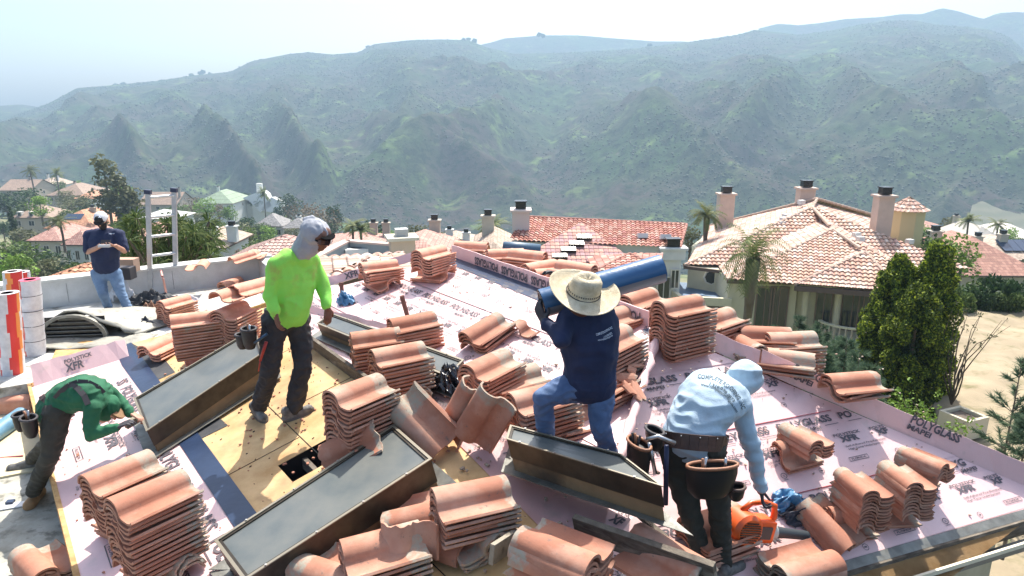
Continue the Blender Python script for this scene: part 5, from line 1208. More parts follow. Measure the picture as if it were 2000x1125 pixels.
def caps(pairs, parent, loc, mat, r=.13, name='ridge_tiles'):
    mb = MB()
    for a, b_ in pairs:
        a, b_ = Vector(a) - loc, Vector(b_) - loc; k = max(2, int((b_ - a).length / .42)); pts = []; rs = []
        for i in range(k): pts += [a.lerp(b_, i / k), a.lerp(b_, (i + .98) / k)]; rs += [r, r * .8]
        mb.tube(pts, rs, 8)
    return mb.build(name, mat, parent)
m_win = M('dark_window', (.02, .026, .03), rough=.1, spec=.8); m_wtrim = M('pale_trim', (.6, .57, .5), rough=.7)
def window(parent, loc, c, w_, h_, out_, mat=None, tm=None):
    out_ = Vector(out_).normalized(); s_ = Vector((-out_.y, out_.x, 0)); R = Matrix((s_, out_, Vector((0, 0, 1)))).transposed(); mb = MB()
    c = Vector(c) - loc; t = .08
    for dx, dz, a, b_ in ((-w_ / 2, 0, t, h_ + t), (w_ / 2, 0, t, h_ + t), (0, h_ / 2, w_ - t, t), (0, -h_ / 2, w_ - t, t), (0, 0, t * .7, h_ - t)): mb.box(c + s_ * dx + Vector((0, 0, dz)) + out_ * .01, (a, .07, b_), R)
    o = mb.build('window', tm or m_wtrim, parent); mb = MB(); mb.box(c, (w_, .04, h_), R); g = mb.build('pane', mat or m_win, o); return o
def chimney(parent, loc, base_, w_, d_, h_, mat, R=None, capm=None, pots=1):
    mb = MB(); b_ = Vector(base_) - loc; mb.box(b_ + Vector((0, 0, h_ / 2)), (w_, d_, h_), R); o = mb.build('chimney', mat, parent)
    mb = MB(); mb.box(b_ + Vector((0, 0, h_ + .06)), (w_ + .25, d_ + .25, .14), R); mb.build('chimney_cap', mat, o)
    mb = MB(); 
    for k in range(pots): mb.box(b_ + Vector(((k - (pots - 1) / 2) * .75, 0, h_ + .38)), (min(.8, w_ * .6), min(.7, d_ * .7), .42), R); mb.box(b_ + Vector(((k - (pots - 1) / 2) * .75, 0, h_ + .64)), (min(.95, w_ * .7), min(.85, d_ * .8), .07), R)
    mb.build('spark_arrestor', m_black, o); return o
def hiphouse(label, pl, pr_, d, depth, rise, wallh, roofm, wallm, d2=None, name='house', cat='house', nw=3, chims=(), gable=False, wave=0, over=.5, rows=1, grp=None, dorm=0):
    a, b_ = atd(*pl, d), atd(*pr_, d2 or d); b_.z = a.z; ex = (b_ - a).normalized(); ey = Vector((-ex.y, ex.x, 0)); ey = ey if ey.y > 0 else -ey; W = (b_ - a).length
    c, e = b_ + ey * depth, a + ey * depth; loc = (a + b_ + c + e) / 4 - Vector((0, 0, wallh)); root = empty(name, loc); tag(root, label, cat, grp); up = Vector((0, 0, rise))
    ins = 0.001 if gable else min(depth / 2, W / 2 - .01)
    if W >= depth or gable: r0, r1 = a + ey * depth / 2 + ex * ins + up, b_ + ey * depth / 2 - ex * ins + up; pl_ = [[a, b_, r1, r0], [c, e, r0, r1], [e, a, r0], [b_, c, r1]]
    else: i2 = W / 2; r0, r1 = a + ex * i2 + ey * i2 + up, e + ex * i2 - ey * i2 + up; pl_ = [[a, b_, r0], [c, e, r1], [e, a, r0, r1], [b_, c, r1, r0]]
    if gable: pl_ = pl_[:2]
    for q in pl_: roofplane(q, roofm, root, loc, wave)
    mb = MB(); o = over; q = [a + ex * o + ey * o, b_ - ex * o + ey * o, c - ex * o - ey * o, e + ex * o - ey * o]; zz = Vector((0, 0, .05)); mb.prism([p - Vector((0, 0, wallh + 3)) for p in q], Vector((0, 0, wallh + 2.9)))
    if gable:
        for p, q2, rg in ((q[0], q[3], r0 + ex * o), (q[1], q[2], r1 - ex * o)): mb.add([p - loc * 0 - zz, q2 - zz, rg - Vector((0, 0, .25))], [(0, 1, 2)])
    mb.v = [tuple(Vector(v) - loc) for v in mb.v]; mb.build('wall', wallm, root)
    mb = MB(); es = [a, b_, c, e] if not gable else [a, b_]
    for i in range(len(es) if not gable else 1): mb.bar(es[i] - loc - Vector((0, 0, .08)), es[(i + 1) % len(es)] - loc - Vector((0, 0, .08)), .12, .16)
    mb.build('eave_board', M('dark_eave', (.12, .08, .06), rough=.8), root)
    for r in range(rows):
        for i in range(nw):
            t = (i + .5) / nw; window(root, loc, a.lerp(b_, t) + ey * (o - .02) - Vector((0, 0, 1.7 + r * 2.9)), min(1.6, W / nw * .45), 1.4, -ey)
    for s_ in ((q[0], q[3], -ex), (q[1], q[2], ex)): window(root, loc, s_[0].lerp(s_[1], .5) + s_[2] * .02 - Vector((0, 0, 1.8)), 1.3, 1.4, s_[2])
    for t, s_, hh in chims: chimney(root, loc, a.lerp(b_, t) + ey * depth * s_ + Vector((0, 0, .2)), 1.1, .8, rise * .8 + hh, wallm, pots=1)
    for k in range(dorm):
        t = (k + .7) / (dorm + .4); p = a.lerp(b_, t) + ey * depth * .12 + Vector((0, 0, rise * .3)); mb = MB(); mb.box(p - loc, (1.3, 1.2, 1.3)); dm = mb.build('dormer', m_wtrim, root); mb = MB(); mb.box(p - loc - ey * .62, (.8, .04, .9)); mb.build('pane', m_win, dm)
    return root, (a, b_, ex, ey, r0, r1, loc)
mr_red, mr_pale, mr_pink, mr_brn = rooftile_mat('red_tiles', T_RED), rooftile_mat('pale_tiles', T_PALE), rooftile_mat('pink_tiles', T_PINK), rooftile_mat('brown_shingles', T_BRN, per=.5, row=.3, bumpk=.3)
mr_grey = rooftile_mat('grey_shingles', [(.20, .19, .18), (.25, .24, .23), (.16, .155, .15)], per=.5, row=.3, bumpk=.3); mr_green = rooftile_mat('green_metal', [(.20, .27, .17), (.22, .29, .19)], per=.6, row=3, bumpk=.2); mr_white = M('white_render', (.62, .62, .60), rough=.8)
mr_tan = rooftile_mat('tan_tiles', [(.36, .28, .21), (.42, .33, .25), (.31, .23, .17)], bumpk=.6); mr_or = rooftile_mat('orange_tiles', [(.46, .22, .12), (.54, .28, .16), (.40, .18, .10)], bumpk=.8)
w_cream, w_white, w_tan = M('cream_wall', (.50, .45, .36), (.44, .40, .32), scale=2, rough=.9), M('white_wall', (.66, .66, .62), (.60, .60, .57), scale=2, rough=.9), M('tan_wall', (.42, .36, .29), rough=.9)
# ---- the pale-roofed house on the right
ZE = -6.3
def E(x, y): return onz(x, y, ZE)
L1, L2, L3, R3, BRn, BRf, BLf = E(1336, 518), E(1420, 546), E(1552, 556), E(1762, 572), E(1806, 520), E(1801, 447), E(1384, 441)
A1, M0, A2, A3 = atd(1587, 405, 49.2), atd(1596, 388, 51.5), atd(1627, 448, 44.6), atd(1690, 492, 41.2)
loc = Vector((20, 46, -13)); rh = empty('house', loc); tag(rh, 'large cream house with pale pink clay tile roof, three chimneys and a round tower', 'house')
bk = Vector((.15, 1, 0)).normalized()
roofplane([L1, L1.lerp(R3, .75) + (L1 - R3) * 0 , A1], mr_pale, rh, loc, 1) if False else None
F1R = L1 + (R3 - L1).normalized() * 13; F1R.z = ZE; F1R = Vector((A1.x + 7.5, L1.y - 1.2, ZE))
roofplane([L1, F1R, A1], mr_pale, rh, loc, 2)
roofplane([L2, L2 + (R3 - L2).normalized() * 11.8, A2], mr_pale, rh, loc, 2)
roofplane([L3, R3, A3], mr_pale, rh, loc, 2)
roofplane([BLf, L1, A1, M0], mr_pale, rh, loc, .5)
roofplane([L2 + bk * 5, L2, A2, A2 + bk * 5], mr_pale, rh, loc, .5)
roofplane([L3 + bk * 4, L3, A3, A3 + bk * 4], mr_pale, rh, loc, .5)
roofplane([R3, BRn, BRf, M0, A1, A2, A3], mr_pale, rh, loc, .5)
roofplane([BRf, BLf, M0], mr_pale, rh, loc, 0)
m_cap_ = M('pale_ridge_tiles', (.42, .29, .21), (.50, .38, .3), scale=3, rough=.8)
caps([(L1, A1), (A1, A2 + (A1 - A2) * .15), (A2, A3 + (A2 - A3) * .15), (A3, R3), (L2, A2), (L3, A3), (A1, M0), (M0, BRf), (M0, BLf)], rh, loc, m_cap_, .12)
wt = M('pale_green_cream', (.60, .56, .40), (.54, .50, .36), scale=1.5, rough=.9)
def wallpts(pts, z0, z1, name='wall', mat=wt, par=rh, lc=loc):
    mb = MB(); mb.prism([Vector((p.x, p.y, z0)) - lc for p in pts], (0, 0, z1 - z0)); return mb.build(name, mat, par)
o_ = .45
wallpts([L1 + Vector((.4, .5, 0)), E(1423, 529) + Vector((0, .5, 0)), E(1423, 529) + Vector((0, 9, 0)), BLf + Vector((.5, -.5, 0))], -16, ZE - .12)
wallpts([L2 + Vector((.3, .5, 0)), E(1556, 549) + Vector((.3, .5, 0)), E(1556, 549) + Vector((.3, 9, 0)), L2 + Vector((.3, 9, 0))], -16, ZE - .13)
wallpts([L3 + Vector((.9, 1.6, 0)), R3 + Vector((-.6, 1.6, 0)), BRn + Vector((-.6, 0, 0)), BRf + Vector((-.6, -.5, 0)), L3 + Vector((.9, 12, 0))], -16, ZE - .14)
mb = MB(); mb.bar(L3 - loc - Vector((0, 0, .2)), R3 - loc - Vector((0, 0, .2)), .25, .28); mb.build('eave_board', M('dark_eave', (.12, .08, .06), rough=.8), rh); mb = MB(); mb.bar(L2 - loc - Vector((0, 0, .12)), E(1556, 549) - loc - Vector((0, 0, .12)), .14, .2); mb.bar(L1 - loc - Vector((0, 0, .12)), E(1423, 529) - loc - Vector((0, 0, .12)), .14, .2); mb.build('eave_board', M('dark_eave', (.12, .08, .06), rough=.8), rh)
m_brt = M('brown_trim', (.20, .14, .11), rough=.7)
def online(x, y, P, Q, off=.05):
    r_ = ray(x, y); d_ = Q - P; nn = Vector((-d_.y, d_.x, 0)).normalized(); nn = nn if nn.y < 0 else -nn; t_ = ((P - CAM).dot(nn)) / Vector((r_.x, r_.y, 0)).dot(nn); return CAM + r_ * t_ + nn * off, nn
W2 = (L2 + Vector((.3, .5, 0)), E(1556, 549) + Vector((.3, .5, 0))); W3 = (L3 + Vector((.9, 1.6, 0)), R3 + Vector((-.6, 1.6, 0)))
for x, w_ in ((1492, 1.0), (1520, 1.0)): p, nn = online(x, 600, *W2); window(rh, loc, p, w_, 2.5, nn, tm=m_brt)
for x, w_ in ((1608, .85), (1664, 1.1), (1697, 1.1), (1722, .9)): p, nn = online(x, 606, *W3); window(rh, loc, p, w_, 2.4, nn, tm=m_brt)
for x in (1573, 1636): p, nn = online(x, 600, *W3, off=.5); mb = MB(); mb.tube([p - loc + Vector((0, 0, 1.3)), p - loc - Vector((0, 0, 1.5))], .18, 12); mb.build('column', wt, rh)
p = online(1390, 541, L1 + Vector((.4, .5, 0)), E(1423, 529) + Vector((0, .5, 0)))[0]; mb = MB(); mb.tube([p - loc + Vector((0, .02, 0)), p - loc - Vector((0, .05, 0))], .52, 8); ow = mb.build('window', m_wtrim, rh); mb = MB(); mb.tube([p - loc - Vector((0, .05, 0)), p - loc - Vector((0, .08, 0))], .42, 8); mb.build('pane', m_win, ow)
# curved balcony with balusters
bc = online(1668, 650, *W3)[0]; bc.z = -9.35; mb = MB(); mb.prism([bc - loc + Vector((2.2 * math.cos(a), 1.9 * math.sin(a), -3.5)) for a in [math.pi + math.pi * i / 16 for i in range(17)]], (0, 0, 3.5)); bal = mb.build('balcony', wt, rh)
mb = MB(); pr2 = [bc - loc + Vector((2.1 * math.cos(a), 1.8 * math.sin(a), .88)) for a in [math.pi + math.pi * i / 16 for i in range(17)]]
for i in range(16): mb.bar(pr2[i], pr2[i + 1], .2, .1)
mb.build('balcony_rail', wt, bal)
for i in range(1, 20):
    a = math.pi + math.pi * i / 20; q = bc - loc + Vector((2.1 * math.cos(a), 1.8 * math.sin(a), 0)); mb = MB(); mb.tube([q, q + Vector((0, 0, .15)), q + Vector((0, 0, .35)), q + Vector((0, 0, .65)), q + Vector((0, 0, .84))], [.09, .05, .10, .045, .08], 8); mb.build('baluster', w_tan, bal, smooth=True)
# terrace left
tp = [E(1340, 590), E(1425, 596)]
mb = MB(); q0, q1 = onz(1333, 588, -7.9), onz(1424, 593, -7.9); mb.prism([p - loc for p in (q0, q1, q1 + Vector((0, 5, 0)), q0 + Vector((0, 5, 0)))], (0, 0, -.05)); mb.build('terrace_floor', M('terrace_blue', (.10, .16, .24), rough=.7), rh)
mb = MB(); mb.bar(q0 - loc + Vector((0, -.1, .1)), q1 - loc + Vector((.1, -.1, .1)), .25, .5); mb.bar(q0 - loc, q0 - loc + Vector((-.6, 5, 0)), .25, .5); mb.bar(q0 - loc - Vector((0, 0, 3)), q1 - loc - Vector((0, 0, 3)), .3, 5.4); mb.build('terrace_wall', wt, rh)
wc = M('pinkish_chimney', (.56, .44, .36), (.50, .39, .32), scale=2, rough=.9)
for (x, yb, dd, w_, h_, pots) in ((1414, 437, 56, 1.2, 2.35, 1), (1571, 400, 53, 1.15, 1.2, 1), (1719, 447, 47.5, 1.05, 2.2, 1)):
    p = atd(x, yb, dd); chimney(rh, loc, p - Vector((0, 0, .6)), w_, .9, h_ + .6, wc)
tb = atd(1768, 440, 50); mb = MB(); mb.tube([tb - loc + Vector((0, 0, -3)), tb - loc + Vector((0, 0, 1.1))], 1.2, 8); tw = mb.build('tower', M('yellow_stucco', (.55, .46, .26), rough=.9), rh)
tpz = tb + Vector((0, 0, 1.1)); rg_ = [tpz + Vector((1.45 * math.cos(a), 1.45 * math.sin(a), 0)) for a in [2 * math.pi * i / 8 + .39 for i in range(8)]]
for i in range(8): roofplane([rg_[i], rg_[(i + 1) % 8], tpz + Vector((0, 0, .95))], mr_pale, tw, loc, 1.2, name='tower_roof')
for x, y, dd in ((1535, 425, 50), (1530, 432, 49), (1526, 440, 48), (1672, 462, 45), (1680, 470, 44.5), (1776, 475, 47), (1565, 398, 51)): mb = MB(); mb.box(atd(x, y, dd) - loc + Vector((0, 0, .12)), (.45, .35, .3), Matrix.Rotation(.3, 3, 'Z')); mb.build('roof_vent', w_white, rh)
# ---- the red-roofed white house in the middle
loc = Vector((4, 45, -12)); wh = empty('house', loc); tag(wh, 'white house with long red tile roof, four small skylights in a row, two chimneys', 'house')
g0_, g1_ = atd(1026, 423, 48), atd(1341, 438, 46.5); e0_, e1_ = atd(993, 470, 44.4), atd(1328, 484, 43)
roofplane([e0_, e1_, g1_, g0_], mr_red, wh, loc, 2); bko = Vector((.1, 4, -1.4)); roofplane([g0_ + bko, g1_ + bko, g1_, g0_], mr_red, wh, loc, 0)
caps([(g0_, g1_), (e1_, g1_)], wh, loc, M('dark_red_ridge', (.26, .10, .07), (.40, .2, .15), scale=3, rough=.8), .11)
pyr = Plane(atd(1135, 434, 45.8), Vector((1, .02, 0)), Vector((0, 1, .42)))
pp = [pyr.px(*q) for q in ((1030, 497), (1050, 535), (1165, 535), (1222, 497), (1135, 434))]
roofplane([pp[1], pp[2], pp[3], pp[4], pp[0]], rooftile_mat('dusky_pink_tiles', [(.42, .21, .16), (.46, .25, .20), (.36, .19, .18), (.49, .29, .22), (.39, .22, .22)]), wh, loc, .6)
for (x, y) in ((1093, 506), (1110, 493), (1126, 481), (1141, 469)):
    p = pyr.px(x, y - 5, .12); R = Matrix((pyr.ex, pyr.ey, pyr.n)).transposed(); mb = MB(); mb.box(p - loc, (.95, .42, .2), R); o = mb.build('skylight_box', m_bronze, wh); mb = MB(); mb.box(p - loc + pyr.n * .11, (.85, .34, .02), R); mb.build('skylight_glass', M('sky_glass', (.35, .5, .5), rough=.15), o)
q = [atd(1160, 530, 38.5), atd(1290, 524, 38), atd(1230, 495, 40.5)]; roofplane([q[0], q[1], q[2]], mr_red, wh, loc, 1.2); roofplane([q[1], q[1] + Vector((1, 4, 0)), q[2]], mr_red, wh, loc, 1.2); roofplane([q[0] + Vector((0, 4, 0)), q[0], q[2]], mr_red, wh, loc, .6)
caps([(q[0], q[2]), (q[1], q[2])], wh, loc, MC['dark_red_ridge'], .1)
for x, y, dd in ((1254, 464, 44.6), (1299, 466, 44.2)): p = atd(x, y, dd); mb = MB(); mb.box(p - loc + Vector((0, -.05, .1)), (.65, .5, .3), Matrix.Rotation(-.35, 3, 'X')); mb.build('skylight_box', w_white, wh)
mb = MB(); mb.box(atd(1192, 443, 46.8) - loc, (.5, .4, .35)); mb.build('roof_vent', m_black, wh)
def wp(pts, z0, z1, name='wall', mat=w_white): return wallpts(pts, z0, z1, name, mat, wh, loc)
wp([e0_ + Vector((.5, .4, 0)), e1_ + Vector((-.3, .4, 0)), g1_ + bko + Vector((-.3, -.3, 0)), g0_ + bko + Vector((.5, -.3, 0))], -18, e0_.z - .15)
mb = MB(); mb.add([e1_ - loc + Vector((-.3, .4, -.3)), g1_ + bko - loc + Vector((-.3, -.3, -.2)), g1_ - loc + Vector((-.3, 0, -.12))], [(0, 1, 2)]); mb.build('gable', w_white, wh)
a_ = aty(1300, 486, 42.3); b_ = aty(1332, 486, 42.3); wp([a_, b_, b_ + Vector((.2, 3, 0)), a_ + Vector((0, 3, 0))], -18, a_.z, 'wing'); 
for zz in (-9.0, -10.2): mb = MB(); mb.box(Vector(((a_.x + b_.x) / 2, a_.y - .1, zz)) - loc, ((b_ - a_).length + .5, .4, .18)); mb.build('string_course', w_white, wh)
chimney(wh, loc, atd(1313, 487, 43.3) - Vector((0, 0, .6)), 1.5, .9, .65, w_white); chimney(wh, loc, atd(1017, 452, 46.5) - Vector((0, 0, 2)), 1.15, 1.3, 3.4, M('white_pink_stucco', (.62, .53, .48), rough=.9), pots=1)
for x in (1243, 1252): mb = MB(); p = aty(x + 30, 560, 41.5)
window(wh, loc, aty(1296, 562, 42.2), .8, 1.4, (0, -1, 0)); window(wh, loc, aty(1318, 545, 42.2), .5, 1.2, (0, -1, 0))
# ---- other houses
grpv = 'houses of the neighbourhood below'
HH = [('cream two-storey house with red tile roof and arched balcony, left of the man in polo', (50, 470), (120, 477), 120, 11, 2.6, 6, mr_pink, w_cream, 3, 2, ((.3, .5, .6),), 0),
      ('white two-storey house with pink roof and dark bay window behind the hedge', (118, 478), (172, 486), 104, 10, 2.6, 6, mr_pink, w_white, 3, 2, (), 0),
      ('broad orange roofed house with a solar panel and white chimney beyond the palm', (84, 446), (182, 452), 150, 16, 4.5, 5, mr_or, w_cream, 3, 1, ((.6, .5, .6),), 0),
      ('pink roofed house right of the polo shirt behind the ladder', (205, 493), (285, 480), 88, 13, 3.4, 5, mr_pink, w_tan, 2, 1, (), 0),
      ('low brown house with a row of white dormers beside the tall dark cypress', (18, 425), (98, 432), 195, 12, 4, 4, mr_brn, w_tan, 3, 1, ((.2, .5, .6),), 3),
      ('brown hipped roof house below the small palm on the left skyline', (88, 382), (165, 380), 300, 22, 6, 5, mr_brn, w_tan, 4, 1, ((.4, .5, 1),), 0),
      ('dark brown gabled house at the far left edge of the ridge', (-5, 372), (60, 372), 330, 20, 6, 5, mr_brn, w_tan, 3, 1, ((.6, .5, 1.5),), 0),
      ('tan roofed house with white chimneys between the two far brown roofs', (58, 364), (104, 364), 360, 20, 5, 4, mr_tan, w_white, 2, 1, ((.3, .5, 2), (.7, .5, 2)), 0),
      ('small orange roofed house in front of the tall trees', (142, 388), (186, 384), 250, 12, 3, 3, mr_or, w_white, 2, 1, (), 0),
      ('brown roofed house with steep gable seen through the ladder top', (268, 400), (345, 398), 330, 20, 7, 5, mr_brn, w_tan, 3, 1, ((.95, .3, 3),), 0),
      ('house with broad pale green roof below the hill', (378, 398), (455, 396), 320, 26, 7, 6, mr_green, w_white, 4, 1, ((.25, .7, 1.5),), 0),
      ('white hipped roof house seen between the ladder rungs', (256, 428), (345, 425), 215, 14, 3, 5, M('white_roof', (.55, .55, .52), rough=.8), w_white, 3, 1, (), 0),
      ('grey pyramid roofed house with white walls, left of the grey hood', (492, 442), (552, 446), 190, 10, 4, 4, mr_grey, w_white, 3, 1, (), 0),
      ('second grey pyramid roofed house directly behind the grey hood', (548, 446), (602, 448), 185, 9, 3.4, 4, mr_grey, w_white, 3, 1, ((.5, .5, .4),), 0),
      ('low tan roofed house with two white chimneys right of the ladder', (352, 484), (440, 480), 78, 9, 2, 3, mr_tan, w_white, 2, 1, ((.6, .2, .6), (.98, .3, .6)), 0),
      ('brown roofed house behind the parapeted flat roof and the yellow palms', (600, 492), (735, 488), 95, 14, 1.7, 3, mr_pink, w_tan, 4, 1, ((.75, .8, 1), (.95, .8, 1)), 0),
      ('pink hip roofed house with a white chimney beyond the grey parapet', (742, 508), (880, 506), 62, 11, 1.5, 4, mr_pink, w_cream, 3, 1, ((.62, .9, .6),), 0),
      ('house with tan barrel tile roof left of the pink ridge board', (838, 486), (925, 488), 105, 12, 1.9, 4, mr_tan, w_white, 3, 1, ((.4, .4, .8), (.8, .3, .5)), 0),
      ('low brown tile roofed house just left of the long red roof', (918, 510), (1010, 504), 56, 12, 1.2, 4, mr_tan, w_cream, 2, 1, ((.35, .7, 1.2),), 0),
      ('rust coloured hip roof house beyond the hedge on the right', (1850, 538), (2045, 552), 66, 13, 3.0, 4, rooftile_mat('rust_tiles', [(.36, .18, .13), (.42, .22, .16), (.31, .15, .11)], bumpk=.7), w_cream, 4, 1, ((.22, .5, .5),), 0),
      ('brown tile roofed house with blue solar panels at the right edge', (1925, 508), (2080, 515), 92, 13, 3.0, 4, mr_tan, w_cream, 3, 1, ((.1, .3, .5), (.42, .3, .8)), 0),
      ('pale roofed house with grey walls and brick chimney at right', (1903, 468), (1960, 472), 150, 14, 3.5, 4, M('pale_roof', (.46, .42, .36), (.4, .37, .32), scale=.8, rough=.85), w_tan, 3, 1, ((.5, .9, 1),), 0),
      ('white roofed house right of the one with the brick chimney', (1958, 466), (2040, 470), 158, 14, 3.5, 4, M('white_tile_roof', (.56, .52, .46), rough=.85), w_white, 3, 1, (), 0),
      ('small pink roofed house at the valley edge right of the round tower', (1822, 458), (1862, 460), 175, 12, 3, 4, mr_pink, w_cream, 2, 1, (), 0),
      ('pink walled house half hidden by shrubs, below the valley bank', (1858, 470), (1908, 473), 160, 12, 2.6, 4, mr_pink, w_tan, 2, 1, (), 0)]
HR = {}
for k, (lb, a_, b_, d, dep, rise, wh_, rm, wm, nw, rows, ch, dorm) in enumerate(HH):
    HR[k] = hiphouse(lb, a_, b_, d, dep, rise * (.72 if d > 70 else 1), wh_, rm, wm, nw=nw, rows=rows, chims=ch, dorm=dorm, grp=grpv, gable=(k in (6, 9)))
def panel(root, loc, c, ex, ey, w_, h_, nn=3):
    nrm = ex.cross(ey).normalized(); nrm = nrm if nrm.z > 0 else -nrm; mb = MB(); R = Matrix((ex, ey, nrm)).transposed()
    for i in range(nn): mb.box(c - loc + ex * (i - (nn - 1) / 2) * w_ / nn + nrm * .12, (w_ / nn * .96, h_, .06), R)
    mb.build('solar_panels', M('solar_blue', (.03, .05, .09), rough=.15), root)
for k, t, s_, w_, h_, nn in ((20, .62, .28, 6, 2.6, 5), (2, .45, .7, 4, 2, 3)):
    rt, (a_, b_, ex, ey, r0_, r1_, lc) = HR[k]; dep = HH[k][4]; sl_ = (ey * dep / 2 + Vector((0, 0, HH[k][5]))).normalized(); panel(rt, lc, a_.lerp(b_, t) + sl_ * dep * .25, ex, sl_, w_, h_, nn)
# radiating hip roof close behind the parapet
hiphouse('near house with radiating dusty pink tile hip roof behind the parapet corner', (398, 530), (640, 526), 45, 8.6, 1.6, 5, rooftile_mat('dusty_tiles', [(.42, .27, .22), (.50, .34, .28), (.36, .22, .19)]), w_cream, nw=2, wave=1.2)
hiphouse('brown barrel tile roof just beyond the left parapet behind the wrapped rolls', (40, 562), (250, 552), 33, 5, .75, 4, mr_or, w_cream, nw=2, wave=1.3)
hiphouse('pink barrel tile roof between the neon sleeve and the torn pink edge', (622, 545), (812, 528), 17, 2.6, .12, 4, mr_pale, w_cream, nw=2, wave=1.3, d2=17.6)
# white modern house
rt, info = hiphouse('white modern house with curved sweeping white roofs and tall chimney', (446, 392), (500, 394), 340, 14, 1, 12, mr_white, w_white, nw=4, rows=2); lc = info[-1]
mb = MB()
for (p0, p1, p2, p3) in (((470, 388), (512, 372), (520, 378), (486, 392)), ((486, 392), (520, 378), (530, 402), (508, 415)), ((508, 410), (530, 385), (548, 394), (540, 418))):
    q = [atd(*p, 335) - lc for p in (p0, p1, p2, p3)]; mb.prism(q, (0, 6, -.5))
mb.build('sweeping_roof', mr_white, rt); mb = MB(); mb.box(atd(508, 376, 345) - lc, (2.6, 2, 9)); mb.box(atd(526, 410, 342) - lc - Vector((0, 0, 2)), (12, 12, 12)); mb.box(atd(480, 412, 342) - lc, (18, 6, 8)); mb.build('white_block', w_white, rt)
# flat roofed house with a grey parapet well
loc = Vector((-7.5, 24, -8)); ph_ = empty('house', loc); tag(ph_, 'flat roofed house with grey walled roof well holding air conditioning units', 'house')
zt = -1.95; q = [onz(628, 492, zt), onz(676, 472, zt), onz(770, 480, zt), onz(842, 480, zt), onz(742, 506, zt)]; q = [onz(600, 512, zt), onz(678, 472, zt), onz(765, 479, zt), onz(742, 500, zt)]
q2 = [Vector((p.x, p.y, zt)) for p in q]; mb = MB()
for i, j in ((0, 1), (1, 2)): mb.bar(q2[i] - loc - Vector((0, 0, .55)), q2[j] - loc - Vector((0, 0, .55)), .3, 1.1)
mb.build('parapet', M('grey_metal_panels', (.20, .23, .24), (.24, .27, .28), scale=1, rough=.6), ph_)
mb = MB()
for i, j in ((0, 1), (1, 2)): mb.bar(q2[i] - loc + Vector((0, 0, .04)), q2[j] - loc + Vector((0, 0, .04)), .36, .08)
mb.build('parapet_cap', M('pink_cap', (.52, .38, .32), rough=.8), ph_)
mb = MB(); mb.prism([p - loc - Vector((0, 0, 5.1)) for p in (q2[0], q2[1], q2[2] + Vector((2, 0, 0)), q2[3] + Vector((3, -4, 0)), q2[0] + Vector((0, -3, 0)))], (0, 0, 4.2)); mb.build('wall', M('pale_flat_roof', (.5, .5, .47), rough=.9), ph_)
for i, (x, y) in enumerate(((700, 497), (722, 490))):
    p = onz(x, y, zt - .5); mb = MB(); mb.box(p - loc, (1.1, .9, .6), Matrix.Rotation(.3, 3, 'Z')); o = mb.build('air_conditioner', w_white, ph_); mb = MB(); mb.tube([p - loc + Vector((0, 0, .3)), p - loc + Vector((0, 0, .32))], .3, 16); mb.build('fan_grille', m_blackm, o)
p = onz(785, 480, -1.9); mb = MB(); mb.box(p - loc - Vector((0, 0, .6)), (.95, .9, 1.8), Matrix.Rotation(.3, 3, 'Z')); ch = mb.build('chimney', M('tan_chimney', (.46, .36, .26), rough=.9), ph_); mb = MB(); mb.box(p - loc + Vector((0, 0, .35)), (1.25, 1.2, .12), Matrix.Rotation(.3, 3, 'Z')); mb.build('chimney_cap', M('pale_cap', (.5, .46, .36), rough=.9), ch); mb = MB(); mb.box(p - loc + Vector((0, 0, .55)), (.5, .45, .3), Matrix.Rotation(.3, 3, 'Z')); mb.build('spark_arrestor', M('galvanised', (.42, .43, .42), rough=.5, metal=.3), ch)
# ================================================================ plants
def leaf_mat(name, c1, c2, c3, rough=.7, trans=.25):
    m = bpy.data.materials.new(name); m.use_nodes = True; n = m.node_tree.nodes; l = m.node_tree.links; b = n['Principled BSDF']; b.inputs['Roughness'].default_value = rough; b.inputs['Specular IOR Level'].default_value = .3
    g = n.new('ShaderNodeNewGeometry'); r = n.new('ShaderNodeValToRGB'); l.new(g.outputs['Random Per Island'], r.inputs[0]); e = r.color_ramp.elements; e[0].color = (*c1, 1); e[1].color = (*c3, 1); k = e.new(.5); k.color = (*c2, 1)
    oi = n.new('ShaderNodeObjectInfo'); mr = n.new('ShaderNodeMapRange'); l.new(oi.outputs['Random'], mr.inputs[0]); mr.inputs[3].default_value = .75; mr.inputs[4].default_value = 1.25; hs = n.new('ShaderNodeHueSaturation'); l.new(mr.outputs[0], hs.inputs['Value']); l.new(r.outputs[0], hs.inputs['Color']); l.new(hs.outputs[0], b.inputs['Base Color'])
    if trans:
        t = n.new('ShaderNodeBsdfTranslucent'); l.new(hs.outputs[0], t.inputs[0]); x = n.new('ShaderNodeMixShader'); x.inputs[0].default_value = trans; l.new(b.outputs[0], x.inputs[1]); l.new(t.outputs[0], x.inputs[2]); l.new(x.outputs[0], n['Material Output'].inputs[0])
    return m
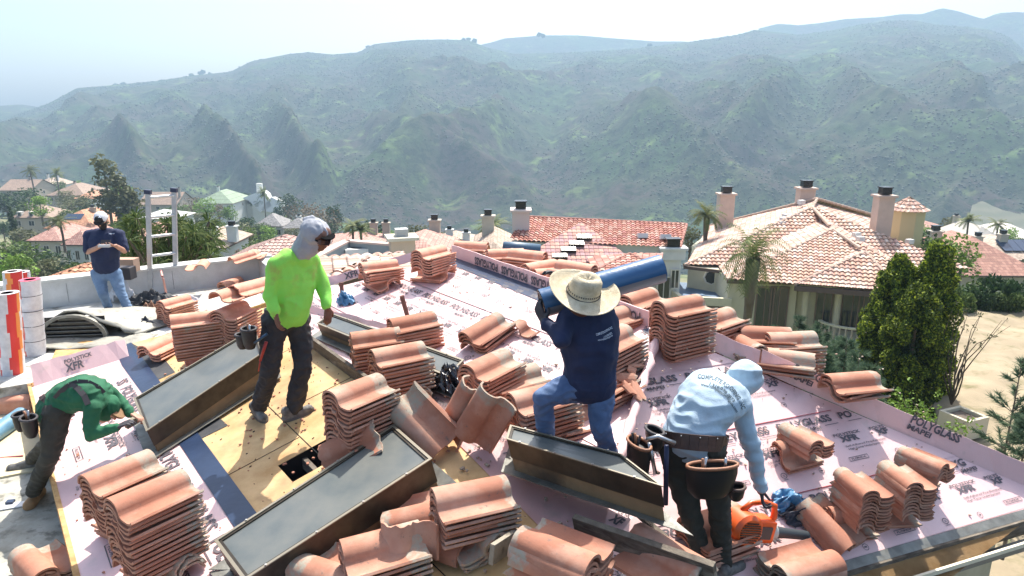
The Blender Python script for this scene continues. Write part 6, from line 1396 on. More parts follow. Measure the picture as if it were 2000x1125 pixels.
def leaves(clumps, per, size, seed=0, aspect=1.6, flat=.0, up=0):
    R = np.random.default_rng(seed); V = []
    for c, r in clumps:
        k = max(6, int(per * (np.mean(r) if hasattr(r, '__len__') else r) ** 2)); d = R.normal(size=(k, 3)); d /= np.linalg.norm(d, axis=1)[:, None]; rad = R.uniform(.55, 1.05, (k, 1)) ** .6
        p = np.array(c) + d * rad * np.array(r)
        a = R.normal(size=(k, 3)) + d * .3; a[:, 2] += up; a /= np.linalg.norm(a, axis=1)[:, None]; b_ = np.cross(a, R.normal(size=(k, 3))); b_ /= np.linalg.norm(b_, axis=1)[:, None]
        s_ = size * R.uniform(.6, 1.4, (k, 1)); V.append(np.stack([p - b_ * s_ * .5, p + a * s_ * aspect * .5 - b_ * .0, p + b_ * s_ * .5, p - a * s_ * aspect * .5], 1).reshape(-1, 3))
    return np.concatenate(V)
def quadmesh(name, V, mat):
    k = len(V) // 4; me = bpy.data.meshes.new(name); me.vertices.add(len(V)); me.vertices.foreach_set('co', V.astype(np.float32).reshape(-1)); me.loops.add(len(V)); me.loops.foreach_set('vertex_index', np.arange(len(V), dtype=np.int32)); me.polygons.add(k); me.polygons.foreach_set('loop_start', np.arange(0, len(V), 4, dtype=np.int32)); me.update(calc_edges=True); me.validate(); me.materials.append(mat); return me
LG = dict(mid=leaf_mat('leaves_mid', (.05, .085, .02), (.09, .14, .035), (.13, .18, .05)), dark=leaf_mat('leaves_dark', (.02, .045, .015), (.035, .07, .025), (.06, .10, .03)), bright=leaf_mat('leaves_bright', (.11, .20, .03), (.17, .28, .04), (.22, .33, .06)),
          olive=leaf_mat('leaves_olive', (.09, .10, .045), (.14, .15, .07), (.18, .18, .09)), brown=leaf_mat('leaves_brown', (.12, .085, .055), (.17, .12, .08), (.15, .13, .07)), conifer=leaf_mat('leaves_conifer', (.025, .05, .01), (.08, .125, .015), (.36, .42, .035), trans=.3),
          pine=leaf_mat('leaves_pine', (.05, .10, .05), (.09, .15, .08), (.14, .21, .11)), palm=leaf_mat('leaves_palm', (.07, .10, .03), (.12, .15, .045), (.20, .20, .07)))
m_bark = M('bark', (.10, .075, .055), (.16, .13, .10), scale=8, rough=.95, bump=.6, bscale=25)
def tree_tpl(kind, seed):
    R = random.Random(seed); h = 1.0; cl = []; mb = MB(); leafc = 'mid'; per = 900; sz = .035
    if kind in ('round', 'bright', 'olive', 'brown', 'dark'):
        w_ = .42; n = 26; leafc = {'round': 'mid'}.get(kind, kind); per = 2600 if kind != 'brown' else 1100
        for i in range(n):
            a = R.uniform(0, 6.28); z = R.uniform(.32, .9); q = w_ * math.sin(math.pi * min(1, max(0, (z - .12) / .9))) ** .7 * R.uniform(.2, .85); cl.append(((q * math.cos(a), q * math.sin(a), z), R.uniform(.09, .17)))
        mb.tube([(0, 0, -.15), (0, 0, .2), (.02, .01, .45)], [.035, .028, .015], 7)
        for c, r in cl[:8]: mb.tube([(0, 0, .22), (c[0] * .5, c[1] * .5, c[2] * .75), c], [.016, .01, .005], 5)
    elif kind == 'tall':
        leafc = 'olive'; per = 4600
        for i in range(40): z = R.uniform(.25, 1); a = R.uniform(0, 6.28); q = .17 * math.sin(math.pi * (z - .15) / .95) * R.uniform(.2, 1.1); cl.append(((q * math.cos(a), q * math.sin(a), z), (R.uniform(.05, .09), R.uniform(.05, .09), R.uniform(.05, .1))))
        mb.tube([(0, 0, -.1), (0, 0, .5), (.02, 0, .9)], [.02, .015, .006], 6)
    elif kind == 'cypress':
        leafc = 'dark'; per = 6500
        for i in range(24): z = i / 24; q = .085 * math.sin(math.pi * (z * .86 + .1)) ** .6 * (1 - z * .55); cl.append(((R.uniform(-.01, .01), R.uniform(-.01, .01), z), (q, q, .06)))
        mb.tube([(0, 0, -.1), (0, 0, .3)], .015, 6)
    elif kind == 'hedge':
        leafc = 'dark' if seed % 2 else 'mid'; per = 1600
        for i in range(16): cl.append(((R.uniform(-.9, .9), R.uniform(-.3, .3), R.uniform(.1, .55)), R.uniform(.25, .38)))
        mb.tube([(0, 0, -.2), (0, 0, .3)], .04, 5)
    V = leaves(cl, per, sz if kind != 'hedge' else .09, seed); return (quadmesh('crown', V, LG[leafc]), mb)
def palm_tpl(seed, n=26, trunk=1.0, L=.42, droop=.55, skirt=False, wid=.018, matk='palm', tr=.03):
    R = random.Random(seed); V = []; mb = MB(); top = Vector((.02, 0, trunk)); mb.tube([(0, 0, -.1), (.0, 0, trunk * .5), top], [tr, tr * .85, tr * .9], 8)
    for i in range(n):
        a = R.uniform(0, 6.28); el = R.uniform(-.3, 1.25); d = Vector((math.cos(a) * math.cos(el), math.sin(a) * math.cos(el), math.sin(el))); p = top.copy(); s_ = Vector((-math.sin(a), math.cos(a), 0)); k = 9
        for j in range(k):
            t = j / k; q = p + d * (L / k); d = (d + Vector((0, 0, -droop / k * 2 * (1 + t)))).normalized()
            for sg in (-1, 1):
                for m_ in range(2):
                    lf = (s_ * sg + d * .7 + Vector((0, 0, -.35))).normalized() * L * .26 * (1 - abs(t - .35) * .9); o = p.lerp(q, m_ / 2); n_ = d * wid * .55; V += [tuple(o - n_), tuple(o + lf), tuple(o + n_), tuple(o + n_ * .5 - lf * 0)]
            p = q
    if skirt: mb.tube([top - Vector((0, 0, .02)), top - Vector((0, 0, .3)), top - Vector((0, 0, .6))], [tr * 1.9, tr * 1.6, tr], 9)
    return quadmesh('fronds', np.array(V), LG[matk]), mb
TPL = {}
def inst(kind, var, loc, h, label, cat='tree', name='tree', grp=None, w=1.0, crownname=None):
    k = (kind, var)
    if k not in TPL:
        if kind.startswith('palm'): cm, mb = palm_tpl(var, skirt=kind == 'palmskirt', n=34 if kind == 'palmskirt' else 26)
        else: cm, mb = tree_tpl(kind, var)
        me = bpy.data.meshes.new('trunk'); me.from_pydata(mb.v, [], mb.f); me.update(); me.materials.append(m_bark); TPL[k] = (cm, me)
    cm, tm = TPL[k]; r = empty(name, loc, random.uniform(0, 6)); tag(r, label, cat, grp); r.scale = (h * w, h * w, h)
    for nm, me in (('crown' if not kind.startswith('palm') else 'fronds', cm), ('trunk', tm)): o = bpy.data.objects.new(nm, me); COL.objects.link(o); o.parent = r
    return r
def tree_px(kind, var, x, ytop, d, h, label, **k):
    p = atd(x, ytop, d); p.z -= h; return inst(kind, var, p, h, label, **k)
TP = [('tall', 1, 200, 308, 150, 15, 'tallest thin-crowned eucalyptus rising behind the man in polo', 1.15), ('tall', 2, 232, 345, 148, 13, 'second eucalyptus just right of the tallest one', 1.3), ('tall', 3, 252, 368, 150, 10, 'shorter eucalyptus at the right of the eucalyptus pair', 1.5),
      ('cypress', 1, 17, 398, 150, 10, 'tall dark cypress at the far left beside the dormer house', 1.3), ('cypress', 2, 228, 432, 96, 5, 'left small dark cypress between polo man and ladder', 1.1), ('cypress', 2, 242, 436, 96, 5, 'right small dark cypress between polo man and ladder', 1.1),
      ('dark', 4, 55, 368, 230, 8, 'wide dark green tree left of the bright green one', 2.0), ('bright', 5, 75, 382, 180, 7, 'bright yellow-green round tree behind the dormer house', 1.2), ('olive', 6, 150, 385, 215, 8, 'broad olive tree below the orange roof', 1.8), ('dark', 7, 8, 375, 240, 9, 'dark round tree at the left picture edge', 1.4),
      ('dark', 8, 178, 398, 190, 7, 'dark tree at the foot of the eucalyptus', 1.3), ('bright', 9, 400, 385, 250, 9, 'yellow-green tree in front of the green roof', 1.3), ('brown', 10, 372, 382, 280, 10, 'reddish brown tree left of the green roof', 1.2), ('brown', 11, 425, 398, 250, 8, 'greyish brown round tree in front of the green roof', 1.2), ('bright', 12, 445, 402, 250, 7, 'small bright green tree beside the white modern house', 1.2),
      ('round', 13, 415, 425, 170, 9, 'large mid green tree left below the white modern house', 1.4), ('round', 14, 440, 432, 160, 8, 'large mid green tree in the middle below the white modern house', 1.4), ('olive', 15, 465, 438, 150, 8, 'large olive tree on the right below the white modern house', 1.4), ('bright', 16, 428, 448, 120, 5, 'yellow-green shrub tree beside the tan roofed house', 1.2),
      ('dark', 17, 558, 382, 300, 13, 'dark tree right of the white modern house', 1.3), ('brown', 18, 582, 395, 260, 12, 'bare greyish tree behind the grey hood', 1.2), ('brown', 19, 612, 395, 240, 12, 'bare reddish brown tree right of the grey hood', 1.3), ('brown', 20, 640, 408, 230, 12, 'rightmost bare reddish brown tree near the grey hood', 1.3), ('dark', 21, 650, 398, 235, 11, 'thin dark pine standing among the bare trees', .8),
      ('dark', 22, 735, 430, 120, 5, 'dark bushy tree behind the chimneys near the grey parapet', 1.3), ('olive', 23, 815, 440, 85, 4, 'olive tree right of the pink hip roof chimney', 1.2), ('cypress', 3, 787, 444, 110, 3, 'left thin cypress tip behind the tan chimney', 1.2), ('cypress', 3, 794, 443, 110, 3, 'right thin cypress tip behind the tan chimney', 1.2), ('bright', 24, 836, 462, 80, 2.5, 'small bush behind the pink ridge end', 1.3),
      ('olive', 25, 55, 440, 130, 8, 'mid green tree left of the cream two-storey house', 1.5), ('bright', 26, 14, 500, 60, 4, 'light green garden tree at the left edge above the rolls', 1.3), ('round', 27, 25, 470, 90, 6, 'dense green tree above the left wrapped rolls', 1.6), ('bright', 28, 32, 500, 58, 3, 'clipped round bright bush above the tall wrapped rolls', 1.2), ('dark', 29, 105, 490, 100, 5, 'dark tree between the cream house and the white one', 1.3),
      ('olive', 30, 80, 505, 70, 3, 'low flat brown-green tree below the cream house', 1.8), ('round', 31, 345, 400, 240, 8, 'green tree behind the right ladder rail', 1.2), ('brown', 32, 300, 440, 160, 8, 'brownish tree behind the ladder', 1.2), ('bright', 33, 520, 440, 170, 5, 'green garden tree between the grey roofs', 1.4),
      ('dark', 34, 1815, 452, 55, 5, 'dark tree right of the yellow tower', 1.2), ('bright', 35, 1852, 460, 47, 4.2, 'spreading yellow-green tree with dark limbs at the edge of the dirt', 1.3), ('round', 36, 1920, 462, 120, 5, 'green tree in front of the pale roofed house at right', 1.3), ('round', 37, 1990, 462, 110, 5, 'green tree at the right edge beside the white roofed house', 1.3), ('olive', 38, 1884, 480, 60, 3, 'olive shrub tree left of the rust roofed house', 1.5),
      ('olive', 39, 1350, 440, 75, 4, 'small tree behind the white gable wall', 1.0)]
for kind, var, x, y, d, h, lb, w_ in TP: tree_px(kind, var, x, y, d, h, lb, w=w_)
for kind, var, x, y, d, h, lb, w_ in (('palm', 1, 118, 432, 95, 4, 'small feathery palm rising above the cream and pink roofs at left', 1.5), ('palm', 2, 110, 340, 300, 10, 'tiny palm on the left skyline between the brown roofs', 1), ('palm', 3, 60, 335, 320, 12, 'tiny palm on the left skyline above the dark gabled house', 1), ('palm', 4, 688, 440, 80, 3.2, 'left yellow-green palm above the grey parapet', 1.6), ('palm', 5, 705, 448, 80, 3.2, 'right yellow-green palm above the grey parapet', 1.6), ('palm', 6, 962, 440, 70, 4, 'yellowish palm behind the low tan tiled roof left of the red roof', 1.3),
                                        ('palmskirt', 7, 1380, 420, 52, 4, 'palm between the white house and the left chimney', 1.0), ('palm', 8, 1893, 432, 120, 5, 'dark palm beside the pink walled house at right', 1.2), ('palm', 9, 1950, 440, 115, 5, 'dark palm in front of the pale roofed house', 1.1), ('palm', 2, 515, 380, 300, 12, 'thin palm in front of the white modern house', .8)):
    tree_px(kind, var, x, y, d, h, lb, w=w_, cat='palm', name='palm_tree')
# palm in front of the big house, with drooping fronds
cm, mb = palm_tpl(31, n=40, trunk=1.0, L=.52, droop=.75, skirt=True, wid=.014, tr=.045)
r = empty('palm_tree', (0, 0, 0)); p = atd(1468, 502, 33); r.location = p - Vector((0, 0, 5)); r.scale = (4.0, 4.0, 5); tag(r, 'ragged palm with thick trunk in front of the big house with three chimneys', 'palm'); o = link('fronds', cm, None, r); mb.build('trunk', m_bark, r, smooth=True)
# spiky tree beside the ladder
root = empty('yucca_tree', (0, 0, 0)); R = random.Random(5); hb = onz(330, 522, .7); hb = atd(330, 525, 13.5); root.location = hb - Vector((0, 0, 3)); tag(root, 'many-headed spiky green tree growing behind the ladder', 'tree'); V = []; mb = MB()
for k in range(46):
    hx_, hy_ = R.uniform(-85, 90), R.uniform(-95, 5); dd = 13.5 + R.uniform(-.7, .9); c = atd(330 + hx_, 520 + hy_, dd) - root.location; mb.tube([(0, 0, 2.6), tuple(Vector((c.x * .4, c.y * .4, 2.8))), tuple(c)], [.07, .04, .025], 6)
    for j in range(60):
        d = Vector((R.gauss(0, 1), R.gauss(0, 1), R.gauss(.1, .8))).normalized(); s_ = d.orthogonal().normalized() * .014; L_ = R.uniform(.22, .38); m_ = c + d * L_ * .6; e = c + d * L_ + Vector((0, 0, -.10)); V += [tuple(c - s_), tuple(m_ - s_), tuple(e), tuple(m_ + s_)]
mb.tube([(0, 0, -3), (0, 0, 2.7)], [.14, .11], 8); link('crown', quadmesh('crown', np.array(V), leaf_mat('leaves_yucca', (.03, .055, .015), (.07, .11, .03), (.16, .19, .06))), None, root); mb.build('trunk', m_bark, root)
# columnar conifers on the right
def conifer(x, ytop, ybase, d, wpx, label, seed):
    top = atd(x, ytop, d); h = (ybase - ytop) / F * d * 1.03; w_ = wpx / F * d / 2; base_ = top - Vector((0, 0, h)); R = random.Random(seed); cl = []; tips = []
    r = empty('conifer', base_); tag(r, label, 'conifer', 'conifers beside the dirt slope')
    for i in range(150):
        z = R.random() ** .85; q = w_ * (min(1, (1 - z) * 3.2 + .18) ** .8) * (.85 if z < .12 else 1); a = R.uniform(0, 6.28); rr_ = q * R.uniform(.45, .95); cl.append(((rr_ * math.cos(a), rr_ * math.sin(a), z * h * .98), (R.uniform(.16, .28), R.uniform(.16, .28), R.uniform(.2, .42))))
    V = leaves(cl, 5200, .055, seed, 1.8, up=.8); link('crown', quadmesh('crown', V, LG['conifer']), None, r)
    cl2 = [((0, 0, h * t), (w_ * .6 * (1 - t) + .05,) * 2 + (h * .08,)) for t in (.1, .25, .4, .55, .7, .82)]; link('inner_foliage', quadmesh('inner_foliage', leaves(cl2, 900, .09, seed + 1), LG['dark']), None, r)
    mb = MB(); mb.tube([(0, 0, -.8), (0, 0, h * .8)], [.12, .03], 8); mb.build('trunk', m_bark, r)
conifer(1762, 508, 832, 23, 112, 'left column of the yellow-green conifer clump beside the big house', 41); conifer(1838, 484, 826, 22.5, 100, 'tallest yellow-green conifer column next to the dirt slope', 42); conifer(1726, 588, 800, 24, 92, 'short leftmost conifer column of the clump', 43); conifer(1800, 565, 850, 21.5, 110, 'front middle conifer column of the clump', 44)
# pine saplings
def sapling(x, ytop, d, h, label, seed, wk=.35):
    p = atd(x, ytop, d); p.z -= h; R = random.Random(seed); r = empty('pine_sapling', p); tag(r, label, 'pine', 'young pines below the hip'); V = []; mb = MB(); mb.tube([(0, 0, -.4), (0, 0, h)], [.04, .008], 6)
    for i in range(46):
        z = R.uniform(.1, 1) * h; L_ = (1 - z / h) * h * wk + .12; a = R.uniform(0, 6.28); d_ = Vector((math.cos(a), math.sin(a), .55)).normalized(); e = Vector((0, 0, z)) + d_ * L_; mb.tube([(0, 0, z), tuple(e)], [.012, .004], 4)
        for j in range(110): t = R.uniform(.25, 1); c = Vector((0, 0, z)).lerp(e, t); n_ = (d_ * .8 + Vector((R.gauss(0, .6), R.gauss(0, .6), R.gauss(.2, .5)))).normalized(); s_ = n_.orthogonal().normalized() * .010; q = c + n_ * R.uniform(.12, .24); V += [tuple(c - s_), tuple(q), tuple(c + s_), tuple(c)]
    link('crown', quadmesh('crown', np.array(V), LG['pine']), None, r); mb.build('trunk', m_bark, r)
for i, (x, y, d, h) in enumerate(((1490, 655, 20, 2), (1515, 640, 24, 2.2), (1540, 645, 22, 2.2), (1562, 622, 25, 2.4), (1590, 650, 20, 2.5), (1605, 632, 24, 3), (1632, 668, 19, 2.3), (1655, 665, 18, 2.2), (1680, 690, 17, 2), (1610, 690, 16, 2), (1575, 655, 18, 2.2), (1700, 720, 16, 1.8))):
    sapling(x, y, d, h, ('leftmost short', 'second from left', 'third from left', 'slim tall dark-tipped', 'bushy middle', 'tallest straight', 'bluish one under the balcony', 'feathery one right of the balcony foot', 'one against the conifer clump', 'lowest near the tile stacks', 'low one between the taller pairs', 'rightmost low')[i] + ' young pine in the garden below the balcony', 60 + i)
sapling(1998, 700, 16, 4.2, 'taller pine cut by the right edge of the picture above the dirt', 90, .3); sapling(2010, 830, 13, 2.5, 'lower pine cut by the right edge of the picture', 91, .35)
# hedge beyond the dirt
for i, (x, y, d, h, w_, v) in enumerate(((1872, 540, 35, 2.0, 1.1, 1), (1905, 538, 36, 1.9, 1.2, 2), (1938, 536, 36, 2.0, 1.1, 1), (1965, 530, 35, 2.2, 1.0, 3), (1998, 545, 35, 1.8, 1.2, 2), (1885, 560, 33.5, 1.2, .9, 4), (1925, 562, 33.5, 1.1, .9, 3), (1960, 560, 33.5, 1.3, .9, 2), (2030, 540, 34, 1.8, 1.2, 1))):
    tree_px('hedge', v, x, y, d, h, ('tall dark bush next to the conifer', 'second tall bush of the row', 'third tall bush of the row', 'reddish dark tallest bush', 'broad bush near the right edge', 'low front bush by the bare shrub', 'low front bush in the middle', 'low round front bush', 'bush just outside the right edge')[i] + ' beyond the dirt', cat='shrub', name='shrub', w=w_ * .7, grp='shrubs in the row beyond the dirt')
tree_px('hedge', 6, 150, 508, 85, 2.4, 'clipped green hedge in front of the white house at left', cat='hedge', name='hedge', w=1.2)
# light shrub under the conifers, bare shrub in its planter
def shrub(x, ytop, d, h, w_, label, seed, leafk='mid', nl=26, per=26, nb=14):
    p = atd(x, ytop, d); p.z -= h; R = random.Random(seed); r = empty('shrub', p); tag(r, label, 'shrub'); mb = MB(); V = []
    for i in range(nb):
        a = R.uniform(0, 6.28); q = Vector((0, 0, 0)); d_ = Vector((math.cos(a) * .3, math.sin(a) * .3, 1)).normalized(); pts = [q]; 
        for j in range(6): d_ = (d_ + Vector((R.gauss(0, .3) * w_, R.gauss(0, .3) * w_, R.gauss(.05, .1)))).normalized(); q = q + d_ * h / 5.5; pts.append(q)
        mb.tube(pts, [.03 - .0042 * j for j in range(7)], 5)
        for j in range(nl):
            c = pts[R.randint(2, 6)] + Vector((R.gauss(0, .1), R.gauss(0, .1), R.gauss(0, .1))) * w_; V.append(c)
    cl = [((c.x, c.y, c.z), .07) for c in V]; link('crown', quadmesh('crown', leaves(cl, per * 40, .05, seed), LG[leafk]), None, r); mb.build('stems', m_bark, r)
shrub(1800, 790, 17, 1.5, 1.6, 'loose light green shrub below the conifers behind the hip board', 101, 'bright', 16, 26, 22)
shrub(1888, 615, 21.5, 3.0, .5, 'nearly bare upright shrub standing in the cream planter', 102, 'olive', 3, 20, 12)
pt = atd(1880, 826, 20.5); root = empty('planter', pt); tag(root, 'square cream planter box at the edge of the dirt', 'planter'); mb = MB(); R_ = Matrix.Rotation(.4, 3, 'Z')
for dx, dy, sx, sy in ((0, -.4, .9, .1), (0, .4, .9, .1), (-.4, 0, .1, .7), (.4, 0, .1, .7)): mb.box(R_ @ Vector((dx, dy, 0)), (sx, sy, .6), R_)
mb.build('box', M('planter_cream', (.50, .45, .33), rough=.9), root); mb = MB(); mb.box((0, 0, .15), (.7, .7, .1), R_); mb.build('soil', m_bark, root)
# random fill trees near the houses
SHORT = {0: 'cream two-storey house', 1: 'white bay-windowed house', 2: 'house with the solar panel', 4: 'dormer house', 5: 'brown hipped house', 6: 'dark gabled house', 7: 'tan far house', 8: 'small orange roof', 9: 'steep gabled house', 10: 'green roof', 11: 'white hipped roof', 12: 'left grey pyramid roof', 13: 'right grey pyramid roof', 14: 'low tan house', 15: 'long brown roof', 16: 'pink hip roof', 17: 'tan barrel roof', 19: 'rust coloured house', 21: 'pale roofed house', 23: 'valley edge pink roof', 24: 'pink walled house'}
R = random.Random(77); kinds = [('round', 51), ('dark', 52), ('olive', 53), ('bright', 54), ('round', 55), ('dark', 56)]; nm = {'round': 'round green', 'dark': 'dark green', 'olive': 'olive green', 'bright': 'light green'}; used = {}
for k, sh_ in SHORT.items():
    rt, (a_, b_, ex, ey, _, _, lc) = HR[k]; W = (b_ - a_).length; dep = HH[k][4]
    for (sd, pos) in (('left of', a_ - ex * R.uniform(2.5, 6) + ey * R.uniform(0, dep)), ('right of', b_ + ex * R.uniform(2.5, 6) + ey * R.uniform(0, dep)), ('in front of', a_.lerp(b_, R.uniform(.1, .9)) - ey * R.uniform(4, 7)), ('behind', a_.lerp(b_, R.uniform(.1, .9)) + ey * (dep + R.uniform(3, 6)))):
        if k in (16, 17, 14, 15, 19) and sd == 'in front of': continue
        ty = R.choice(kinds); h = R.uniform(3.5, 6.5) if a_.y > 120 else R.uniform(2.5, 3.8); zb = lc.z - 1
        inst(ty[0], ty[1], Vector((pos.x, pos.y, zb)), h + (HH[k][6] - 3 if sd != 'in front of' else 0) * .5 + 1, f'{nm[ty[0]]} tree {sd} the {sh_}', w=R.uniform(1, 1.5), grp='garden trees between the houses')
# ground cover on the slopes below and scrub on the hills
def blobs(name, P, Rr, mat, label, seg=0):
    t = (1 + 5 ** .5) / 2; iv = np.array([(-1, t, 0), (1, t, 0), (-1, -t, 0), (1, -t, 0), (0, -1, t), (0, 1, t), (0, -1, -t), (0, 1, -t), (t, 0, -1), (t, 0, 1), (-t, 0, -1), (-t, 0, 1)]) / math.hypot(1, t)
    fi = np.array([(0, 11, 5), (0, 5, 1), (0, 1, 7), (0, 7, 10), (0, 10, 11), (1, 5, 9), (5, 11, 4), (11, 10, 2), (10, 7, 6), (7, 1, 8), (3, 9, 4), (3, 4, 2), (3, 2, 6), (3, 6, 8), (3, 8, 9), (4, 9, 5), (2, 4, 11), (6, 2, 10), (8, 6, 7), (9, 8, 1)])
    k = len(P); V = P[:, None, :] + iv[None] * Rr[:, None, None] * rng.uniform(.6, 1.35, (k, 12, 1)) * np.array([1, 1, .8]); Fc = (fi[None] + (np.arange(k) * 12)[:, None, None]).reshape(-1, 3)
    me = bpy.data.meshes.new(name); me.vertices.add(k * 12); me.vertices.foreach_set('co', V.astype(np.float32).reshape(-1)); me.loops.add(len(Fc) * 3); me.loops.foreach_set('vertex_index', Fc.astype(np.int32).reshape(-1)); me.polygons.add(len(Fc)); me.polygons.foreach_set('loop_start', np.arange(0, len(Fc) * 3, 3, dtype=np.int32)); me.update(calc_edges=True); o = link(name, me, mat); tag(o, label, 'scrub', kind='stuff')
R0, RR, st, ss, SPUR = FH; hf = hills_z(R0, RR, -150, 95, 21); N = 60000
T = rng.uniform(-.72, .72, N); Rr = R0 + (RR - R0) * rng.uniform(.0, 1, N) ** 1.15; X, Y = Rr * np.sin(T), Rr * np.cos(T); dens = fbm(X / 90, Y / 90, 4, 77); keep = dens + rng.uniform(-.12, .12, N) > .48; X, Y, Rr, T = X[keep], Y[keep], Rr[keep], T[keep]
Z = hf(X, Y, Rr, T); sz = rng.uniform(.8, 1.9, len(X)) * (.6 + Rr / 2000); blobs('scrub', np.stack([X, Y, Z], 1), sz, leaf_mat('scrub_leaves', (.025, .038, .018), (.035, .052, .024), (.045, .05, .03), trans=0), 'dark scrub and small trees dotting the hazy mountainside')
xs = [(x, y) for x, y in ((225, 163), (240, 160), (375, 143), (392, 139), (396, 137), (410, 141), (905, 74), (915, 73), (925, 76), (1052, 64), (1060, 66), (720, 90), (1270, 84))]
P_ = np.array([tuple(atd(x, y + 4, 2060)) for x, y in xs]); blobs('ridge_trees', P_, np.full(len(xs), 9.), LG['dark'], 'tiny tree silhouettes along the mountain ridge')
N = 9000; T = rng.uniform(-.9, .9, N); Rr = np.exp(rng.uniform(np.log(45), np.log(620), N)); X, Y = Rr * np.sin(T), Rr * np.cos(T); Z = ground_z(X, Y, Rr, T); k_ = (fbm(X / 25, Y / 25, 3, 5) > .45) & ~((X > .5 * Y) & (Y < 50)); X, Y, Z, Rr = X[k_], Y[k_], Z[k_], Rr[k_]
cl = [((x, y, z + .3), (q, q, q * .7)) for x, y, z, q in zip(X, Y, Z, (.5 + Rr / 130) * rng.uniform(.5, 1.2, len(X)))]
V = []; 
for c, r in cl: V.append(((c), r))
LV = leaves([(c, r) for c, r in cl], 0, .3, 5); k4 = len(LV) // 4; 
sizes = np.repeat(np.array([r[0] for c, r in cl]), 6); cen = LV.reshape(-1, 4, 3).mean(1, keepdims=True); LV = (cen + (LV.reshape(-1, 4, 3) - cen) * (sizes * 3.0)[:, None, None]).reshape(-1, 3)
o = link('ground_cover', quadmesh('ground_cover', LV, leaf_mat('cover_leaves', (.04, .065, .02), (.08, .11, .035), (.14, .14, .07)))); tag(o, 'low bushes and ground cover over the slopes around the houses', 'ground cover', kind='stuff')
# ================================================================ things lying about the roof
def mesh1(name, mb, mat, loc, label, cat, grp=None, smooth=False, bevel=0):
    o = mb.build(name, mat, None, smooth=smooth, bevel=bevel, loc=loc); tag(o, label, cat, grp); return o
# ladder
lt, rt_ = onz(293, 528, .75), onz(343, 521, .75); up_ = Vector((-.02, -.15, 1)).normalized(); Lh = 1.32; root = empty('ladder', (lt + rt_) / 2); tag(root, 'silver aluminium ladder with black end caps standing above the parapet', 'ladder'); c = root.location.copy(); tl_, tr_ = aty(289, 379, lt.y), aty(340, 375, rt_.y); m_alu = M('aluminium', (.55, .56, .56), (.45, .46, .47), scale=8, rough=.4, metal=.55)
for p, up_ in ((lt, (tl_ - lt).normalized()), (rt_, (tr_ - rt_).normalized())): Lh = (tl_ - lt).length; mb = MB(); mb.bar(p - c - up_ * .8, p - c + up_ * Lh, .075, .04, (0, 1, 0)); mb.build('rail', m_alu, root); mb = MB(); mb.bar(p - c + up_ * Lh, p - c + up_ * (Lh + .07), .10, .07, (0, 1, 0)); mb.build('end_cap', M('blue_black_cap', (.03, .04, .08), rough=.4), root)
for k in range(4): t_ = .22 + .255 * k; mb = MB(); mb.tube([lt.lerp(tl_, t_ - .03) - c, rt_.lerp(tr_, t_ - .03) - c], .024, 10); mb.build('rung', m_alu, root)
# vent pipes
m_pipe = M('rust_pipe', (.16, .07, .05), (.10, .05, .04), scale=10, rough=.7)
for (x, y, h, lx, lb) in ((668, 577, .17, 0, 'short upright rust brown vent pipe beside the blue plastic scrap'), (797, 622, .26, -.06, 'rust brown vent pipe leaning beside the pale topped stack')):
    p = A.px(x, y); mb = MB(); mb.tube([p - A.n * .02, p + Vector((lx, 0, h)), p + Vector((lx, 0, h - .02))], [.026, .026, .02], 12); mb.tube([p, p + A.n * .03], [.06, .035], 12); mesh1('vent_pipe', mb, m_pipe, p, lb, 'vent pipe', smooth='auto')
# cloth / plastic scraps
def crumple(name, c, sx, sy, h, mat, label, cat, seed=0, ez=None, n=26, exd=(1, 0, 0), nrm=(0, 0, 1), drop=False):
    R = np.random.default_rng(seed); ex = Vector(exd).normalized(); nz_ = Vector(nrm).normalized(); ey = nz_.cross(ex); c = Vector(c); mb = MB(); ks = R.uniform(0, 99)
    for i in range(n):
        for j in range(n):
            u, v = (i / (n - 1) - .5) * 2, (j / (n - 1) - .5) * 2; r = math.hypot(u, v); wob = 1 + .35 * noise.noise(Vector((math.atan2(v, u) * 1.3, ks, 0)))
            s_ = max(abs(u), abs(v)) / max(r, 1e-3); uu, vv = u * s_ * wob, v * s_ * wob
            z = h * (max(0, 1 - r * .75)) * .8 + h * .9 * (1 - abs(noise.noise(Vector((u * 2.3, v * 2.3, ks)))) * 2.6) * max(.12, 1 - r * .6) + h * .25 * noise.noise(Vector((u * 6, v * 6, ks)))
            mb.v.append(tuple(c + ex * uu * sx + ey * vv * sy + nz_ * max(.012, z)))
    for i in range(n - 1):
        for j in range(n - 1): a = i * n + j; mb.f.append((a, a + n, a + n + 1, a + 1))
    return mesh1(name, mb, mat, c, label, cat, smooth=True)
m_bplast = M('shiny_black_plastic', (.012, .012, .015), rough=.18, spec=.8, bump=.5, bscale=20); m_bluef = M('blue_film_scrap', (.05, .16, .30), (.10, .26, .42), scale=9, rough=.35); m_cloth = M('dark_cloth', (.02, .022, .03), (.05, .055, .07), scale=14, rough=.8)
crumple('plastic_sheet', A.px(885, 752, .02), .24, .16, .16, m_bplast, 'crumpled shiny black plastic between the tile stacks in mid roof', 'plastic sheet', 1, exd=A.ex, nrm=A.n)
crumple('plastic_scrap', A.px(676, 592, .0), .15, .10, .11, m_bluef, 'crumpled blue plastic scrap at the foot of the short vent pipe', 'plastic scrap', 2, exd=A.ex, nrm=A.n)
crumple('cloth', B.px(1540, 985, .0), .16, .10, .10, m_bluef, 'crumpled light blue cloth beside the leaf blower', 'cloth', 3, exd=B.ex, nrm=B.n); crumple('bag', B.px(1556, 1003, .0), .17, .09, .09, m_cloth, 'dark crumpled bag under the light blue cloth', 'bag', 4, exd=B.ex, nrm=B.n)
